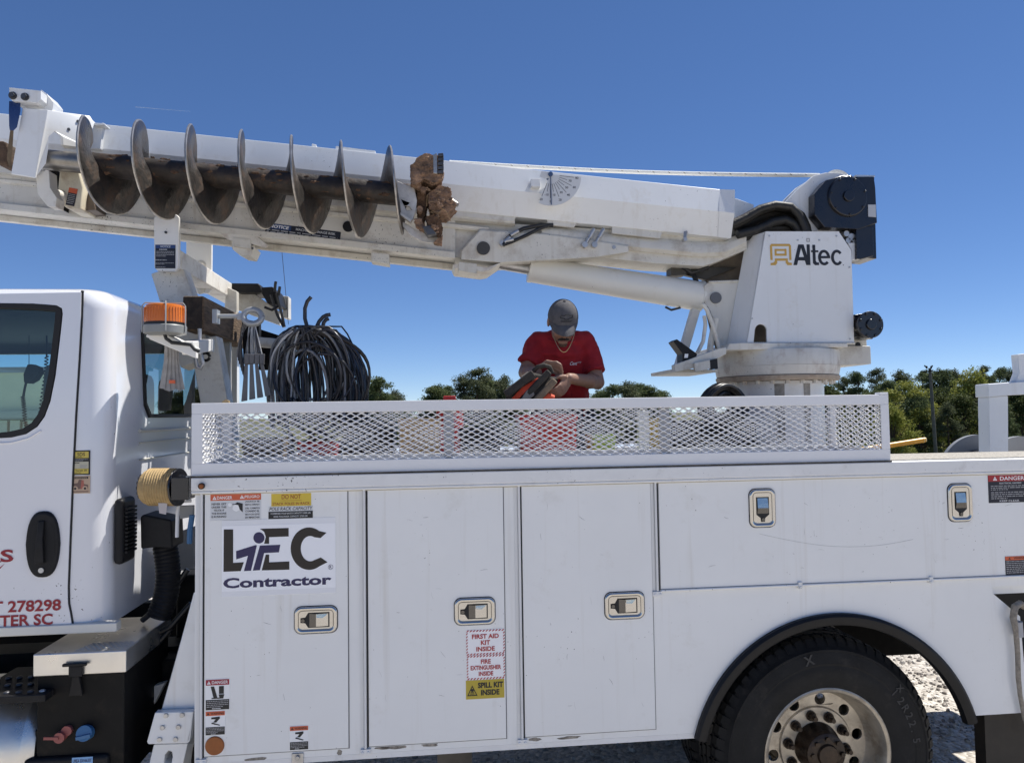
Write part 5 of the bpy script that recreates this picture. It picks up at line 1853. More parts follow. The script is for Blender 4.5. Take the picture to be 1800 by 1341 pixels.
for i in range(34):
    cx_, cy_, sx_, sy_ = rd.choice(((750, 300, 18, 16), (775, 352, 16, 16), (762, 398, 9, 12)))
    a_ = at(rd.gauss(cx_, sx_ * 0.5), rd.gauss(cy_, sy_ * 0.5), AY - rd.uniform(0.14, 0.20))
    mb.ell(a_, (rd.uniform(0.004, 0.014), rd.uniform(0.004, 0.012), rd.uniform(0.004, 0.012)), 7, 5, jit=0.9, seed=i)
mb.build('clay_crumbs', M_CLAY, auger, smooth=0, kind='stuff')
for pts_ in (((742, 398), (756, 396), (768, 412), (752, 414)),):
    MB().plate(list(pts_), AY - 0.185, AY - 0.12).build('tooth_pocket', M_DSTEEL, auger, bevel=0.004)
mb = MB()
rd = random.Random(4)
for i in range(7):
    a_ = at(rd.uniform(745, 790), rd.uniform(335, 375), AY - 0.16)
    b_ = a_ + Vector((rd.uniform(-0.08, 0.08), rd.uniform(-0.01, 0.01), rd.uniform(-0.08, 0.02)))
    mid = (a_ + b_) / 2 + Vector((rd.uniform(-0.03, 0.03), -0.015, rd.uniform(-0.02, 0.02)))
    mb.tube([a_, mid, b_], 0.0016, 5)
mb.build('root_fibres', mat('dry roots', (0.30, 0.20, 0.11), 0.9), auger, kind='stuff')

# ------------------------------------------------------------------ auger hanger at the boom tip
BY = 0.62
mb = MB()
mb.loft([[at(39.5, 190, BY), at(84, 193, BY), at(62, 313, BY), at(19, 306, BY)], [at(39.5, 190, BY) + Vector((0, 0.012, 0)), at(84, 193, BY) + Vector((0, 0.012, 0)), at(62, 313, BY) + Vector((0, 0.012, 0)), at(19, 306, BY) + Vector((0, 0.012, 0))]])
hang = mb.build('auger_hanger', M_BOOM, truck, bevel=0.004)
# right facing side plate with the shaft opening, running back towards the boom
o0 = at(84, 193, BY + 0.012)


def sideplate(pts, thick=0.012):
    """points as (depth Y, photo y, photo x) on a plate that leads away from the camera"""
    return [at(x, y, Y) for Y, x, y in pts]


outl = [(0.632, 84, 194), (0.86, 158, 204), (0.86, 166, 216), (0.86, 160, 262), (0.74, 118, 262), (0.70, 111, 255), (0.69, 110, 240), (0.67, 97, 231), (0.655, 86, 240), (0.65, 85, 262), (0.65, 81, 288), (0.632, 63, 312)]
vs = [at(x, y, Y) for Y, x, y in outl]
off = Vector((-0.012, 0.0, 0))
mb = MB()
tri_ = tessellate_polygon([[Vector((p_.y, p_.z, 0)) for p_ in vs]])
n_ = len(vs)
mb.add(vs + [p_ + off for p_ in vs], [tuple(t) for t in tri_] + [tuple(i + n_ for i in t[::-1]) for t in tri_] + [(i, (i + 1) % n_, (i + 1) % n_ + n_, i + n_) for i in range(n_)])
mb.build('hanger_side_plate', M_BOOM, hang, bevel=0.002)
for (x, y, Y) in ((86, 205, 0.66), (101, 210, 0.70), (102, 220, 0.70), (86, 219, 0.66), (118, 228, 0.74), (143, 219, 0.80), (134, 214, 0.78)):
    c = at(x, y, Y)
    MB().cyl(c, c + Vector((0.012, -0.004, 0)), 0.008, n=8).build('hanger_bolt', M_DSTEEL, hang, smooth=40)
mb = MB()
mb.plate([(162, 219), (182, 216), (176, 262), (158, 262)], 0.90, 0.93)
mb.plate([(144, 202), (155, 205), (166, 216), (184, 217), (184, 220), (164, 220), (153, 209)], 0.86, 0.93)
mb.build('boom_collar', M_BOOM, hang, bevel=0.003)
# top arm with two bolts and the blue strap
mb = MB()
mb.plate([(16, 154), (72, 160), (72, 175), (66, 181), (58, 180), (22, 178), (16, 172)], 0.60, 0.70)
mb.plate([(72, 158), (84, 167), (94, 180), (92, 195), (50, 192), (36, 186), (70, 182)], 0.66, 0.76)
mb.build('strap_arm', M_BOOM, hang, bevel=0.004)
for x, y in ((23, 169), (44.5, 171)):
    c = at(x, y, 0.60)
    mb = MB()
    mb.cyl(c, c + Vector((0, -0.006, 0)), 0.019, n=20)
    mb.cyl(c + Vector((0, -0.006, 0)), c + Vector((0, -0.018, 0)), 0.013, n=6)
    mb.build('arm_bolt', M_DSTEEL, hang, smooth=35)
mb = MB()
mb.loft([[at(16, 178, 0.62), at(36, 180, 0.62), at(36, 180, 0.64), at(16, 178, 0.64)], [at(15.5, 195, 0.60), at(36, 196, 0.60), at(36, 196, 0.63), at(15.5, 195, 0.63)], [at(16, 222, 0.60), at(30, 224, 0.60), at(30, 224, 0.62), at(16, 222, 0.62)], [at(17, 229, 0.61), at(24, 230, 0.61), at(24, 230, 0.62), at(17, 229, 0.62)]])
mb.build('blue_strap', M_BLUE, hang, smooth=60)
mb = MB()
mb.loft([[at(18, 228, 0.61), at(24, 230, 0.61), at(24, 230, 0.63), at(18, 228, 0.63)], [at(14, 260, 0.63), at(22, 262, 0.63), at(22, 262, 0.65), at(14, 260, 0.65)], [at(12, 280, 0.64), at(20, 283, 0.64), at(20, 283, 0.66), at(12, 280, 0.66)], [at(16, 293, 0.64), at(21, 294, 0.64), at(21, 294, 0.66), at(16, 293, 0.66)]])
mb.build('dirty_strap', mat('muddy strap', (0.14, 0.10, 0.06), 0.9, var=0.4, vscale=20), hang, smooth=60)
mb = MB()
mb.plate([(-20, 246), (12, 248), (18, 262), (16, 292), (0, 290), (-20, 280)], 0.72, 0.84)
mb.build('shaft_end_guard', mat('muddy steel', (0.10, 0.06, 0.035), 0.8, var=0.5, vscale=10, bump=0.4), hang, bevel=0.02)
# gearbox and brackets beneath
mb = MB()
mb.plate([(63, 312), (80, 298), (86, 300), (88, 330), (100, 348), (98, 364), (84, 363), (66, 342)], 0.66, 0.74)
mb.build('hanger_lower_bracket', M_RUST, hang, bevel=0.003)
mb = MB()
mb.plate([(104, 299), (138, 300), (146, 330), (143, 352), (142, 369), (116, 366), (102, 352), (101, 330)], 0.80, 0.98)
mb.build('gearbox', mat('muddy cream gearbox', (0.70, 0.64, 0.50), 0.5, var=0.15, vscale=6, dirt=(0.22, 0.10, 0.04), dirt_amt=0.5, dscale=9, streak=0.3), hang, bevel=0.01)
mb = MB()
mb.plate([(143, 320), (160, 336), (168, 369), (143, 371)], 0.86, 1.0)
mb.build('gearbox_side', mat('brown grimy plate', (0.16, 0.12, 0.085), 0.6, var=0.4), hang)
d, W = onplane((122, 330), (137, 333), 0.799)
H = 30 / FPX * 4.0
d.base(W, H, K_NOTEB)
d.rect(0, 0, W, H * 0.28, K_ORANGE, 0.0006)
d.lines(W * 0.1, H * 0.32, W * 0.8, H * 0.6, 6, K_GREY, 31)
d.build('gearbox_label', hang)
c = at(107, 345, 0.80)
mb = MB()
mb.cyl(c, c + Vector((0, -0.05, 0.0)), 0.03, 0.02, n=14)
mb.build('gearbox_plug', M_RUST, hang, smooth=40)
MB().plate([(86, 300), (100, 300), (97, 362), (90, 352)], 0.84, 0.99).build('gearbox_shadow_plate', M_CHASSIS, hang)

# ================================================================== TRUCK: cab
CS = 0.13                          # side of the cab
XR = at(180, 800, CS).x + 0.02    # rear wall of the cab
CR = 0.095
ZC0 = at(100, 1106, CS).z
ZC1 = at(60, 506, CS + 0.06).z
XF = -3.6
YF = 2.31


def cab_ring(z, ins, rad, x0=XF, x1=XR, y0=CS, y1=YF):
    x0, x1, y0, y1 = x0 + ins, x1 - ins, y0 + ins, y1 - ins
    out = []
    for cx, cy, a0 in ((x1 - rad, y1 - rad, 0), (x0 + rad, y1 - rad, 90), (x0 + rad, y0 + rad, 180), (x1 - rad, y0 + rad, 270)):
        for i in range(9):
            a = R(a0 + 90 * i / 8)
            out.append((cx + rad * math.cos(a), cy + rad * math.sin(a), z))
    return out


def cab_solid(d, zlo, zhi, rr_):
    rings = [cab_ring(zlo, d, CR - d * 0.5)]
    for i in range(9):
        a = R(90 * i / 8)
        rings.append(cab_ring(zhi - rr_ + rr_ * math.sin(a), d + rr_ * (1 - math.cos(a)), max(0.02, CR - d * 0.5 - 0.02 * i / 8)))
    rings.append(cab_ring(zhi + 0.012, d + rr_ + 0.25, 0.05))
    return MB().loft(rings)


def solid_obj(mb, name='cutter', k=0):
    mb.m = [k] * len(mb.m)
    return mb.build(name, [M_CAB, M_CABIN], None, smooth=0)


outer = solid_obj(cab_solid(0.0, ZC0, ZC1, 0.10), 'cab')
inner = solid_obj(cab_solid(0.04, ZC0 + 0.05, ZC1 - 0.045, 0.09), 'cutter', 1)
WPX = [(-120, 532), (60, 534), (100, 537), (109, 542), (110.5, 552), (107, 585), (98, 660), (89, 705), (79, 732), (66, 750), (46, 763), (20, 769), (-120, 778)]
win_side = [at(x, y, CS) for x, y in WPX]
wc = MB()
wc.prism([(p_.x, CS - 0.2, p_.z) for p_ in win_side], (0, 0.6, 0))
cut1 = solid_obj(wc)
zf0, zf1 = min(p_.z for p_ in win_side), ZC1 - 0.115
FWIN = [(-3.40, zf0), (-3.40, zf1 - 0.1), (-3.25, zf1), (-1.74, zf1), (-1.68, zf1 - 0.06), (-1.76, zf0 + 0.2), (-1.88, zf0)]
wc = MB()
wc.prism([(x_, YF - 0.3, z_) for x_, z_ in FWIN], (0, 0.6, 0))
cut4 = solid_obj(wc)
ra, rb = atX(247, 588, XR), atX(252, 727, XR)
RW = [(ra.y, ra.z + 0.02), (ra.y + 0.06, ra.z + 0.05), (YF - 0.30, ra.z + 0.05), (YF - 0.24, ra.z), (YF - 0.24, rb.z + 0.03), (YF - 0.30, rb.z - 0.02), (rb.y + 0.06, rb.z - 0.02), (rb.y - 0.0, rb.z + 0.04)]
wc = MB()
wc.prism([(XR - 0.2, y, z) for y, z in RW], (0.4, 0, 0))
cut2 = solid_obj(wc)
wc = MB()
wc.box(XF - 0.2, XF + 0.2, 0.3, 2.1, rb.z, ZC1 - 0.15)
cut3 = solid_obj(wc)
for c_ in (inner, cut1, cut2, cut3, cut4):
    b = outer.modifiers.new('cut', 'BOOLEAN')
    b.operation = 'DIFFERENCE'
    b.solver = 'EXACT'
    b.object = c_
bpy.context.view_layer.update()
me = evaluated(outer)
for c_ in (outer, inner, cut1, cut2, cut3, cut4):
    m_ = c_.data
    bpy.data.objects.remove(c_)
    bpy.data.meshes.remove(m_)
me.name = 'cab'
cab = finish('cab', me, truck, 30)

# glass, seals
inset = []
cxm, czm = sum(p_.x for p_ in win_side) / len(win_side), sum(p_.z for p_ in win_side) / len(win_side)
seal = []
for i, p_ in enumerate(win_side):
    a, b = win_side[i - 1], win_side[(i + 1) % len(win_side)]
    t = (b - a).normalized()
    nrm = Vector((-t.z, 0, t.x))
    if nrm.dot(Vector((cxm, 0, czm)) - Vector((p_.x, 0, p_.z))) < 0:
        nrm = -nrm
    seal.append(p_ + nrm * 0.026)
mb = MB()
mb.prism([(p_.x, CS - 0.012, p_.z) for p_ in win_side], (0, 0.022, 0), 0, [[(p_.x, CS - 0.012, p_.z) for p_ in seal]])
mb.build('side_window_seal', M_SEAL, cab, bevel=0.003)
MB().add([(p_.x, CS + 0.012, p_.z) for p_ in seal], [tuple(range(len(seal)))]).build('side_window_glass', M_GLASS, cab, smooth=0)
MB().add([(x_, YF - 0.012, z_) for x_, z_ in FWIN], [tuple(range(len(FWIN)))]).build('far_window_glass', M_GLASS, cab, smooth=0)
RWi = [(lerp(y, 1.2, 0.025), lerp(z, (ra.z + rb.z) / 2, 0.09)) for y, z in RW]
mb = MB()
mb.prism([(XR - 0.008, y, z) for y, z in RW], (0.020, 0, 0), 0, [[(XR - 0.008, y, z) for y, z in RWi]])
mb.build('rear_window_seal', M_SEAL, cab, bevel=0.003)
MB().add([(XR - 0.004, y, z) for y, z in RW], [tuple(range(len(RW)))]).build('rear_window_glass', M_GLASSD, cab, smooth=0)

# cab door leaf, with the dark seam behind it
DPX = [(-150, 519), (142.5, 514), (141.5, 560), (137, 640), (131.5, 730), (126.5, 830), (121.5, 950), (118.5, 1030), (119, 1060), (123, 1080), (126, 1099), (-150, 1112)]
DF = CS - 0.010
mb = MB()
mb.prism([at(x, y, DF) for x, y in DPX + [(-150, 777)] + WPX[-2:0:-1] + [(-150, 531)]], (0, 0.0095, 0))
cdoor = mb.build('cab_door', M_CAB, truck, smooth=30)
mb = MB()
sm = [(143.5, 511)] + DPX[1:11]
pts = [at(x + 2.2, y, CS - 0.0005) for x, y in sm]
mb.tube(pts, 0.006, 6)
mb.build('door_seam', M_SEAL, cdoor, smooth=40)
# lower sill of the cab with stamped tabs
mb = MB()
a, b = at(-120, 1100, CS - 0.02), at(205, 1100, CS - 0.02)
zs = ZC0
mb.box(a.x, b.x, CS - 0.022, CS + 0.03, zs - 0.016, zs + 0.024)
mb.build('cab_sill', mat('sill cream', (0.72, 0.70, 0.64), 0.4), cab, bevel=0.006)
# crease highlight along the lower edge of the side window
mb = MB()
mb.tube([at(x, y, DF - 0.002) for x, y in ((-100, 783), (20, 778), (50, 770), (72, 757))], 0.004, 6)
mb.build('window_crease', M_CAB, cdoor, smooth=50)

# door handle
hx0, hx1, hz0, hz1 = pxrect(46.5, 898, 106.5, 1014, DF)
hcx, hcz, hw, hh = (hx0 + hx1) / 2, (hz0 + hz1) / 2, hx1 - hx0, hz1 - hz0


def oval(k, dy, tw=1.0):
    out = []
    for i in range(36):
        a = 2 * math.pi * i / 36
        e = 2.7
        cx_ = math.copysign(abs(math.cos(a)) ** (2 / e), math.cos(a)) * hw / 2 * k
        cz_ = math.copysign(abs(math.sin(a)) ** (2 / e), math.sin(a)) * hh / 2 * (1 - (1 - k) * hw / hh)
        cx_ *= 1 - 0.10 * abs(cz_) / (hh / 2)
        out.append((hcx + cx_, dy, hcz + cz_))
    return out


mb = MB()
mb.loft([oval(1.0, DF), oval(1.0, DF - 0.006), oval(0.94, DF - 0.012), oval(0.80, DF - 0.013)], caps=False)
mb.add(oval(0.80, DF - 0.013), [tuple(range(36))])
handle = mb.build('door_handle', M_BLACK, cdoor, smooth=50)
mb = MB()
mb.loft([[(hcx + sx * hw * 0.36, DF - 0.0135, hcz + sz * hh * 0.27 + hh * 0.03) for sx, sz in ((-1, -0.7), (-0.7, -1), (0.7, -1), (1, -0.7), (1, 0.7), (0.7, 1), (-0.7, 1), (-1, 0.7))],
         [(hcx + sx * hw * 0.36, DF - 0.0138, hcz + sz * hh * 0.27 + hh * 0.03) for sx, sz in ((-1, -0.7), (-0.7, -1), (0.7, -1), (1, -0.7), (1, 0.7), (0.7, 1), (-0.7, 1), (-1, 0.7))]])
mb.build('handle_pocket', mat('handle pocket black', (0.003, 0.003, 0.004), 0.7), cdoor, smooth=0)
mb = MB()
mb.loft([[(hcx - hw * 0.10, DF - 0.014, hcz + hh * 0.36), (hcx + hw * 0.08, DF - 0.014, hcz + hh * 0.36), (hcx + hw * 0.08, DF - 0.022, hcz + hh * 0.36), (hcx - hw * 0.10, DF - 0.022, hcz + hh * 0.36)],
         [(hcx - hw * 0.12, DF - 0.022, hcz + hh * 0.05), (hcx + hw * 0.08, DF - 0.022, hcz + hh * 0.05), (hcx + hw * 0.08, DF - 0.034, hcz + hh * 0.05), (hcx - hw * 0.12, DF - 0.034, hcz + hh * 0.05)],
         [(hcx - hw * 0.18, DF - 0.014, hcz - hh * 0.28), (hcx + hw * 0.10, DF - 0.014, hcz - hh * 0.28), (hcx + hw * 0.10, DF - 0.027, hcz - hh * 0.28), (hcx - hw * 0.18, DF - 0.027, hcz - hh * 0.28)]])
mb.build('handle_grip', M_BLACK, cdoor, smooth=30, bevel=0.004)
kc = at(75.5, 1001, DF)
MB().cyl((kc.x, DF - 0.013, kc.z), (kc.x, DF - 0.017, kc.z), 0.011, n=20).build('key_cylinder', M_STEEL, cdoor, smooth=40)

# red lettering on the door
KRD = flat('door red', (0.30, 0.012, 0.022))
d, W, H = decal_at(-28, 966, 24, 988, DF)
d.text('RS', 0, 0, H, KRD, w=W, bold=0.025)
d.build('door_lettering', cdoor, 'dark red letters on the white door')
d, W, H = decal_at(-12, 990, 9, 1000, DF)
d.poly([(0, H), (W * 0.5, H * 0.8), (W, 0), (W * 0.6, H * 0.95)], KRD, 0.0)
d.build('lettering_swash', cdoor)
d, W, H = decal_at(-62, 1055.5, 107.5, 1076, DF)
d.text('DOT 278298', 0, 0, H, KRD, w=W, bold=0.025)
d.build('door_lettering', cdoor, 'dark red registration number on the door')
d, W, H = decal_at(-58, 1080.5, 93, 1102, DF)
d.text('SUMTER SC', 0, 0, H * 0.92, KRD, w=W, bold=0.025)
d.build('door_lettering', cdoor, 'dark red place name on the door')

# two stickers behind the door
d, W, H = decal_at(127.5, 791.5, 158.5, 834.5, CS)
d.base(W, H, K_BLACK)
KY2 = flat('sds yellow', (0.60, 0.47, 0.09))
d.rect(W * 0.06, H * 0.05, W * 0.86, H * 0.26, KY2, 0.0006)
d.text('SDS', W * 0.5, H * 0.09, H * 0.14, K_BLACK, w=W * 0.44, center=True)
d.lines(W * 0.12, H * 0.25, W * 0.74, H * 0.05, 1, K_BLACK, 41)
d.lines(W * 0.10, H * 0.34, W * 0.78, H * 0.10, 2, K_GREY, 42)
d.rect(W * 0.06, H * 0.46, W * 0.86, H * 0.28, flat('sds grey', (0.50, 0.47, 0.36)), 0.0006)
d.lines(W * 0.12, H * 0.48, W * 0.7, H * 0.07, 1, K_BLACK, 43)
d.lines(W * 0.42, H * 0.58, W * 0.42, H * 0.14, 3, K_GREY, 44)
d.rect(W * 0.06, H * 0.75, W * 0.86, H * 0.20, KY2, 0.0006)
d.text('Verisk 3E', W * 0.5, H * 0.78, H * 0.07, K_BLACK, w=W * 0.66, center=True)
d.lines(W * 0.10, H * 0.88, W * 0.78, H * 0.06, 1, K_BLACK, 45)
d.build('data_sheet_sticker', cab, 'black and yellow sticker above a faded one')
d, W, H = decal_at(125.5, 836, 158.5, 867, CS)
d.base(W, H, K_BEIGE)
d.rect(W * 0.08, H * 0.06, W * 0.82, H * 0.11, K_BLACK, 0.0006)
d.text('CAUTION', W * 0.49, H * 0.075, H * 0.07, K_BEIGE, w=W * 0.66, center=True, lift=0.0012)
d.poly([(W * 0.10, H * 0.75), (W * 0.10, H * 0.45), (W * 0.35, H * 0.40), (W * 0.40, H * 0.22), (W * 0.55, H * 0.22), (W * 0.57, H * 0.45), (W * 0.90, H * 0.52), (W * 0.90, H * 0.75)], flat('faded dark', (0.16, 0.10, 0.08)), 0.0007)
d.poly([(W * 0.55, H * 0.25), (W * 0.66, H * 0.25), (W * 0.70, H * 0.75), (W * 0.50, H * 0.75)], flat('faded red', (0.42, 0.13, 0.09)), 0.001)
for cx_ in (0.22, 0.74):
    d.poly([(W * cx_ + 0.011 * math.cos(i * 0.5), H * 0.72 + 0.011 * math.sin(i * 0.5)) for i in range(13)], K_BEIGE, 0.0013)
    d.poly([(W * cx_ + 0.005 * math.cos(i * 0.5), H * 0.72 + 0.005 * math.sin(i * 0.5)) for i in range(13)], K_BLACK, 0.0016)
d.rect(W * 0.08, H * 0.86, W * 0.84, H * 0.08, flat('faded brown', (0.26, 0.17, 0.12)), 0.0006)
d.build('caution_sticker', cab, 'sun-faded beige caution sticker')

# rear wall ribs of the cab
for py in (757, 778, 808):
    a = atX(243, py, XR)
    mb = MB()
    mb.cyl((XR + 0.006, a.y, a.z), (XR + 0.006, YF - 0.2, a.z), 0.008 if py == 757 else 0.004, n=8)
    mb.build('rear_wall_rib', mat('rib cream', (0.60, 0.58, 0.50), 0.45), cab, smooth=40)
# cab interior
for yy in (0.52, 1.42, 1.95):
    mb = MB()
    mb.loft([[(XR - 0.40 + dx, yy + sy * 0.24 * k, z) for dx, sy in ((-0.06, -1), (-0.06, 1), (0.08, 1), (0.08, -1))] for z, k in ((1.30, 1.0), (1.70, 1.05), (2.00, 0.95), (2.08, 0.75))])
    mb.loft([[(XR - 0.36 + dx, yy + 0.01 + sy * 0.13 * k, z) for dx, sy in ((-0.05, -1), (-0.05, 1), (0.05, 1), (0.05, -1))] for z, k in ((2.08, 0.8), (2.18, 1.0), (2.32, 0.95), (2.38, 0.7))])
    mb.box(XR - 1.0, XR - 0.43, yy - 0.24, yy + 0.24, 1.22, 1.34)
    mb.build('cab_seat', M_SEAT, cab, smooth=50, bevel=0.03)
mb = MB()
mb.box(XF + 0.05, XF + 0.5, 0.2, 2.2, 1.4, 1.78)
mb.build('dashboard', M_CABIN, cab, bevel=0.03)
# hanging radio microphone with coiled cords
def coil(pts_px, Y, turns, r, wr):
    pts = [at(x, y, Y) for x, y in pts_px]
    out = []
    n = turns * 10
    for i in range(n + 1):
        t = i / n * (len(pts) - 1)
        k = min(int(t), len(pts) - 2)
        p_ = pts[k].lerp(pts[k + 1], t - k)
        a = 2 * math.pi * i / 10
        out.append(p_ + Vector((r * math.cos(a), r * math.sin(a), 0)))
    return MB().tube(out, wr, 5)


mic = MB()
mic.plate([(48, 641), (54, 640), (66, 645), (69, 654), (60, 668), (49, 674), (42, 672), (41, 658)], 0.62, 0.67)
mic.tube([at(51, 590, 0.65), at(51, 642, 0.65)], 0.002, 5)
mic.tube([at(46, 672, 0.65), at(43, 685, 0.65), at(41, 697, 0.65)], 0.006, 6)
mic.build('radio_microphone', M_SEAL, cab, smooth=30, bevel=0.004)
coil([(40, 696), (42, 715), (44, 740), (49, 762)], 0.65, 16, 0.008, 0.003).build('microphone_cord', M_SEAL, cab, smooth=50)
coil([(82, 626), (80, 660), (74, 700), (69, 740)], 0.60, 18, 0.007, 0.003).build('microphone_cord', M_SEAL, cab, smooth=50)
MB().tube([at(82, 590, 0.6), at(82, 628, 0.6)], 0.004, 5).build('cord_end', M_SEAL, cab)

# ------------------------------------------------------------------ between cab and body
# reel with tan rope
XA, XBb = at(262, 857, 0.20).x, at(316, 851, 0.20).x
zc_ = at(290, 855, 0.20).z
mb = MB()
mb.cyl((XA, 0.20, zc_), (XBb, 0.16, zc_), 0.076, n=48)
reel = mb.build('rope_reel', M_STRAP, truck, smooth=40)
for i in range(11):
    t = (i + 0.5) / 11
    x = XA + (XBb - XA) * t
    y = 0.20 - 0.04 * t
    mb = MB()
    ring = [(x + 0.0, y + 0.0765 * math.cos(2 * math.pi * j / 40), zc_ + 0.0765 * math.sin(2 * math.pi * j / 40)) for j in range(41)]
    mb.tube(ring, 0.0062, 6, caps=False)
    mb.build('rope_turn', M_STRAP, reel, smooth=50)
mb = MB()
mb.cyl((XBb + 0.004, 0.157, zc_), (XBb + 0.014, 0.155, zc_), 0.082, n=40)
mb.cyl((XBb + 0.014, 0.155, zc_), (XBb + 0.045, 0.15, zc_), 0.058, 0.045, n=24)
mb.box(XBb + 0.014, XBb + 0.085, 0.05, 0.14, zc_ - 0.045, zc_ + 0.05)
mb.build('reel_flange', M_BLKPAINT, reel, smooth=35, bevel=0.003)
mb = MB()
mb.cyl((XA - 0.03, 0.205, zc_), (XA - 0.003, 0.202, zc_), 0.05, n=24)
for j in range(14):
    a = 2 * math.pi * j / 14
    mb.cyl((XA - 0.035, 0.205 + 0.05 * math.cos(a), zc_ + 0.05 * math.sin(a)), (XA - 0.008, 0.205 + 0.05 * math.cos(a), zc_ + 0.05 * math.sin(a)), 0.009, n=6)
mb.build('reel_gear', M_DSTEEL, reel, smooth=35)
mb = MB()
mb.loft([[at(278, 884, 0.12), at(294, 884, 0.12), at(294, 884, 0.125), at(278, 884, 0.125)], [at(280, 902, 0.115), at(292, 904, 0.115), at(292, 904, 0.12), at(280, 902, 0.12)]])
mb.build('reel_tag', mat('pale tag', (0.55, 0.5, 0.48), 0.6), reel)
mb = MB()
mb.tube([at(336, 880, 0.22), at(322, 881, 0.2), at(314, 886, 0.19), at(312, 900, 0.19), at(311, 944, 0.19)], 0.008, 8)
mb.build('rope_hook', M_CAGE, truck, smooth=50)
mb = MB()
mb.plate([(314, 889), (340, 888), (340, 908), (316, 912)], 0.24, 0.26)
MB().plate([(300, 940), (342, 925), (342, 1000), (300, 1005)], 0.70, 0.75).build('bulkhead_plate', M_GREYT, truck, bevel=0.003)
mb.build('front_bracket', M_GREYT, truck, bevel=0.003)
mb = MB()
mb.tube([at(338, 905, 0.2), at(334, 930, 0.2), at(333, 955, 0.2)], 0.012, 8)
mb.build('hydraulic_line', M_BLUEC, truck, smooth=40)

# air intake on the cab wall and its duct
yv0, yv1 = atX(222, 930, XR + 0.04).y, atX(246, 930, XR + 0.04).y
zi0, zi1 = atX(235, 983, XR + 0.04).z, atX(235, 871, XR + 0.04).z
mb = MB()
mb.box(XR + 0.002, XR + 0.045, CS + 0.055, CS + 0.20, zi0, zi1)
intake = mb.build('air_intake', M_BLACK, truck, bevel=0.02, seg=3)
for j in range(12):
    z = zi0 + (zi1 - zi0) * (0.16 + 0.06 * j)
    MB().box(XR + 0.0455, XR + 0.056, CS + 0.075, CS + 0.18, z, z + 0.010).build('intake_slat', M_BLACK, intake)
mb = MB()
mb.plate([(246, 908), (252, 904), (301, 914), (303, 964), (270, 962), (247, 965)], 0.30, 0.46)
mb.build('intake_elbow', M_BLACK, intake, bevel=0.015, seg=3)
pts = [at(x, y, 0.40) for x, y in ((290, 958), (294, 985), (296, 1010), (294, 1035), (288, 1060), (278, 1085))]
sm = []
for j in range(len(pts) - 1):
    for t in range(8):
        sm.append(pts[j].lerp(pts[j + 1], t / 8))
MB().tube(sm, [0.052 + 0.004 * (i % 2) for i in range(len(sm))], 18).build('intake_duct', M_BLACK, intake, smooth=20)

# ------------------------------------------------------------------ steps, tank and outrigger
SY = 0.02
x0, x1 = at(57.5, 1165, SY).x, at(221.5, 1165, SY).x
z0, z1 = at(140, 1186, SY).z, at(140, 1146, SY).z
mb = MB()
mb.box(x0, x1, SY, 0.55, z0, z1)
lid = mb.build('tool_box_lid', M_ALU, truck, bevel=0.006)
for j in range(9):
    for k in range(5):
        mb = MB()
        cx_, cy_ = x0 + 0.16 + 0.022 * j + 0.006 * k, SY + 0.03 + 0.022 * k
        mb.ell((cx_, cy_, z1), (0.009, 0.005, 0.003), 8, 4)
        if j == 0 and k == 0:
            first = mb.build('tread_stud', M_ALU, lid, smooth=60)
        else:
            c = first.copy()
            COL.objects.link(c)
            c.parent = lid
            c.location = (0.022 * j + 0.006 * k, 0.022 * k, 0)
MB().box(x0 + 0.012, x1 - 0.010, SY + 0.012, 0.54, 0.62, z0).build('tool_box', M_CHASSIS, truck, bevel=0.006)
lx = at(135, 1190, SY).x
mb = MB()
zt, zb = at(135, 1163, SY).z, at(135, 1222, SY).z
mb.box(lx - 0.048, lx + 0.045, SY - 0.022, SY - 0.008, zt - 0.012, zt)
mb.box(lx - 0.026, lx + 0.026, SY - 0.016, SY + 0.0, zt - 0.055, zt - 0.0125)
mb.loft([[(lx - 0.013, SY - 0.012, zt - 0.055), (lx + 0.013, SY - 0.012, zt - 0.055), (lx + 0.013, SY + 0.008, zt - 0.055), (lx - 0.013, SY + 0.008, zt - 0.055)],
         [(lx - 0.030, SY - 0.004, zb), (lx + 0.024, SY - 0.004, zb), (lx + 0.024, SY + 0.010, zb), (lx - 0.030, SY + 0.010, zb)]])
mb.build('rubber_latch', M_BLACK, lid, bevel=0.003)
# black grated step
x2, x3 = at(-60, 1210, -0.02).x, at(84, 1222, -0.02).x
zst = at(40, 1219, -0.02).z
mb = MB()
mb.box(x2, x3, -0.04, 0.019, zst - 0.030, zst)
mb.box(x2, x3, 0.0195, 0.34, zst - 0.03, zst - 0.004)
step = mb.build('cab_step', M_BLACK, truck, bevel=0.004)
for j in range(8):
    for k in range(3):
        cx_ = x3 - 0.03 - 0.045 * j
        mb = MB()
        mb.ell((cx_, 0.0 + 0.09 * k, zst + 0.001), (0.013, 0.013, 0.007), 10, 5)
        o = mb.build('step_stud', M_STEEL if (j * 3 + k) % 4 == 0 else M_DSTEEL, step, smooth=60)
# fuel tank
ct = at(8, 1330, 0.22)
zt0 = at(20, 1237, 0.0).z - 0.26
mb = MB()
mb.cyl((XF, 0.27, zt0 + 0.02), (at(42, 1290, 0.0).x - 0.02, 0.27, zt0 + 0.02), 0.265, n=64)
mb.cyl((at(42, 1290, 0.0).x - 0.02, 0.27, zt0 + 0.02), (at(52, 1290, 0.0).x, 0.27, zt0 + 0.02), 0.265, 0.235, n=64)
mb.build('fuel_tank', M_ALU, truck, smooth=40)
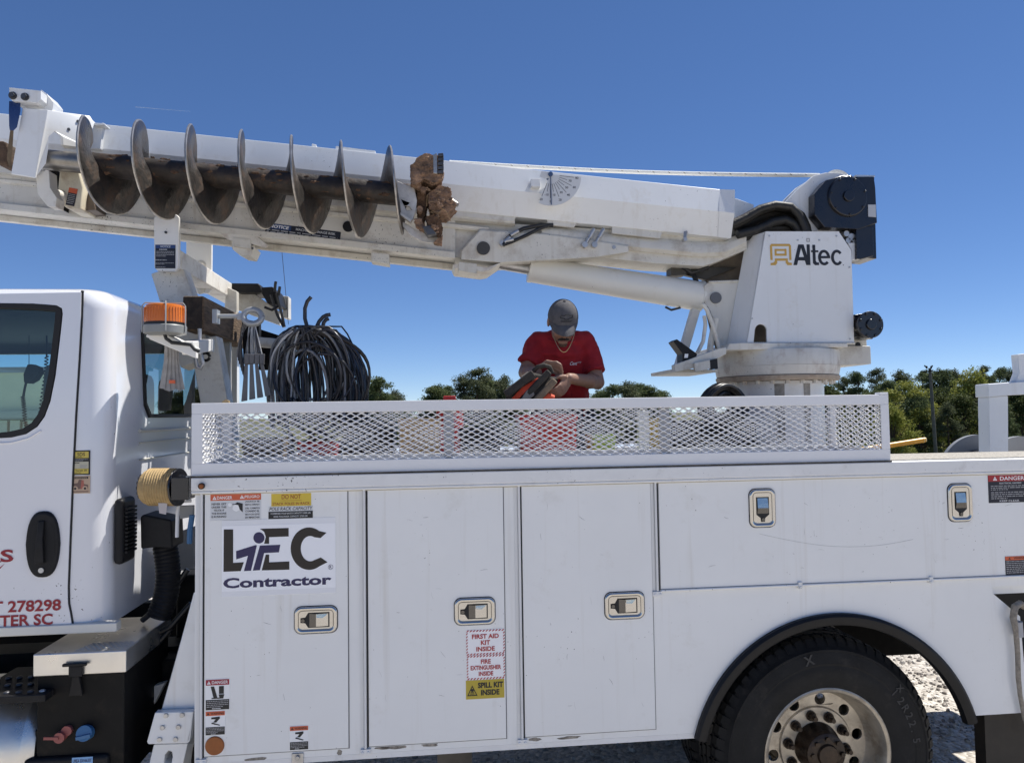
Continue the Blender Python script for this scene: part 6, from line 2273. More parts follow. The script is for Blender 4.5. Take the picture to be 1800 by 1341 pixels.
# lower plumbing panel with caps
x4, x5 = at(58, 1300, 0.04).x, at(214, 1300, 0.04).x
zp = at(130, 1280, 0.04).z
MB().box(x4, x5, 0.05, 0.30, zp - 0.22, zp).build('lower_tank_panel', M_CHASSIS, truck, bevel=0.008)
MB().box(x4 - 0.03, x5 - 0.04, 0.01, 0.35, zp - 0.30, zp - 0.10).build('fluid_tank', M_BLACK, truck, bevel=0.02)
c = at(147, 1294, 0.0)
mb = MB()
mb.cyl(c + Vector((0, 0.05, 0)), c + Vector((0, 0.0, 0.012)), 0.029, 0.031, n=28)
mb.bar(c + Vector((-0.028, -0.004, -0.005)), c + Vector((0.028, -0.004, 0.005)), 0.010, 0.014)
mb.build('blue_cap', M_BLUEC, truck, smooth=40, bevel=0.002)
c = at(103, 1297, 0.0)
mb = MB()
mb.cyl(c + Vector((0, 0.05, 0)), c + Vector((0, 0.0, 0)), 0.021, n=24)
mb.cyl(c + Vector((0.022, 0.05, 0.02)), c + Vector((0.022, 0.015, 0.02)), 0.020, n=24)
mb.bar(c, c + Vector((-0.055, -0.002, 0.004)), 0.009, 0.011)
mb.build('red_cap', M_REDC, truck, smooth=40)
d, W, H = decal_at(126.5, 1330, 163, 1356, 0.01)
d.base(W, H, K_LBLUE)
d.text('UREA EXHAUST', W * 0.5, H * 0.12, H * 0.22, K_NAVY, w=W * 0.9, center=True)
d.lines(W * 0.1, H * 0.45, W * 0.8, H * 0.4, 2, K_NAVY, 51)
d.build('fluid_label', truck, 'light blue label on the lower black tank')
for (x, y) in ((76, 1279), (104.5, 1276), (117, 1275.5), (202, 1271), (176, 1302), (170, 1314), (137, 1316)):
    c = at(x, y, 0.045)
    MB().cyl(c, c + Vector((0, -0.012, 0)), 0.007, n=8).build('panel_bolt', M_STEEL, truck, smooth=40)
# dark gap fillers of the chassis behind the steps
MB().box(XF, XB0 - 0.05, 0.60, 0.75, 0.50, 1.0).build('chassis_side', M_CHASSIS, truck)
mb = MB()
mb.plate([(232, 1230), (272, 1205), (290, 1200), (262, 1255), (232, 1268)], 0.36, 0.40)
mb.build('chassis_bracket', M_RUST, truck, bevel=0.003)
MB().box(XR + 0.06, XB0 - 0.01, 0.80, 1.55, 0.45, 1.30).build('dark_gap_filler', M_CHASSIS, truck, bevel=0.02)  # dark box added to block the bright view through the gap
MB().box(XR + 0.10, XB0 - 0.006, 0.46, 0.70, 0.30, 0.98).build('chassis_box', M_CHASSIS, truck, bevel=0.01)
mb = MB()
for (a_, b_) in (((250, 1090), (330, 1000)), ((262, 1120), (336, 1060)), ((240, 1150), (300, 1105))):
    mb.tube([at(*a_, 0.42), at((a_[0] + b_[0]) / 2, (a_[1] + b_[1]) / 2 + 12, 0.40), at(*b_, 0.42)], 0.013, 8)
mb.build('chassis_hoses', M_HOSE, truck, smooth=50, kind='stuff')
# outrigger leg
mb = MB()
OY = 0.10
mb.loft([[at(341, 1040, OY), at(360, 1040, OY), at(360, 1040, OY + 0.2), at(341, 1040, OY + 0.2)],
         [at(325, 1100, OY), at(356, 1100, OY), at(356, 1100, OY + 0.2), at(325, 1100, OY + 0.2)],
         [at(283, 1250, OY), at(344, 1250, OY), at(344, 1250, OY + 0.2), at(283, 1250, OY + 0.2)]])
leg_ = mb.build('outrigger_leg', M_BODY, truck, smooth=30, bevel=0.006)
mb = MB()
mb.plate([(272, 1252), (340, 1250), (334, 1300), (328, 1306), (260, 1308), (258, 1303)], OY - 0.04, OY - 0.005)
mb.loft([[at(340, 1250, OY - 0.04), at(334, 1302, OY - 0.04), at(326, 1308, OY - 0.04)], [at(348, 1248, OY + 0.12), at(345, 1298, OY + 0.12), at(340, 1310, OY + 0.12)]])
mb.build('outrigger_foot_plate', M_BODY, truck, bevel=0.006)
for (x, y) in ((292, 1257), (320.5, 1256), (286, 1278), (314, 1277), (281, 1299), (309, 1298.5)):
    c = at(x, y, OY - 0.04)
    MB().cyl(c, c + Vector((0, -0.008, 0)), 0.0105, 0.009, n=12).build('foot_bolt', M_STEEL, truck, smooth=40)
mb = MB()
mb.plate([(270, 1308), (330, 1306), (322, 1341), (318, 1380), (250, 1390), (262, 1341)], OY - 0.02, OY + 0.10, 0, [[(288, 1341), (290, 1326), (296, 1319), (302, 1321), (303, 1330), (300, 1345)]])
mb.build('outrigger_foot', M_BODY, truck, bevel=0.004)

# ------------------------------------------------------------------ boom rest, beacon
RXc = at(293, 430, 0.85).x
mb = MB()
mb.plate([(276, 377), (310, 377), (315, 382), (314, 470), (308, 477), (276, 476), (271, 470), (270, 383)], 0.85, 0.88)
rest = mb.build('boom_rest_plate', mat('chipped white paint', (0.78, 0.77, 0.74), 0.4, var=0.05, vscale=5, specks=0.5, dirt=(0.4, 0.33, 0.24), dirt_amt=0.2), truck, bevel=0.005)
mb = MB()
mb.plate([(327, 421), (334, 415), (372, 417), (371, 510), (366, 516), (340, 513), (327, 480)], 1.50, 1.53)
mb.build('far_rest_plate', MATS['chipped white paint'], truck, bevel=0.005)
for (x, y, Y) in ((292, 385, 0.85), (292, 409, 0.85)):
    c = at(x, y, Y)
    MB().cyl(c, c + Vector((0, -0.008, 0)), 0.007, n=8).build('rest_bolt', M_DSTEEL, rest, smooth=40)
for (x, y) in ((353, 466), (352, 509)):
    c = at(x, y, 1.50)
    MB().ell(c, (0.03, 0.02, 0.03), 16, 10).build('rest_pin', M_BOOMD, rest, smooth=60)
d, W, H = decal_at(273, 430.5, 308.5, 472, 0.85)
d.base(W, H, K_NOTEB)
d.rect(W * 0.01, H * 0.01, W * 0.98, H * 0.14, K_BLUE, 0.0006)
d.text('NOTICE', W * 0.5, H * 0.03, H * 0.09, K_LGREY, w=W * 0.5, center=True, slant=0.2)
d.lines(W * 0.2, H * 0.17, W * 0.6, H * 0.07, 1, K_LGREY, 61)
d.lines(W * 0.06, H * 0.26, W * 0.88, H * 0.26, 4, K_GREY, 62)
d.lines(W * 0.02, H * 0.60, W * 0.9, H * 0.10, 1, K_GREY, 63)
d.lines(W * 0.02, H * 0.75, W * 0.9, H * 0.10, 2, K_GREY, 64)
d.lines(W * 0.02, H * 0.92, W * 0.8, H * 0.06, 1, K_GREY, 65)
d.build('rest_notice_label', rest, 'dark blue notice label on the boom rest')
zb0, zb1 = at(330, 478, 0.95).z, at(330, 445, 0.95).z
MB().box(RXc - 0.045, RXc + 0.065, 0.88, 2.25, zb0, zb1).build('boom_rest_beam', M_RUST, truck, bevel=0.008)
# legs of the rest
mb = MB()
a0_, a1_ = at(300, 478, 0.98), at(352, 640, 0.92)
mb.bar(a0_, a1_, 0.17, 0.12, up=(0, 1, 0))
mb.build('boom_rest_leg', M_BOOMD, truck, bevel=0.006)
mb = MB()
mb.bar(at(363, 596, 0.92), at(394, 780, 0.92), 0.14, 0.12, up=(0, 1, 0))
mb.build('boom_rest_post', M_BOOMD, truck, bevel=0.006)
MB().plate([(372, 560), (404, 596), (404, 720), (386, 720)], 1.30, 1.34).build('rest_gusset', M_BOOMD, truck)
mb = MB()
mb.box(at(405, 660, 1.65).x, at(419, 660, 1.65).x, 1.62, 1.68, 1.2, at(410, 600, 1.65).z)
mb.build('white_rack_post', M_BOOM, truck, bevel=0.004)
# timber bumper
tx0, tx1 = at(320.5, 550, 0.70).x, at(358, 550, 0.70).x
tz0, tz1 = at(340, 581, 0.70).z, at(340, 520, 0.70).z
mb = MB()
mb.box(tx0, tx1, 0.70, 1.75, tz0, tz1)
tim = mb.build('timber_bumper', M_WOOD, truck, bevel=0.010)
MB().box(tx0 + 0.006, tx1 - 0.006, 0.694, 0.6995, tz0 + 0.006, tz1 - 0.006).build('timber_end_grain', M_WOODE, tim, bevel=0.003)
# brackets and trays behind the rest
mb = MB()
mb.plate([(398, 504), (416, 512), (416, 545), (412, 556), (398, 552), (394, 545)], 1.78, 1.84)
mb.plate([(418, 512), (442, 513), (492, 548), (492, 572), (418, 545)], 1.96, 2.00)
mb.plate([(497, 520), (507, 521), (507, 560), (497, 558)], 2.10, 2.2)
mb.build('tray_bracket', M_BOOMD, truck, bevel=0.004)
mb = MB()
mb.plate([(392, 500), (398, 497.5), (454, 498), (458, 502), (460, 514), (420, 514), (396, 506)], 1.88, 2.15)
mb.plate([(459, 505), (480, 504), (486, 512), (492, 536), (470, 534), (460, 516)], 1.85, 2.12)
mb.build('black_tool_tray', M_BLACK, truck, bevel=0.01)
mb = MB()
for pts in (((483, 513), (484, 500), (485, 495)), ((490, 520), (491, 510), (492, 504)), ((476, 518), (483, 540), (488, 555), (499, 575)), ((486, 515), (492, 540), (497, 560), (500, 575)), ((465, 540), (478, 545), (490, 538))):
    mb.tube([at(x, y, 1.84) for x, y in pts], 0.010, 6)
mb.build('dangling_cables', M_HOSE, truck, smooth=50, kind='stuff')
MB().tube([at(495, 437, 1.5), at(500, 490, 1.55), at(507, 570, 1.6)], 0.0016, 4).build('boom_wire', M_HOSE, truck)

# amber beacon on its arm
BYc = 0.13
bc = at(290.5, 556, BYc)
rb_ = (at(327, 556, BYc).x - at(254.5, 556, BYc).x) / 2
zt_, zm_, zbm = at(290, 537, BYc).z, at(290, 568, BYc).z, at(290, 589, BYc).z


def ringz(z, r, n=40):
    return [(bc.x + r * math.cos(2 * math.pi * i / n), BYc + r * math.sin(2 * math.pi * i / n), z) for i in range(n)]


mb = MB()
mb.loft([ringz(zm_, rb_ * 0.97), ringz(zt_ - 0.012, rb_ * 0.95), ringz(zt_ - 0.004, rb_ * 0.92), ringz(zt_, rb_ * 0.84), ringz(zt_ + 0.001, 0.01)])
beacon = mb.build('beacon_lens', M_AMBER, truck, smooth=35)
for j in range(44):
    a = 2 * math.pi * j / 44
    if math.sin(a) < 0.25:
        x, y = bc.x + rb_ * 0.965 * math.cos(a), BYc + rb_ * 0.965 * math.sin(a)
        MB().cyl((x, y, zm_ + 0.002), (x, y, zt_ - 0.014), 0.0016, n=5).build('lens_rib', M_AMBER, beacon, smooth=50)
mb = MB()
mb.loft([ringz(zbm, rb_ * 0.80), ringz(zbm + 0.006, rb_ * 1.0), ringz(zm_ - 0.016, rb_ * 1.02), ringz(zm_ - 0.012, rb_ * 0.99)])
mb.loft([ringz(zm_ - 0.0118, rb_ * 0.985), ringz(zm_ - 0.0005, rb_ * 0.985)], 1)
mb.build('beacon_base', [mat('grey beacon base', (0.24, 0.25, 0.245), 0.45, var=0.1), M_SEAL], beacon, smooth=35)
for a in (-70, -10, 200, 100):
    ca, sa = math.cos(R(a)), math.sin(R(a))
    k = rb_ * 1.05
    mb = MB()
    mb.tube([(bc.x + ca * k, BYc + sa * k, zbm + 0.01), (bc.x + ca * k, BYc + sa * k, zt_ - 0.005), (bc.x + ca * k * 0.88, BYc + sa * k * 0.88, zt_ + 0.008), (bc.x + ca * k * 0.3, BYc + sa * k * 0.3, zt_ + 0.010), (bc.x, BYc, zt_ + 0.010)], 0.003, 6)
    mb.build('beacon_guard', mat('grey guard wire', (0.40, 0.40, 0.38), 0.45, 0.3), beacon, smooth=50)
mb = MB()
mb.plate([(258, 574), (290, 574), (296, 590), (345, 614), (345, 630), (300, 612), (262, 596)], BYc + 0.02, BYc + 0.05)
mb.plate([(256, 592), (262, 575), (300, 590), (340, 610), (330, 620)], BYc + 0.051, BYc + 0.16)
mb.bar(at(330, 612, BYc + 0.08), at(368, 606, 0.80), 0.05, 0.06)
mb.build('beacon_arm', MATS['chipped white paint'], truck, bevel=0.004)
mb = MB()
mb.tube([at(x, y, BYc - 0.01) for x, y in ((288, 583), (292, 595), (302, 602), (320, 604), (335, 606), (342, 614), (350, 618))], 0.008, 8)
mb.build('beacon_cable', M_HOSE, truck, smooth=50)
mb = MB()
mb.tube([at(x, y, 0.66) for x, y in ((351, 578), (351, 605), (348, 618), (344, 632), (347, 645), (353, 648), (357, 640), (354, 625), (350, 616))], 0.010, 8)
mb.build('eye_bolt', M_STEEL, truck, smooth=50)
mb = MB()
mb.plate([(352, 603), (370, 600), (371, 618), (354, 620)], 0.74, 0.80)
mb.build('bolt_bracket', MATS['chipped white paint'], truck, bevel=0.003)
c = at(361, 627, 0.72)
mb = MB()
mb.tube([c + Vector((0.022 * math.cos(i * 0.5), 0, 0.02 * math.sin(i * 0.5))) for i in range(13)], 0.008, 8, caps=False)
mb.build('hose_clip', M_BLACK, truck, smooth=50)

# galvanised hook bar with its eye
mb = MB()
HY = 0.74
mb.cyl(at(382, 556, HY), at(420, 556, HY), 0.012, n=12)
ring = [at(444 + 16 * math.cos(R(a)), 557 - 12.5 * math.sin(R(a)), HY + 0.01 * math.sin(R(a))) for a in range(0, 361, 15)]
mb.tube(ring, 0.016, 10, caps=False)
mb.bar(at(418, 556, HY), at(432, 557, HY), 0.02, 0.035)
mb.box(at(376, 556, HY).x, at(384, 556, HY).x, HY - 0.03, HY + 0.03, at(380, 569, HY).z, at(380, 545, HY).z)
mb.build('hook_eye', mat('zinc grey', (0.42, 0.43, 0.43), 0.5, 0.5, var=0.15), truck, smooth=45)
# pipe that carries the cable coil
mb = MB()
mb.cyl(at(440, 600, 0.95), at(572, 612, 0.95), 0.028, n=20)
mb.plate([(563, 598), (570, 597), (571, 620), (564, 620)], 0.90, 1.0)
mb.plate([(566, 604), (598, 606), (598, 612), (566, 612)], 0.91, 0.99)
mb.build('cable_hanger_pipe', M_BOOMD, truck, smooth=40)
mb = MB()
mb.plate([(425, 560), (455, 566), (455, 606), (440, 640), (428, 640)], 1.30, 1.36)
mb.plate([(455, 578), (492, 590), (492, 650), (455, 650)], 1.5, 1.55)
mb.build('hanger_back_plate', M_CHASSIS, truck)

# ------------------------------------------------------------------ things that hang there
coil_t = thing('cable_coil', at(540, 620, 0.9), 'big coil of black and grey cables draped over the hanger pipe', 'cable coil')


def bez(a, b, c, n=14):
    return [a * (1 - t) ** 2 + b * 2 * t * (1 - t) + c * t * t for t in [i / n for i in range(n + 1)]]


rd = random.Random(12)
cols = [M_CABB, M_CABG, M_CABL]
for i in range(120):
    t = i / 119
    xb = 474 + t * 168 + rd.uniform(-5, 5)
    Y = 0.86 + rd.uniform(-0.10, 0.14)
    topx = 532 + (t - 0.4) * 36 + rd.uniform(-7, 7)
    topy = 573 + abs(t - 0.45) * 14 + rd.uniform(-2, 7)
    side = xb - topx
    cx_ = topx + side * (1.25 if abs(side) > 30 else 0.9) + (-10 if t < 0.3 else 6 if t > 0.6 else 0)
    cy_ = topy + (4 if abs(side) > 40 else 20) + rd.uniform(-6, 14)
    pts = bez(at(topx, topy, Y), at(cx_, cy_, Y), at(xb, 742 + rd.uniform(-6, 10), Y + rd.uniform(-0.05, 0.05)), 16)
    for k, p_ in enumerate(pts):
        p_ += Vector((noise.noise(p_ * 5 + Vector((i, 0, 0))), noise.noise(p_ * 5 + Vector((0, i, 0))), 0)) * 0.016
    if rd.random() < 0.25:
        kx = rd.uniform(-0.05, 0.05)
        for k, p_ in enumerate(pts):
            p_ += Vector((kx * math.sin(math.pi * k / 16) ** 2, rd.uniform(-0.004, 0.004), 0))
    if t < 0.32:
        m_ = rd.choice((M_CABG, M_CABL, M_CABL, M_CABG, M_CABB))
    elif t < 0.62:
        m_ = rd.choice((M_CABB, M_CABB, M_CABG, M_CABB))
    else:
        m_ = rd.choice((M_CABB, mat('brown black cable', (0.035, 0.028, 0.022), 0.45), M_CABB, M_CABG))
    MB().tube(pts, rd.choice((0.0038, 0.0045, 0.0055, 0.0065, 0.0075)), 7).build('cable', m_, coil_t, smooth=60)
for pts in (((540, 575), (536, 560), (536, 542), (540, 530), (547, 522)), ((556, 576), (561, 565), (568, 557), (574, 554), (581, 553)), ((567, 577), (569, 567), (573, 562), (578, 560)),
            ((560, 574), (590, 582), (612, 610), (628, 650), (640, 700), (646, 740)), ((556, 578), (585, 596), (606, 640), (622, 690), (628, 740)), ((628, 690), (634, 672), (637, 645))):
    ps = [at(x, y, 0.86) for x, y in pts]
    MB().tube(ps, 0.0105, 8).build('cable', M_CABB, coil_t, smooth=60)
rd = random.Random(8)
for i in range(14):
    cx_, cy_ = rd.uniform(520, 590), rd.uniform(640, 700)
    rx_, ry_ = rd.uniform(38, 62), rd.uniform(55, 95)
    ph = rd.uniform(0, 6.28)
    Yc_ = 0.86 + rd.uniform(-0.12, 0.05)
    ring = []
    for k in range(29):
        a_ = ph + 2 * math.pi * k / 28
        ring.append(at(cx_ + rx_ * math.cos(a_), max(574, cy_ + ry_ * math.sin(a_)), Yc_ + 0.03 * math.sin(2 * a_ + i)))
    MB().tube(ring, rd.choice((0.0045, 0.006, 0.008)), 7, caps=False).build('cable', rd.choice((M_CABB, M_CABG, M_CABB, M_CABL)), coil_t, smooth=60)
for (x, y) in ((601, 665), (540, 580), (560, 590)):
    c = at(x, y, 0.82)
    MB().cyl(c + Vector((-0.006, 0, 0.02)), c + Vector((0.006, 0, -0.02)), 0.024, n=12).build('tape_band', M_SEAL, coil_t, smooth=40)

grips = thing('wire_grips', at(450, 640, 0.74), 'bunch of grey metal wire grips hanging from the galvanised eye', 'wire grips')
rd = random.Random(2)
for i in range(10):
    x1_ = 428 + i * 3.6
    pts = bez(at(444 + rd.uniform(-5, 4), 566, 0.74), at(432 + i * 2.2, 585, 0.72 + 0.01 * (i % 3)), at(x1_ + 4, 640, 0.72 + 0.01 * (i % 3)), 10)
    MB().tube(pts, rd.choice((0.003, 0.004)), 6).build('bail_wire', rd.choice((M_CABG, M_CABB, M_CABL)), grips, smooth=60)
for i in range(8):
    pts = bez(at(440 - i * 1.5, 566, 0.76), at(420 - i * 0.5, 582 + i, 0.77), at(418 + i * 2.0, 628 + i * 6, 0.78), 10)
    MB().tube(pts, 0.0055, 6).build('grip_cable', M_CABB if i % 3 else M_CABG, grips, smooth=60)
for i, (xa, xb) in enumerate(((433, 430), (442, 444), (451, 458), (460, 472))):
    mb = MB()
    mb.plate([(xa - 4, 622), (xa + 5, 622), (xa + 4, 640), (xa - 4, 640)], 0.70, 0.715)
    mb.loft([[at(xa - 3, 640, 0.70), at(xa + 3, 640, 0.70), at(xa + 3, 640, 0.72), at(xa - 3, 640, 0.72)], [at(xb - 6, 706 - i * 3, 0.70), at(xb + 5, 704 - i * 3, 0.70), at(xb + 5, 704 - i * 3, 0.72), at(xb - 6, 706 - i * 3, 0.72)]])
    mb.build('grip_bar', mat('dull grip steel', (0.16, 0.16, 0.165), 0.5, 0.5, var=0.2), grips, bevel=0.003)

tags = thing('hanging_tag_strips', at(301, 640, 0.30), 'bunch of pale plastic strips hanging before the cab rear window', 'tag strips')
for i, (xa, xb) in enumerate(((292, 286), (297, 294), (302, 303), (306, 311), (309, 318))):
    mb = MB()
    mb.loft([[at(xa - 2.5, 603, 0.30), at(xa + 2.5, 603, 0.30), at(xa + 2.5, 603, 0.303), at(xa - 2.5, 603, 0.303)], [at(xa - 4, 635, 0.30), at(xa + 3, 635, 0.30), at(xa + 3, 635, 0.303), at(xa - 4, 635, 0.303)], [at(xb - 6, 682 + (i % 3) * 3, 0.30), at(xb + 4, 684 + (i % 2) * 4, 0.30), at(xb + 4, 684 + (i % 2) * 4, 0.303), at(xb - 6, 682 + (i % 3) * 3, 0.303)]])
    for v_ in mb.v:
        v_.y += 0.006 * i
    mb.build('strip', mat('cloudy plastic', (0.30, 0.29, 0.285), 0.5, var=0.25, vscale=20), tags)
MB().plate([(297, 668), (308, 668), (308, 674), (297, 674)], 0.295, 0.297).build('orange_patch', K_ORANGE, tags)
MB().tube([at(302, 592, 0.31), at(302, 606, 0.31)], 0.004, 6).build('tie', M_HOSE, tags)

# ================================================================== pole rack on the rear of the body
ry = 1.20
mb = MB()
mb.plate([(1737, 675), (1830, 668), (1900, 666), (1900, 690), (1830, 692), (1770, 695), (1738, 698)], ry, ry + 0.12)
mb.build('rear_rack_beam', M_BOOM, truck, bevel=0.006)
mb = MB()
mb.plate([(1738.5, 698), (1772, 695), (1773, 850), (1741, 850)], ry + 0.01, ry + 0.11)
mb.build('rear_rack_post', M_BOOM, truck, bevel=0.006)
mb = MB()
mb.plate([(1789, 623), (1830, 618), (1830, 668), (1785, 673), (1792, 655)], ry + 0.03, ry + 0.09)
mb.build('rack_horn', M_BOOM, truck, bevel=0.004)

# ================================================================== cargo
def solid(name, mb, m, label, cat, loc, parts=(), **kw):
    t = thing(name, loc, label, cat)
    mb.build(parts[0] if parts else 'shell', m, t, **kw)
    return t


# cable drum behind the rack
c = at(1775, 830, 1.55)
drumt = thing('cable_drum', (c.x, 1.6, 1.16), 'large grey cable drum standing behind the rear rack post', 'cable drum')
r_ = 0.31
czd = at(1775, 767, 1.45).z - r_
for yy, nm in ((1.45, 'flange'), (1.85, 'flange')):
    mb = MB()
    lathe(mb, c.x, czd, [(yy, 0.04), (yy, r_ * 0.62), (yy - 0.008, r_ * 0.66), (yy - 0.008, r_ * 0.96), (yy - 0.012, r_), (yy + 0.02, r_), (yy + 0.02, 0.04)], 64)
    mb.build(nm, M_GREYT, drumt, smooth=35)
mb = MB()
lathe(mb, c.x, czd, [(1.47, 0.001), (1.47, 0.2), (1.85, 0.2), (1.85, 0.001)], 48)
mb.build('wound_cable', M_CABB, drumt, smooth=35)
mb = MB()
mb.box(c.x - 0.2, c.x + 0.2, 1.44, 1.9, 1.16, czd - r_ + 0.02)
mb.build('cradle', M_CHASSIS, drumt, bevel=0.01)

# yellow hot stick and wooden handle leaning over the deck
t = thing('hot_stick', at(1560, 780, 0.55), 'yellow fibreglass pole sticking out past the mesh basket end', 'pole')
MB().cyl(at(1340, 818, 0.62), at(1625, 773, 0.62), 0.014, n=20).build('pole_shaft', M_YELLOW, t, smooth=40)
MB().cyl(at(1622, 773.5, 0.62), at(1627, 772.6, 0.62), 0.0145, 0.012, n=20).build('pole_cap', mat('pale yellow cap', (0.75, 0.55, 0.25), 0.4), t, smooth=40)
t = thing('wooden_handle', at(1560, 806, 0.5), 'pale wooden tool handle lying low beside the yellow pole', 'tool handle')
MB().tube([at(1300, 838, 0.52), at(1500, 822, 0.52), at(1600, 806, 0.52), at(1620, 801, 0.52)], [0.016, 0.016, 0.016, 0.012], 14).build('handle_shaft', mat('ash wood', (0.52, 0.34, 0.20), 0.6, var=0.15, vscale=20), t, smooth=40)
t = thing('orange_stick_end', at(1515, 800, 0.42), 'orange plastic pipe end lying inside the basket corner', 'pipe')
MB().cyl(at(1440, 806, 0.30), at(1552, 800, 0.30), 0.013, n=18).build('pipe_shaft', mat('orange pipe', (0.75, 0.28, 0.03), 0.45), t, smooth=40)

# black hose coil beside the pedestal
c = at(1270, 705, 0.75)
t = thing('black_hose_coil', c, 'coil of black hose lying against the turret pedestal', 'hose coil')
for i in range(16):
    rr_ = (0.105, 0.095, 0.082, 0.066)[i % 4] + 0.004 * (i % 3)
    yy = 0.68 + 0.011 * i
    pts = [Vector((c.x + rr_ * 1.05 * math.cos(a), yy + 0.03 * math.sin(2 * a), c.z - 0.02 + rr_ * math.sin(a))) for a in [k * math.pi / 14 for k in range(29)]]
    MB().tube(pts, 0.012, 8, caps=False).build('hose_loop', M_HOSE, t, smooth=60)
MB().box(c.x - 0.16, c.x + 0.16, 0.66, 0.86, 1.16, c.z - 0.12).build('hose_box', M_CHASSIS, t, bevel=0.01)


def tote(name, label, x0p, x1p, ytop, Y, dpt, m, zb=1.162, cat='tote'):
    x0, x1 = at(x0p, 760, Y).x, at(x1p, 760, Y).x
    zt = at((x0p + x1p) / 2, ytop, Y).z
    t = thing(name, ((x0 + x1) / 2, Y + dpt / 2, zb), label, cat)
    mb = MB()
    rings = []
    for z, k in ((zb, 0.90), (zt - 0.04, 0.98), (zt - 0.04, 1.03), (zt, 1.03), (zt, 0.95), (zb + 0.02, 0.86)):
        cx_, cy_ = (x0 + x1) / 2, Y + dpt / 2
        rings.append([(cx_ + sx * (x1 - x0) / 2 * k, cy_ + sy * dpt / 2 * k, z) for sx, sy in ((-1, -0.9), (-0.94, -1), (0.94, -1), (1, -0.9), (1, 0.9), (0.94, 1), (-0.94, 1), (-1, 0.9))])
    mb.loft(rings)
    mb.build('shell', m, t, smooth=30)
    return t


tote('red_tote', 'big red plastic tote behind the mesh below the worker', 915, 1015, 728, 0.52, 0.22, M_RED)
tote('red_bin', 'small red bin low behind the mesh', 522, 592, 778, 0.52, 0.25, M_RED)
tote('black_crate', 'black crate behind the mesh under the cable coil', 600, 690, 745, 0.60, 0.5, M_BLACK, cat='crate')
tote('tan_carton', 'tan carton behind the mesh near the first grey upright', 700, 775, 735, 0.55, 0.3, M_TAN, cat='carton')
tote('yellow_bucket', 'dull yellow bucket behind the mesh beside the white post', 1142, 1160, 735, 0.62, 0.2, mat('dull yellow', (0.42, 0.30, 0.06), 0.6), cat='bucket')
tote('lime_bag', 'lime green bag low behind the mesh', 1042, 1082, 764, 0.50, 0.2, M_LIME, cat='bag')
tote('dark_tool_chest', 'dark steel tool chest behind the mesh near the pedestal', 1190, 1310, 740, 0.60, 0.5, M_CHASSIS, cat='tool chest')
tote('brown_box', 'brown wooden box behind the mesh near the cab', 425, 500, 772, 0.55, 0.3, mat('brown box wood', (0.22, 0.17, 0.11), 0.8, var=0.3), cat='box')
tote('black_bin', 'black bin behind the mesh left of the red tote', 808, 880, 752, 0.56, 0.35, M_BLACK, cat='bin')
for nm, lab, xa, xb, yt, Y_ in (('folded_tarp', 'long dark folded tarp behind the mesh on the cab side', -0.85, 0.55, 734, 1.62), ('dark_hose_heap', 'heap of dark hose behind the mesh beside the man', 0.75, 1.55, 742, 1.55)):
    zt = at(800, yt, Y_).z
    t = thing(nm, ((xa + xb) / 2, Y_ + 0.15, 1.162), lab, 'tarp' if 'tarp' in nm else 'hose heap')
    mb = MB()
    n_ = 26
    rings = []
    for i in range(n_ + 1):
        u_ = i / n_
        xx = xa + (xb - xa) * u_
        hh_ = (zt - 1.162) * (0.75 + 0.25 * noise.noise(Vector((xx * 5, Y_, 0)))) * (0.55 if i in (0, n_) else 1)
        rings.append([(xx, Y_ + 0.16 - 0.16 * math.cos(a) * (1 + 0.15 * noise.noise(Vector((xx * 7, a, 3)))), 1.163 + hh_ * math.sin(a) ** 0.6) for a in [k * math.pi / 10 for k in range(11)]])
    mb.loft(rings)
    mb.build('bundle', M_BED if 'tarp' in nm else M_HOSE, t, smooth=60)
x = at(1132, 760, 0.56).x
mb = MB()
mb.box(x - 0.028, x + 0.028, 0.56, 0.60, 1.16, at(1132, 722, 0.56).z)
mb.build('white_bed_post', M_BOOM, truck, bevel=0.004)
t = thing('red_can_top', at(790, 700, 0.7), 'red cap of a can just above the basket rail', 'can')
c = at(790, 702, 0.62)
MB().cyl((c.x, 0.62, 1.17), (c.x, 0.62, c.z - 0.02), 0.07, n=24).build('can_body', M_RED, t, smooth=40)
MB().box(c.x - 0.032, c.x + 0.032, 0.59, 0.65, c.z - 0.019, c.z + 0.018).build('can_cap', M_RED, t, bevel=0.005)
t = thing('brown_scrap', at(396, 700, 0.3), 'torn bit of tan cardboard standing at the basket corner', 'cardboard')
MB().plate([(388, 722), (390, 706), (396, 702), (402, 704), (403, 722)], 0.30, 0.32).build('torn_sheet', M_TAN, t)

# ================================================================== worker
def remeshed(mb, voxel, smooth_it=2, disp=0.0, dscale=8.0, seed=0.0):
    me = bpy.data.meshes.new('tmp')
    me.from_pydata(mb.v, [], mb.f)
    bm = bmesh.new()
    bm.from_mesh(me)
    bmesh.ops.recalc_face_normals(bm, faces=bm.faces)
    bm.to_mesh(me)
    bm.free()
    o = bpy.data.objects.new('tmp', me)
    COL.objects.link(o)
    r = o.modifiers.new('r', 'REMESH')
    r.mode = 'VOXEL'
    r.voxel_size = voxel
    s = o.modifiers.new('s', 'SMOOTH')
    s.factor = 0.5
    s.iterations = smooth_it
    bpy.context.view_layer.update()
    out = evaluated(o)
    bpy.data.objects.remove(o)
    bpy.data.meshes.remove(me)
    if disp:
        nrm = [v.normal.copy() for v in out.vertices]
        for v, n_ in zip(out.vertices, nrm):
            q = v.co * dscale + Vector((seed, seed, 0))
            # stretched folds
            f = noise.noise(Vector((q.x * 1.6, q.y * 1.6, q.z * 0.7))) + 0.5 * noise.noise(q * 2.3)
            v.co += n_ * f * disp
    return out


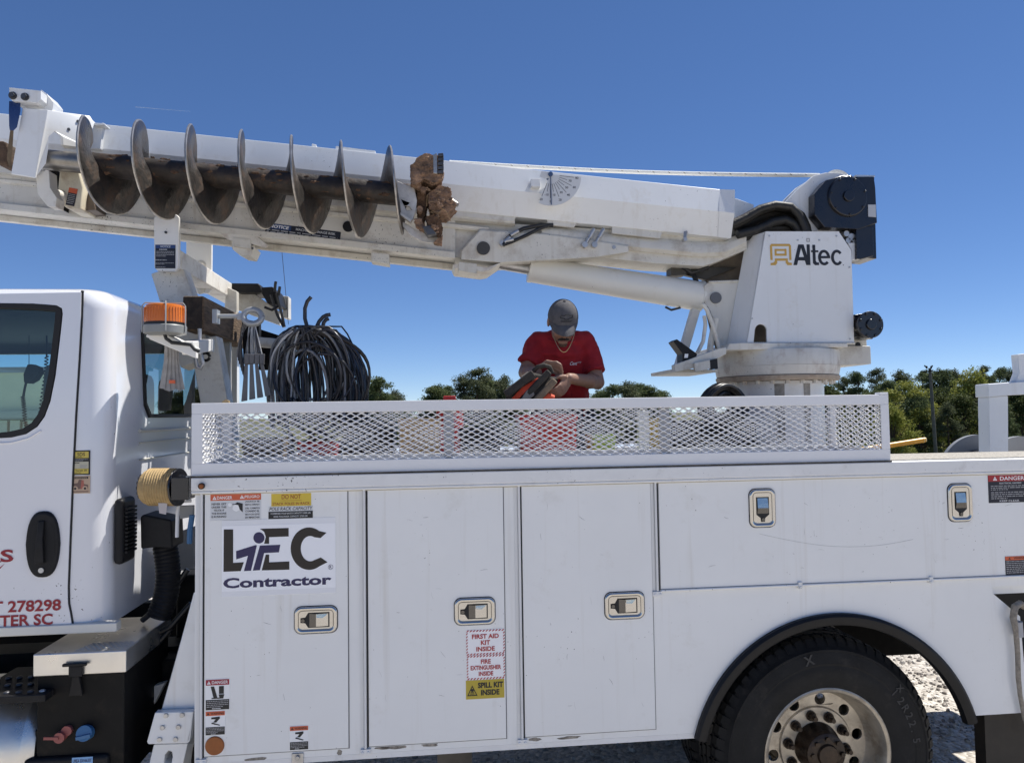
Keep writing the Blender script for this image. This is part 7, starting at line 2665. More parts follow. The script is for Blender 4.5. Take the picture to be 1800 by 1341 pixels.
def limb(mb, pts, rs, n=14):
    """tapered limb with rounded joints"""
    P_ = [Vector(p) for p in pts]
    # interpolate for smooth bends
    out, ro = [], []
    for i in range(len(P_) - 1):
        for k in range(6):
            t = k / 6
            out.append(P_[i].lerp(P_[i + 1], t))
            ro.append(rs[i] + (rs[i + 1] - rs[i]) * t)
    out.append(P_[-1])
    ro.append(rs[-1])
    mb.tube(out, ro, n)
    for p, r in zip(P_, rs):
        mb.ell(p, r, 12, 8)


M_SKIN = mat('skin', (0.28, 0.155, 0.105), 0.55, var=0.10, vscale=30, bump=0.05, bscale=120)
M_SHIRT = mat('dark red cotton', (0.30, 0.010, 0.017), 0.9, var=0.10, vscale=14, bump=0.25, bscale=18)
M_CAP = mat('grey cotton cap', (0.095, 0.092, 0.098), 0.9, var=0.15, vscale=40, bump=0.15, bscale=200)
M_HAIR = mat('dark hair', (0.018, 0.012, 0.009), 0.7, var=0.3, vscale=60)
M_JEANS = mat('dark work trousers', (0.030, 0.032, 0.040), 0.9, var=0.2, vscale=20)

PY0 = 1.06
pel = at(990, 728, PY0 + 0.16)
che = at(987, 640, PY0 - 0.00)
nck = at(988, 592, PY0 - 0.10)
hed = at(989, 566, PY0 - 0.185)
shl = at(945, 601, PY0 - 0.03)
shr = at(1032, 602, PY0 - 0.03)
ell_ = at(924, 655, PY0 - 0.10)
wrl = at(944, 655, PY0 - 0.30)
elr = at(1050, 672, PY0 - 0.12)
wrr = at(1000, 665, PY0 - 0.34)
floor_z = 1.161
person = thing('person', (pel.x, pel.y, floor_z), 'man in grey cap and red T-shirt bending over a tool bag', 'person')

hip_l, hip_r = pel + Vector((-0.10, 0, -0.02)), pel + Vector((0.10, 0, -0.02))
kn_l, kn_r = Vector((hip_l.x - 0.03, hip_l.y - 0.10, floor_z + 0.50)), Vector((hip_r.x + 0.03, hip_r.y - 0.08, floor_z + 0.50))
an_l, an_r = Vector((kn_l.x - 0.01, kn_l.y + 0.10, floor_z + 0.09)), Vector((kn_r.x + 0.02, kn_r.y + 0.12, floor_z + 0.09))
body_mb = MB()
hd_rot = Matrix.Rotation(R(38), 3, 'X')     # face turned down towards the hands
fwd = hd_rot @ Vector((0, -1, 0))
hup = hd_rot @ Vector((0, 0, 1))
hx = Vector((1, 0, 0))


def H(x, f, u):
    return hed + hx * x + fwd * f + hup * u


# skull, jaw, neck, ears, nose
body_mb.ell(H(0, -0.012, 0.035), (0.076, 0.094, 0.088), 20, 14, rot=hd_rot)
body_mb.ell(H(0, 0.022, -0.045), (0.058, 0.066, 0.070), 18, 12, rot=hd_rot)
body_mb.ell(H(0, 0.062, -0.090), (0.030, 0.024, 0.024), 12, 8, rot=hd_rot)
body_mb.ell(H(0, 0.092, -0.030), (0.014, 0.018, 0.022), 10, 8, rot=hd_rot)
body_mb.ell(H(0, 0.084, -0.008), (0.010, 0.014, 0.026), 10, 8, rot=hd_rot)
for sx in (-1, 1):
    body_mb.ell(H(sx * 0.078, -0.01, -0.005), (0.010, 0.020, 0.032), 10, 8, rot=hd_rot)
    body_mb.ell(H(sx * 0.034, 0.058, -0.038), (0.026, 0.026, 0.026), 10, 8, rot=hd_rot)
limb(body_mb, [H(0, -0.03, -0.05), nck + Vector((0, 0.01, 0)), che.lerp(nck, 0.7)], [0.056, 0.058, 0.055])
# torso kept inside the shirt
limb(body_mb, [che.lerp(nck, 0.6), che, che.lerp(pel, 0.6), pel], [0.06, 0.085, 0.09, 0.10])
limb(body_mb, [nck + Vector((-0.04, 0.05, -0.06)), shl], [0.035, 0.042])
limb(body_mb, [nck + Vector((0.04, 0.05, -0.06)), shr], [0.035, 0.042])
limb(body_mb, [shl, ell_, wrl], [0.044, 0.043, 0.029])
limb(body_mb, [shr, elr, wrr], [0.044, 0.043, 0.029])
for e, w_ in ((ell_, wrl), (elr, wrr)):
    m_ = e.lerp(w_, 0.28)
    body_mb.ell(m_, (0.044, 0.044, 0.044), 12, 8)
# hands: palm, four fingers and thumb closing on the bag rim
def hand(w_, d, side, down):
    """d: direction of the fingers, side: towards the thumb, down: palm normal"""
    d, side, down = Vector(d).normalized(), Vector(side).normalized(), Vector(down).normalized()
    pc = w_ + d * 0.048
    rings = []
    for t, ww, tt in ((0.0, 0.026, 0.019), (0.030, 0.036, 0.017), (0.070, 0.042, 0.014), (0.092, 0.040, 0.011)):
        c_ = w_ + d * t
        rings.append([c_ + side * (ww * math.cos(a)) + down * (tt * math.sin(a)) for a in [k * math.pi / 6 for k in range(12)]])
    body_mb.loft(rings)
    for k, (off, ln) in enumerate(((0.029, 0.070), (0.010, 0.080), (-0.010, 0.075), (-0.029, 0.058))):
        b = w_ + d * 0.086 + side * off
        j1 = b + d * ln * 0.44 + down * 0.010
        j2 = j1 + d * ln * 0.22 + down * ln * 0.30
        j3 = j2 - d * ln * 0.06 + down * ln * 0.30
        limb(body_mb, [b, j1, j2, j3], [0.0105, 0.0095, 0.0088, 0.0075], 8)
    tb = w_ + d * 0.022 + side * 0.032
    t1 = tb + side * 0.026 + d * 0.028 + down * 0.010
    t2 = t1 + d * 0.028 + side * 0.004 + down * 0.020
    limb(body_mb, [tb, t1, t2], [0.014, 0.012, 0.0095], 8)


hand(wrl, (0.62, -0.55, 0.25), (0.1, -0.5, 0.8), (0.45, 0.1, -0.8))
hand(wrr, (-0.50, -0.42, -0.62), (-0.45, -0.55, 0.65), (-0.80, 0.35, 0.25))
limb(body_mb, [hip_l, kn_l, an_l], [0.075, 0.05, 0.035])
limb(body_mb, [hip_r, kn_r, an_r], [0.075, 0.05, 0.035])
me = remeshed(body_mb, 0.0048, 3)
me.materials.append(M_SKIN)
finish('body', me, person, 0)
me.polygons.foreach_set('use_smooth', [True] * len(me.polygons))

# T-shirt: torso and short sleeves
sh = MB()


def torso_ring(c_, wx, wy, tilt):
    rot = Matrix.Rotation(tilt, 3, 'X')
    return [c_ + rot @ Vector((wx * math.copysign(abs(math.cos(a)) ** 0.8, math.cos(a)), wy * math.sin(a), 0)) for a in [k * 2 * math.pi / 28 for k in range(28)]]


sh.loft([torso_ring(nck + Vector((0, 0.030, 0.004)), 0.075, 0.070, R(38)), torso_ring(nck + Vector((0, 0.045, -0.022)), 0.105, 0.092, R(34)), torso_ring(nck + Vector((0, 0.055, -0.055)), 0.150, 0.108, R(30)), torso_ring(shl.lerp(shr, 0.5) + Vector((0, 0.02, -0.05)), 0.166, 0.120, R(26)),
         torso_ring(che + Vector((0, 0.01, 0)), 0.166, 0.128, R(22)), torso_ring(che.lerp(pel, 0.5), 0.160, 0.124, R(15)), torso_ring(pel + Vector((0, 0, 0.03)), 0.164, 0.130, R(8)), torso_ring(pel + Vector((0, 0, -0.10)), 0.170, 0.135, 0)])
limb(sh, [nck + Vector((-0.05, 0.04, -0.025)), shl + Vector((0.01, 0, 0.0)), shl.lerp(ell_, 0.35)], [0.058, 0.064, 0.062])
limb(sh, [nck + Vector((0.05, 0.04, -0.025)), shr + Vector((-0.01, 0, 0.0)), shr.lerp(elr, 0.35)], [0.058, 0.064, 0.062])
for s_, e in ((shl, ell_), (shr, elr)):
    sh.cyl(s_.lerp(e, 0.20), s_.lerp(e, 0.76), 0.063, 0.066, n=24)
me = remeshed(sh, 0.0065, 4, disp=0.013, dscale=11.0)
me.materials.append(M_SHIRT)
shirt = finish('t_shirt', me, person, 0)
me.polygons.foreach_set('use_smooth', [True] * len(me.polygons))
# neckline band
ring = []
for k in range(33):
    a = 2 * math.pi * k / 32
    ring.append(nck + Vector((0.086 * math.cos(a), 0.034 + 0.078 * math.sin(a) * 0.9, 0.004 + 0.045 * math.sin(a))))
MB().tube(ring, 0.009, 8, caps=False).build('collar_band', M_SHIRT, shirt, smooth=60)
# trousers and shoes
tr = MB()
limb(tr, [pel + Vector((0, 0, 0.0)), pel + Vector((0, 0, -0.08))], [0.155, 0.15])
limb(tr, [hip_l, kn_l, an_l], [0.105, 0.078, 0.066])
limb(tr, [hip_r, kn_r, an_r], [0.105, 0.078, 0.066])
me = remeshed(tr, 0.010, 3, disp=0.007, dscale=12.0, seed=4)
me.materials.append(M_JEANS)
finish('trousers', me, person, 60)
for a_ in (an_l, an_r):
    mb = MB()
    mb.loft([[(a_.x + sx * 0.05 * k, a_.y + dy + sy, z) for sx, sy in ((-1, 0), (1, 0))] + [(a_.x + sx * 0.05 * k, a_.y + dy + 0.02, z + hh_) for sx in (1, -1)] for dy, k, z, hh_ in ((0.07, 0.8, floor_z + 0.001, 0.08), (0.0, 1.0, floor_z + 0.001, 0.10), (-0.12, 1.0, floor_z + 0.001, 0.06), (-0.19, 0.6, floor_z + 0.001, 0.04))])
    mb.build('boot', M_BLACK, person, smooth=60, bevel=0.01)
# cap: crown, brim, button and emblem
cp = MB()
rings = []
for k in range(9):
    a = R(90 * k / 8)
    rings.append([H((0.086 * math.cos(a)) * math.cos(t), -0.006 + (0.102 * math.cos(a)) * math.sin(t), 0.030 + 0.100 * math.sin(a)) if k < 8 else H(0.002 * math.cos(t), -0.006 + 0.002 * math.sin(t), 0.130) for t in [j * 2 * math.pi / 32 for j in range(32)]])
cp.loft(rings)
cap = cp.build('cap', M_CAP, person, smooth=60)
cp.v = []
mb = MB()
top, bot = [], []
for i in range(7):
    f = i / 6
    row_t, row_b = [], []
    for j in range(15):
        s_ = (j - 7) / 7
        xx = s_ * (0.083 - 0.018 * f ** 2.0)
        base_f = 0.094 * math.sqrt(max(0.02, 1 - (s_ * 0.96) ** 2))
        ff = base_f - 0.012 + f * (0.078 - 0.030 * s_ * s_)
        uu = 0.036 - 0.016 * s_ * s_ - 0.022 * f * f - 0.008 * f
        row_t.append(H(xx, ff, uu))
        row_b.append(H(xx, ff, uu - 0.005))
    top.append(row_t)
    bot.append(row_b)
for rows, flip in ((top, 0), (bot, 1)):
    mb.loft(rows, caps=False, closed=False)
edge_t = top[-1]
edge_b = bot[-1]
mb.loft([edge_t, edge_b], caps=False, closed=False)
mb.build('cap_brim', M_CAP, cap, smooth=60)
MB().ell(H(0, -0.006, 0.131), (0.008, 0.008, 0.005), 10, 6, rot=hd_rot).build('cap_button', M_CAP, cap, smooth=60)
# emblem on the crown front
def crown_pt(x, u):
    # point on the crown at sideways x and height u, facing forward
    s_ = max(0.0, min(1.0, (u - 0.030) / 0.100))
    ca = math.sqrt(max(0.0, 1 - s_ * s_))
    k = x / (0.086 * ca + 1e-6)
    f = -0.006 + 0.102 * ca * math.sqrt(max(0.0, 1 - k * k))
    return H(x * 1.0, f + 0.0022, u)


M_EMB = mat('dark embroidery', (0.010, 0.010, 0.012), 0.8)
ox_ = 0.004
tie = [(-0.036, 0.0735), (-0.031, 0.0865), (-0.012, 0.0865), (-0.010, 0.0905), (0.012, 0.0905), (0.014, 0.0865), (0.036, 0.0865), (0.031, 0.0735), (0.012, 0.0735), (0.010, 0.0695), (-0.012, 0.0695), (-0.014, 0.0735)]
loop = []
for i in range(len(tie)):
    a, b = tie[i], tie[(i + 1) % len(tie)]
    for k in range(4):
        t = k / 4
        loop.append(crown_pt(ox_ + a[0] + (b[0] - a[0]) * t, a[1] + (b[1] - a[1]) * t))
loop.append(loop[0])
MB().tube(loop, 0.0016, 5, caps=False).build('cap_emblem', M_EMB, cap, smooth=60)
vs, fs, tw, th = text_mesh('CHEVROLET', 0.02)
s_ = 0.066 / tw
MB().add([crown_pt(ox_ - 0.033 + x * s_, 0.0535 + y * s_ * 1.05) for x, y in vs], fs).build('cap_lettering', M_EMB, cap, smooth=0)
# hair, moustache, beard shade, brows
mb = MB()
mb.ell(H(0, -0.036, -0.006), (0.080, 0.078, 0.058), 18, 12, rot=hd_rot)
mb.build('hair', M_HAIR, person, smooth=60)
mb = MB()
for sx in (-1, 1):
    mb.tube([H(sx * 0.001, 0.090, -0.056), H(sx * 0.013, 0.088, -0.060), H(sx * 0.024, 0.080, -0.066), H(sx * 0.030, 0.072, -0.073)], [0.008, 0.0085, 0.007, 0.004], 8)
mb.build('moustache', M_HAIR, person, smooth=60)
mb = MB()
mb.ell(H(0, 0.072, -0.104), (0.026, 0.018, 0.016), 12, 8, rot=hd_rot)
mb.build('goatee', mat('short beard', (0.10, 0.058, 0.040), 0.9, var=0.4, vscale=90), person, smooth=60)
MB().tube([H(-0.018, 0.083, -0.075), H(0, 0.086, -0.073), H(0.018, 0.083, -0.075)], 0.004, 6).build('mouth', mat('lips', (0.22, 0.085, 0.075), 0.5), person, smooth=60)
for sx in (-1, 1):
    MB().ell(H(sx * 0.030, 0.070, 0.004), (0.012, 0.006, 0.007), 10, 6, rot=hd_rot).build('eye', mat('eye white', (0.55, 0.52, 0.5), 0.3), person, smooth=60)
    MB().tube([H(sx * 0.014, 0.086, 0.020), H(sx * 0.034, 0.080, 0.024), H(sx * 0.048, 0.066, 0.018)], 0.005, 6).build('eyebrow', M_HAIR, person, smooth=60)
# necklace
pts = []
for k in range(25):
    t = k / 24
    a = math.pi * t
    p_ = at(971 + 39 * t, 585 + 31 * math.sin(a) ** 0.85 + (6 * t * math.sin(a)), PY0 - 0.155 - 0.045 * math.sin(a))
    pts.append(p_)
MB().tube(pts, 0.0022, 5).build('necklace', mat('gold chain', (0.55, 0.40, 0.22), 0.35, 0.8), person, smooth=60)
# shirt print
d = Decal(at(1001, 636, PY0 - 0.136), (1, 0.10, 0.03), (0, 0, -1), (0, -1, 0), 0.001)
d.text('Cent', 0, 0, 0.020, K_LGREY, w=0.042, bold=0.01, slant=0.35)
d.text('ury', 0.046, 0.001, 0.010, K_GREY, w=0.022, slant=0.3)
d.build('shirt_print', shirt)

# ------------------------------------------------------------------ tool bag in the hands
SH = 0.13


def bat(x, y, Y):
    return at(x, y, Y + SH)


bag = thing('tool_bag', bat(925, 690, 0.5), 'open dark tool bag with red lining held tilted by the man', 'tool bag')
BO = bat(925, 700, 0.56)


def bagbar(pts, r, m_, name, sq=None):
    mb = MB()
    ps = [bat(x, y, Y) for x, y, Y in pts]
    mb.tube(ps, r, 12)
    return mb.build(name, m_, bag, smooth=50)


M_BAGD = mat('dusty black canvas', (0.030, 0.026, 0.022), 0.85, var=0.4, vscale=14, dirt=(0.12, 0.095, 0.07), dirt_amt=0.35, dscale=10, bump=0.2, bscale=80)
M_BAGT = mat('dusty tan leather', (0.20, 0.145, 0.095), 0.8, var=0.3, vscale=16, bump=0.2, bscale=60)
mb = MB()
mb.loft([[bat(882, 706, 0.50), bat(905, 676, 0.46), bat(932, 655, 0.48), bat(940, 655, 0.66), bat(905, 706, 0.70)], [bat(935, 722, 0.44), bat(955, 690, 0.42), bat(978, 664, 0.44), bat(984, 664, 0.64), bat(950, 722, 0.68)]])
mb.build('bag_body', M_BAGD, bag, smooth=30, bevel=0.012, seg=3)
mb = MB()
mb.loft([[bat(899, 700, 0.455), bat(918, 680, 0.435), bat(945, 664, 0.445), bat(945, 664, 0.46), bat(899, 700, 0.47)], [bat(908, 704, 0.44), bat(924, 688, 0.42), bat(952, 668, 0.43), bat(952, 668, 0.445), bat(908, 704, 0.455)]])
mb.build('red_lining', mat('bag lining red', (0.55, 0.055, 0.02), 0.7), bag, bevel=0.003)
for nm, a, b, wd, m_ in (('bag_rim', (888, 694), (938, 656), 0.036, M_BAGD), ('bag_rim', (926, 694), (966, 653), 0.030, M_BAGD), ('leather_edge', (940, 706), (976, 668), 0.032, M_BAGT)):
    mb = MB()
    p0, p1 = bat(*a, 0.435), bat(*b, 0.425)
    mb.bar(p0, p1, wd * 1.15, 0.04, up=(0, -1, 0))
    mb.build(nm, m_, bag, bevel=0.010, seg=3)
mb = MB()
mb.plate([(915, 703), (925, 687), (936, 680), (940, 694), (926, 706)], 0.415 + SH, 0.43 + SH)
mb.build('grey_flap', mat('grey canvas flap', (0.17, 0.16, 0.15), 0.85, var=0.2), bag, bevel=0.004)
mb = MB()
mb.plate([(916, 662), (928, 653), (935, 661), (922, 669)], 0.42 + SH, 0.435 + SH)
mb.build('pale_patch', mat('sun bleached canvas', (0.36, 0.31, 0.25), 0.8, var=0.3), bag, bevel=0.003)
bagbar([(956, 702, 0.44), (963, 696, 0.43), (972, 700, 0.44)], 0.018, M_ORANGE, 'orange_roll')
bagbar([(938, 652, 0.47), (945, 645, 0.45), (956, 642, 0.44), (966, 645, 0.45), (970, 655, 0.47)], 0.012, M_BAGD, 'carry_strap')

# ================================================================== background: building, pole, trees
bld = thing('cream_building', (-14, 15, 0), 'low cream rendered building seen through the cab side window', 'building')
bx1 = at(112, 700, 14.0).x
bz = at(60, 655, 14.0).z
MB().box(-34, bx1, 14.0, 16.5, -0.05, bz).build('wall', mat('cream render', (0.62, 0.56, 0.34), 0.85, var=0.08, vscale=1.2, dirt=(0.45, 0.40, 0.28), dirt_amt=0.2, dscale=1.5), bld)
MB().box(-34.1, bx1 + 0.1, 13.9, 16.6, bz + 0.001, bz + 0.12).build('parapet_cap', mat('grey roof trim', (0.25, 0.25, 0.24), 0.7), bld)
zr = at(60, 722, 13.8).z
MB().box(-34, bx1, 13.78, 13.90, zr - 0.18, zr).build('rail', mat('grey green trim', (0.20, 0.23, 0.20), 0.6), bld)
for i in range(60):
    x = bx1 - 0.15 - i * 0.26
    o = MB().box(x - 0.10, x + 0.10, 13.86, 13.97, 0.0, zr - 0.20).build('ribbed_panel', mat('pale green sheet', (0.42, 0.47, 0.38), 0.6), bld) if i == 0 else None
    if i == 0:
        first = o
    else:
        c_ = first.copy()
        COL.objects.link(c_)
        c_.parent = bld
        c_.matrix_parent_inverse = first.matrix_parent_inverse.copy()
        c_.location = (-0.26 * i, 0, 0)

# utility pole
pp = at(1639, 720, 62)
pole = thing('utility_pole', (pp.x, 62, ground_z(pp.x, 62)), 'slim wooden utility pole standing before the dark pines', 'utility pole')
ztop = at(1636, 647, 62).z
mb = MB()
mb.cyl((pp.x + 0.35, 62, ground_z(pp.x, 62) - 0.5), (pp.x - 0.10, 62, ztop), 0.19, 0.13, n=12)
mb.build('shaft', mat('grey pole wood', (0.13, 0.125, 0.105), 0.85, var=0.3, vscale=3), pole, smooth=40)
mb = MB()
for dx in (-0.55, -0.1):
    q = Vector((pp.x + dx, 61.8, ztop + 0.02))
    mb.ell(q + Vector((0, 0, 0.05)), (0.09, 0.09, 0.14), 8, 6)
    mb.tube([q, q + Vector((-0.22 if dx < -0.3 else 0.14, 0, 0.22))], 0.06, 6)
mb.bar((pp.x - 0.8, 61.9, ztop - 0.35), (pp.x + 0.1, 61.9, ztop - 0.25), 0.10, 0.10)
mb.build('insulators', M_CHASSIS, pole, smooth=40)


def leaf_mat(name, c0, c1):
    m = bpy.data.materials.new(name)
    m.use_nodes = True
    t = m.node_tree
    b = t.nodes['Principled BSDF']
    b.inputs['Roughness'].default_value = 0.75
    b.inputs['Specular IOR Level'].default_value = 0.2
    tc = nd(t, 'ShaderNodeTexCoord')
    n = nd(t, 'ShaderNodeTexNoise')
    n.inputs['Scale'].default_value = 0.9
    n.inputs['Detail'].default_value = 6
    t.links.new(tc.outputs['Object'], n.inputs[0])
    col = ramp(t, n.outputs[0], [(0.34, c0), (0.66, c1)])
    t.links.new(col, b.inputs['Base Color'])
    tl = nd(t, 'ShaderNodeBsdfTranslucent')
    t.links.new(col, tl.inputs[0])
    mx = nd(t, 'ShaderNodeMixShader')
    mx.inputs[0].default_value = 0.25
    t.links.new(b.outputs[0], mx.inputs[1])
    t.links.new(tl.outputs[0], mx.inputs[2])
    t.links.new(mx.outputs[0], t.nodes['Material Output'].inputs[0])
    return m


L_PINE = leaf_mat('pine needles', (0.066, 0.094, 0.040), (0.15, 0.18, 0.075))
L_PINE2 = leaf_mat('grey green needles', (0.070, 0.088, 0.046), (0.145, 0.160, 0.080))
L_DEC = leaf_mat('fresh spring leaves', (0.20, 0.23, 0.042), (0.38, 0.37, 0.10))
L_DARK = leaf_mat('dark leaves', (0.055, 0.074, 0.024), (0.120, 0.140, 0.044))
M_BARK = mat('pine bark', (0.085, 0.060, 0.042), 0.9, var=0.3, vscale=2)


def leaves(mb, c, rad, n, size, rd, k=0, squash=0.7):
    for _ in range(n):
        while True:
            p = Vector((rd.uniform(-1, 1), rd.uniform(-1, 1), rd.uniform(-1, 1)))
            if 0.15 < p.length < 1:
                break
        p = p * (0.55 + 0.45 * rd.random()) 
        q = c + Vector((p.x * rad, p.y * rad, p.z * rad * squash))
        a = Vector((rd.uniform(-1, 1), rd.uniform(-1, 1), rd.uniform(-0.8, 0.8))).normalized()
        b = a.cross(Vector((rd.uniform(-1, 1), rd.uniform(-1, 1), rd.uniform(-1, 1)))).normalized()
        s = size * rd.uniform(0.6, 1.3)
        o = len(mb.v)
        mb.v += [q - a * s, q + b * s * 0.45, q + a * s, q - b * s * 0.45]
        mb.f.append((o, o + 1, o + 2, o + 3))
        mb.m.append(k)


def pine_meshes(seed, h=14.0, crown_from=0.45, dense=1.0):
    rd = random.Random(seed)
    tr, cr = MB(), MB()
    bend = rd.uniform(-0.3, 0.3)
    tr.tube([Vector((bend * (i / 8) ** 2, 0.2 * math.sin(i * 0.6 + seed), h * i / 8)) for i in range(9)], [0.20 * (1 - 0.85 * i / 8) + 0.02 for i in range(9)], 8)
    for i in range(int(40 * dense)):
        t = crown_from + (1 - crown_from) * (rd.random() ** 0.85)
        z = h * t
        env = (1.9 * (1 - (t - crown_from) / (1 - crown_from)) ** 0.6 + 0.35) * rd.uniform(0.45, 1.1) * (0.75 if t < crown_from + 0.08 else 1)
        a = rd.uniform(0, 2 * math.pi)
        p0 = Vector((bend * t * t, 0.2 * math.sin(t * 8 * 0.6 + seed), z - 0.3))
        p1 = p0 + Vector((math.cos(a) * env, math.sin(a) * env, rd.uniform(0.1, 0.7)))
        tr.tube([p0, p0.lerp(p1, 0.5) + Vector((0, 0, -0.08)), p1], [0.05, 0.035, 0.015], 5)
        leaves(cr, p1, rd.uniform(0.6, 1.15), int(rd.uniform(220, 330)), 0.10, rd, 0, 0.62)
        if rd.random() < 0.6:
            leaves(cr, p0.lerp(p1, 0.6) + Vector((0, 0, 0.15)), rd.uniform(0.35, 0.6), 150, 0.10, rd, 0, 0.6)
    leaves(cr, Vector((bend, 0.2 * math.sin(4.8 + seed), h)), 0.55, 160, 0.10, rd, 0, 1.1)
    return tr, cr


def dec_meshes(seed, h=11.0):
    rd = random.Random(seed)
    tr, cr = MB(), MB()
    tr.tube([Vector((0.15 * math.sin(i), 0.1 * math.cos(i), h * 0.75 * i / 6)) for i in range(7)], [0.22 * (1 - 0.8 * i / 6) + 0.02 for i in range(7)], 8)
    for i in range(62):
        t = 0.22 + 0.78 * rd.random()
        env = 2.6 * math.sin(math.pi * min(1, max(0.08, (t - 0.08) / 0.92)) ** 0.8) ** 0.6 * rd.uniform(0.35, 1.05)
        a = rd.uniform(0, 2 * math.pi)
        p0 = Vector((0, 0, h * t * 0.72))
        p1 = Vector((math.cos(a) * env, math.sin(a) * env, h * t))
        tr.tube([p0, p1], [0.05, 0.015], 5)
        leaves(cr, p1, rd.uniform(0.6, 1.15), int(rd.uniform(200, 320)), 0.105, rd, 0, 0.75)
    return tr, cr


def mesh_of(mb, name, m_):
    me = bpy.data.meshes.new(name)
    me.from_pydata(mb.v, [], mb.f)
    me.materials.append(m_)
    return me


PROTO = []
for sd, h, cf, dn in ((1, 14, 0.50, 1.0), (2, 15, 0.58, 0.8), (3, 13, 0.38, 1.25), (4, 14, 0.45, 1.0)):
    tr, cr = pine_meshes(sd, h, cf, dn)
    PROTO.append((h, mesh_of(tr, 'trunk', M_BARK), mesh_of(cr, 'crown', L_PINE if sd % 2 else L_PINE2)))
DECS = []
for sd, lm in ((11, L_DEC), (12, L_DEC), (13, L_DARK)):
    tr, cr = dec_meshes(sd)
    DECS.append((11.0, mesh_of(tr, 'trunk', M_BARK), mesh_of(cr, 'crown', lm)))


def plant(name, proto, px, py_top, Y, label, group, width=1.0, rot=0.0, cat='tree', zmin=None):
    h, tm, cm = proto
    top = at(px, py_top, Y)
    z0 = ground_z(top.x, Y) - 0.2
    sc_ = (top.z - z0) / h
    e = thing(name, (top.x, Y, z0), label, cat, group)
    e.rotation_euler.z = rot
    e.scale = (sc_ * width, sc_ * width, sc_)
    for nm, m_ in (('trunk', tm), ('crown', cm)):
        o = bpy.data.objects.new(nm, m_)
        COL.objects.link(o)
        o.parent = e
    return e


G1 = 'pines peeking over the basket'
G2 = 'trees of the wood on the right'
rd = random.Random(21)
for i, (px, py, Y, k, w_, lab) in enumerate((
        (668, 670, 84, 0, 1.15, 'small dark pine just right of the cable coil'),
        (648, 684, 92, 2, 1.2, 'low pine half hidden by the cable coil'),
        (690, 690, 92, 3, 1.3, 'lowest pine crown right of the cable coil'),
        (768, 681, 92, 2, 1.3, 'low pine behind the red can cap'),
        (786, 684, 98, 0, 1.2, 'pine crown peeping right beside the red can cap'),
        (812, 664, 96, 3, 1.2, 'pine left of the tallest one behind the basket'),
        (838, 653, 88, 1, 1.25, 'tallest pine between the cables and the man'),
        (858, 668, 98, 2, 1.3, 'pine between the tallest one and the tool bag'),
        (882, 665, 92, 3, 1.15, 'pine touching the tool bag from behind'),
        (905, 680, 100, 2, 1.3, 'low pine hidden behind the tool bag'),
        (1056, 690, 98, 2, 1.3, 'lowest pine right at the man\'s elbow'),
        (1072, 682, 94, 0, 1.2, 'second pine right of the man\'s elbow'),
        (1098, 675, 90, 3, 1.3, 'bushy pine a little right of the man'),
        (1120, 677, 98, 2, 1.3, 'wide low pine left of the turret step'),
        (1142, 683, 94, 0, 1.3, 'last low pine before the turret step'),
        (1160, 690, 100, 2, 1.3, 'low crown under the turret step'))):
    plant('pine_tree', PROTO[k], px, py, Y, lab, G1, w_, rd.uniform(0, 6.28))
right = [
    (1455, 684, 84, 'D2', 1.2, 'dark round tree at the left end of the wood'),
    (1481, 668, 88, 1, 1.0, 'thin grey pine left of the wood'),
    (1510, 660, 86, 0, 0.9, 'narrow pine with a flat top behind the basket end'),
    (1538, 653, 90, 1, 0.9, 'tall thin pine above the basket end'),
    (1560, 672, 82, 2, 1.1, 'dark dense pine behind the light green tree'),
    (1580, 655, 92, 3, 1.0, 'rounded dark pine above the light green tree'),
    (1592, 671, 70, 'D0', 1.15, 'light green spring tree right of the basket'),
    (1566, 716, 64, 'D1', 1.0, 'lower light green tree beside the basket post'),
    (1620, 657, 94, 0, 0.9, 'pine left of the utility pole top'),
    (1655, 653, 88, 2, 1.1, 'dark pine right behind the utility pole'),
    (1682, 654, 92, 3, 1.0, 'broad dark pine right of the pole'),
    (1708, 656, 78, 'D1', 1.0, 'yellow green tree between the pole and the rack'),
    (1645, 690, 72, 'D2', 1.1, 'dark leafy tree at the foot of the pole'),
    (1690, 700, 70, 'D2', 1.2, 'dark leafy tree left of the rack post'),
    (1735, 664, 90, 2, 1.0, 'dark pine behind the rack beam'),
    (1725, 648, 98, 1, 0.9, 'small pine crown above the wood near the rack'),
    (1755, 652, 96, 0, 0.9, 'pine crown directly left of the rack horn'),
    (1775, 654, 92, 3, 1.0, 'pine behind the rack horn'),
    (1790, 690, 74, 'D2', 1.2, 'dark tree behind the rack post'),
    (1820, 660, 84, 2, 1.1, 'dark pine at the right edge'),
    (1615, 700, 68, 2, 1.0, 'dark low pine under the light green tree'),
    (1668, 712, 66, 3, 1.0, 'dark low pine between pole and rack'),
    (1760, 710, 68, 2, 1.0, 'dark low pine under the rack beam'),
    (1540, 690, 76, 2, 1.1, 'dark pine hidden behind the basket corner'),
]
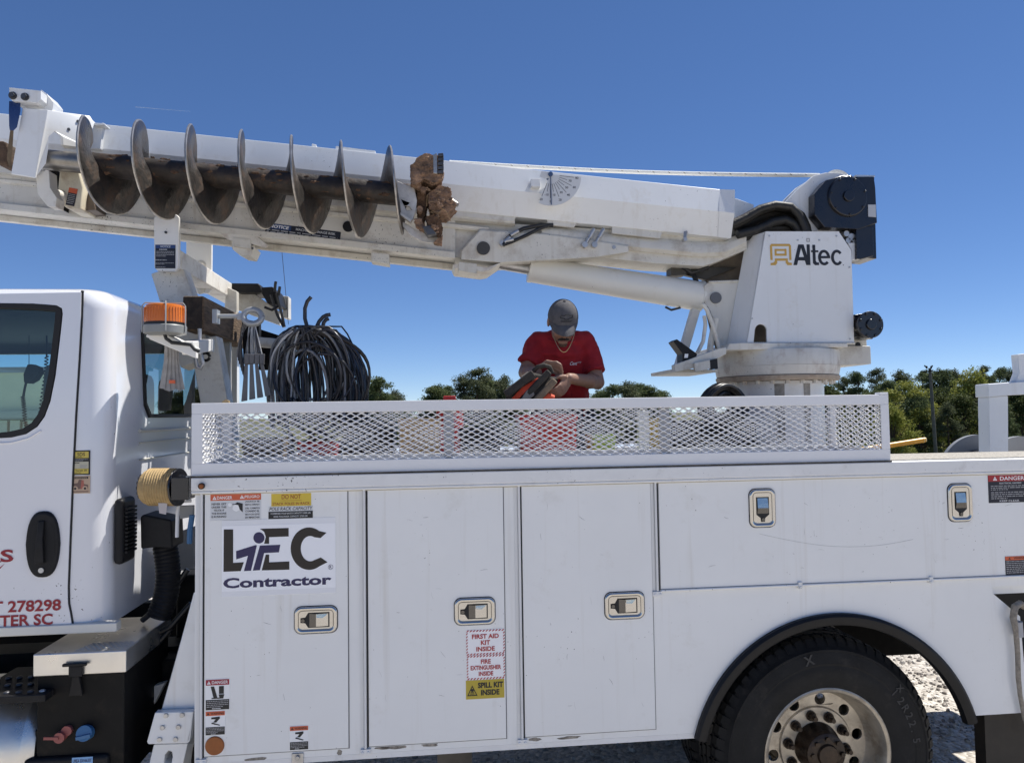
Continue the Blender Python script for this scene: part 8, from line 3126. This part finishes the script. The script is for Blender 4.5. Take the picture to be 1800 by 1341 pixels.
for (px, py, Y, k, w_, lab) in right:
    pr = DECS[int(k[1])] if isinstance(k, str) else PROTO[k]
    plant('broadleaf_tree' if isinstance(k, str) else 'pine_tree', pr, px, py, Y, lab, G2, w_, rd.uniform(0, 6.28))
# dense wood farther back that reads as one mass
wd = MB()
rd2 = random.Random(33)
for i in range(420):
    px = rd2.uniform(1440, 1960) if i < 300 else rd2.choice((rd2.uniform(640, 700), rd2.uniform(755, 915), rd2.uniform(1045, 1170)))
    Y = rd2.uniform(98, 112)
    base = at(px, 700, Y)
    ztop = at(px, rd2.uniform(672, 720) if i < 300 else rd2.uniform(686, 712), Y).z
    zz = rd2.uniform(-8, ztop)
    leaves(wd, Vector((base.x, Y, zz)), rd2.uniform(1.6, 2.8), 150, 0.24, rd2, 0, 0.9)
o = mesh_of(wd, 'woods', L_DARK)
o = finish('woods', o, None, 0)
tag(o, 'far dark wood behind the single trees', 'woods', kind='stuff')
# undergrowth along the foot of the wood
ug = MB()
for i in range(260):
    px = rd2.uniform(1430, 1950)
    Y = rd2.uniform(60, 80)
    base = at(px, 760, Y)
    leaves(ug, Vector((base.x, Y, ground_z(base.x, Y) + rd2.uniform(0.2, 3.4))), rd2.uniform(0.8, 1.5), 110, 0.14, rd2, rd2.randrange(2), 0.8)
me = mesh_of(ug, 'undergrowth', L_DARK)
me.materials.append(L_DEC)
me.polygons.foreach_set('material_index', [1 if (k // 110) % 7 == 0 else 0 for k in range(len(me.polygons))])
o = finish('undergrowth', me, None, 0)
tag(o, 'tangled shrubs along the foot of the wood', 'undergrowth', kind='stuff')

# thin contrail high in the sky
a, b = at(238, 188.5, 2600), at(335, 196.5, 2650)
mb = MB()
mb.tube([a.lerp(b, i / 10) for i in range(11)], [1.0 - 0.06 * i for i in range(11)], 8)
mc = bpy.data.materials.new('contrail ice')
mc.use_nodes = True
tt = mc.node_tree
pb = tt.nodes['Principled BSDF']
pb.inputs['Base Color'].default_value = (0.9, 0.9, 0.9, 1)
pb.inputs['Roughness'].default_value = 1
pb.inputs['Alpha'].default_value = 0.2
o = mb.build('contrail', mc, None, smooth=60)
tag(o, 'short thin white contrail above the auger', 'contrail', kind='stuff')
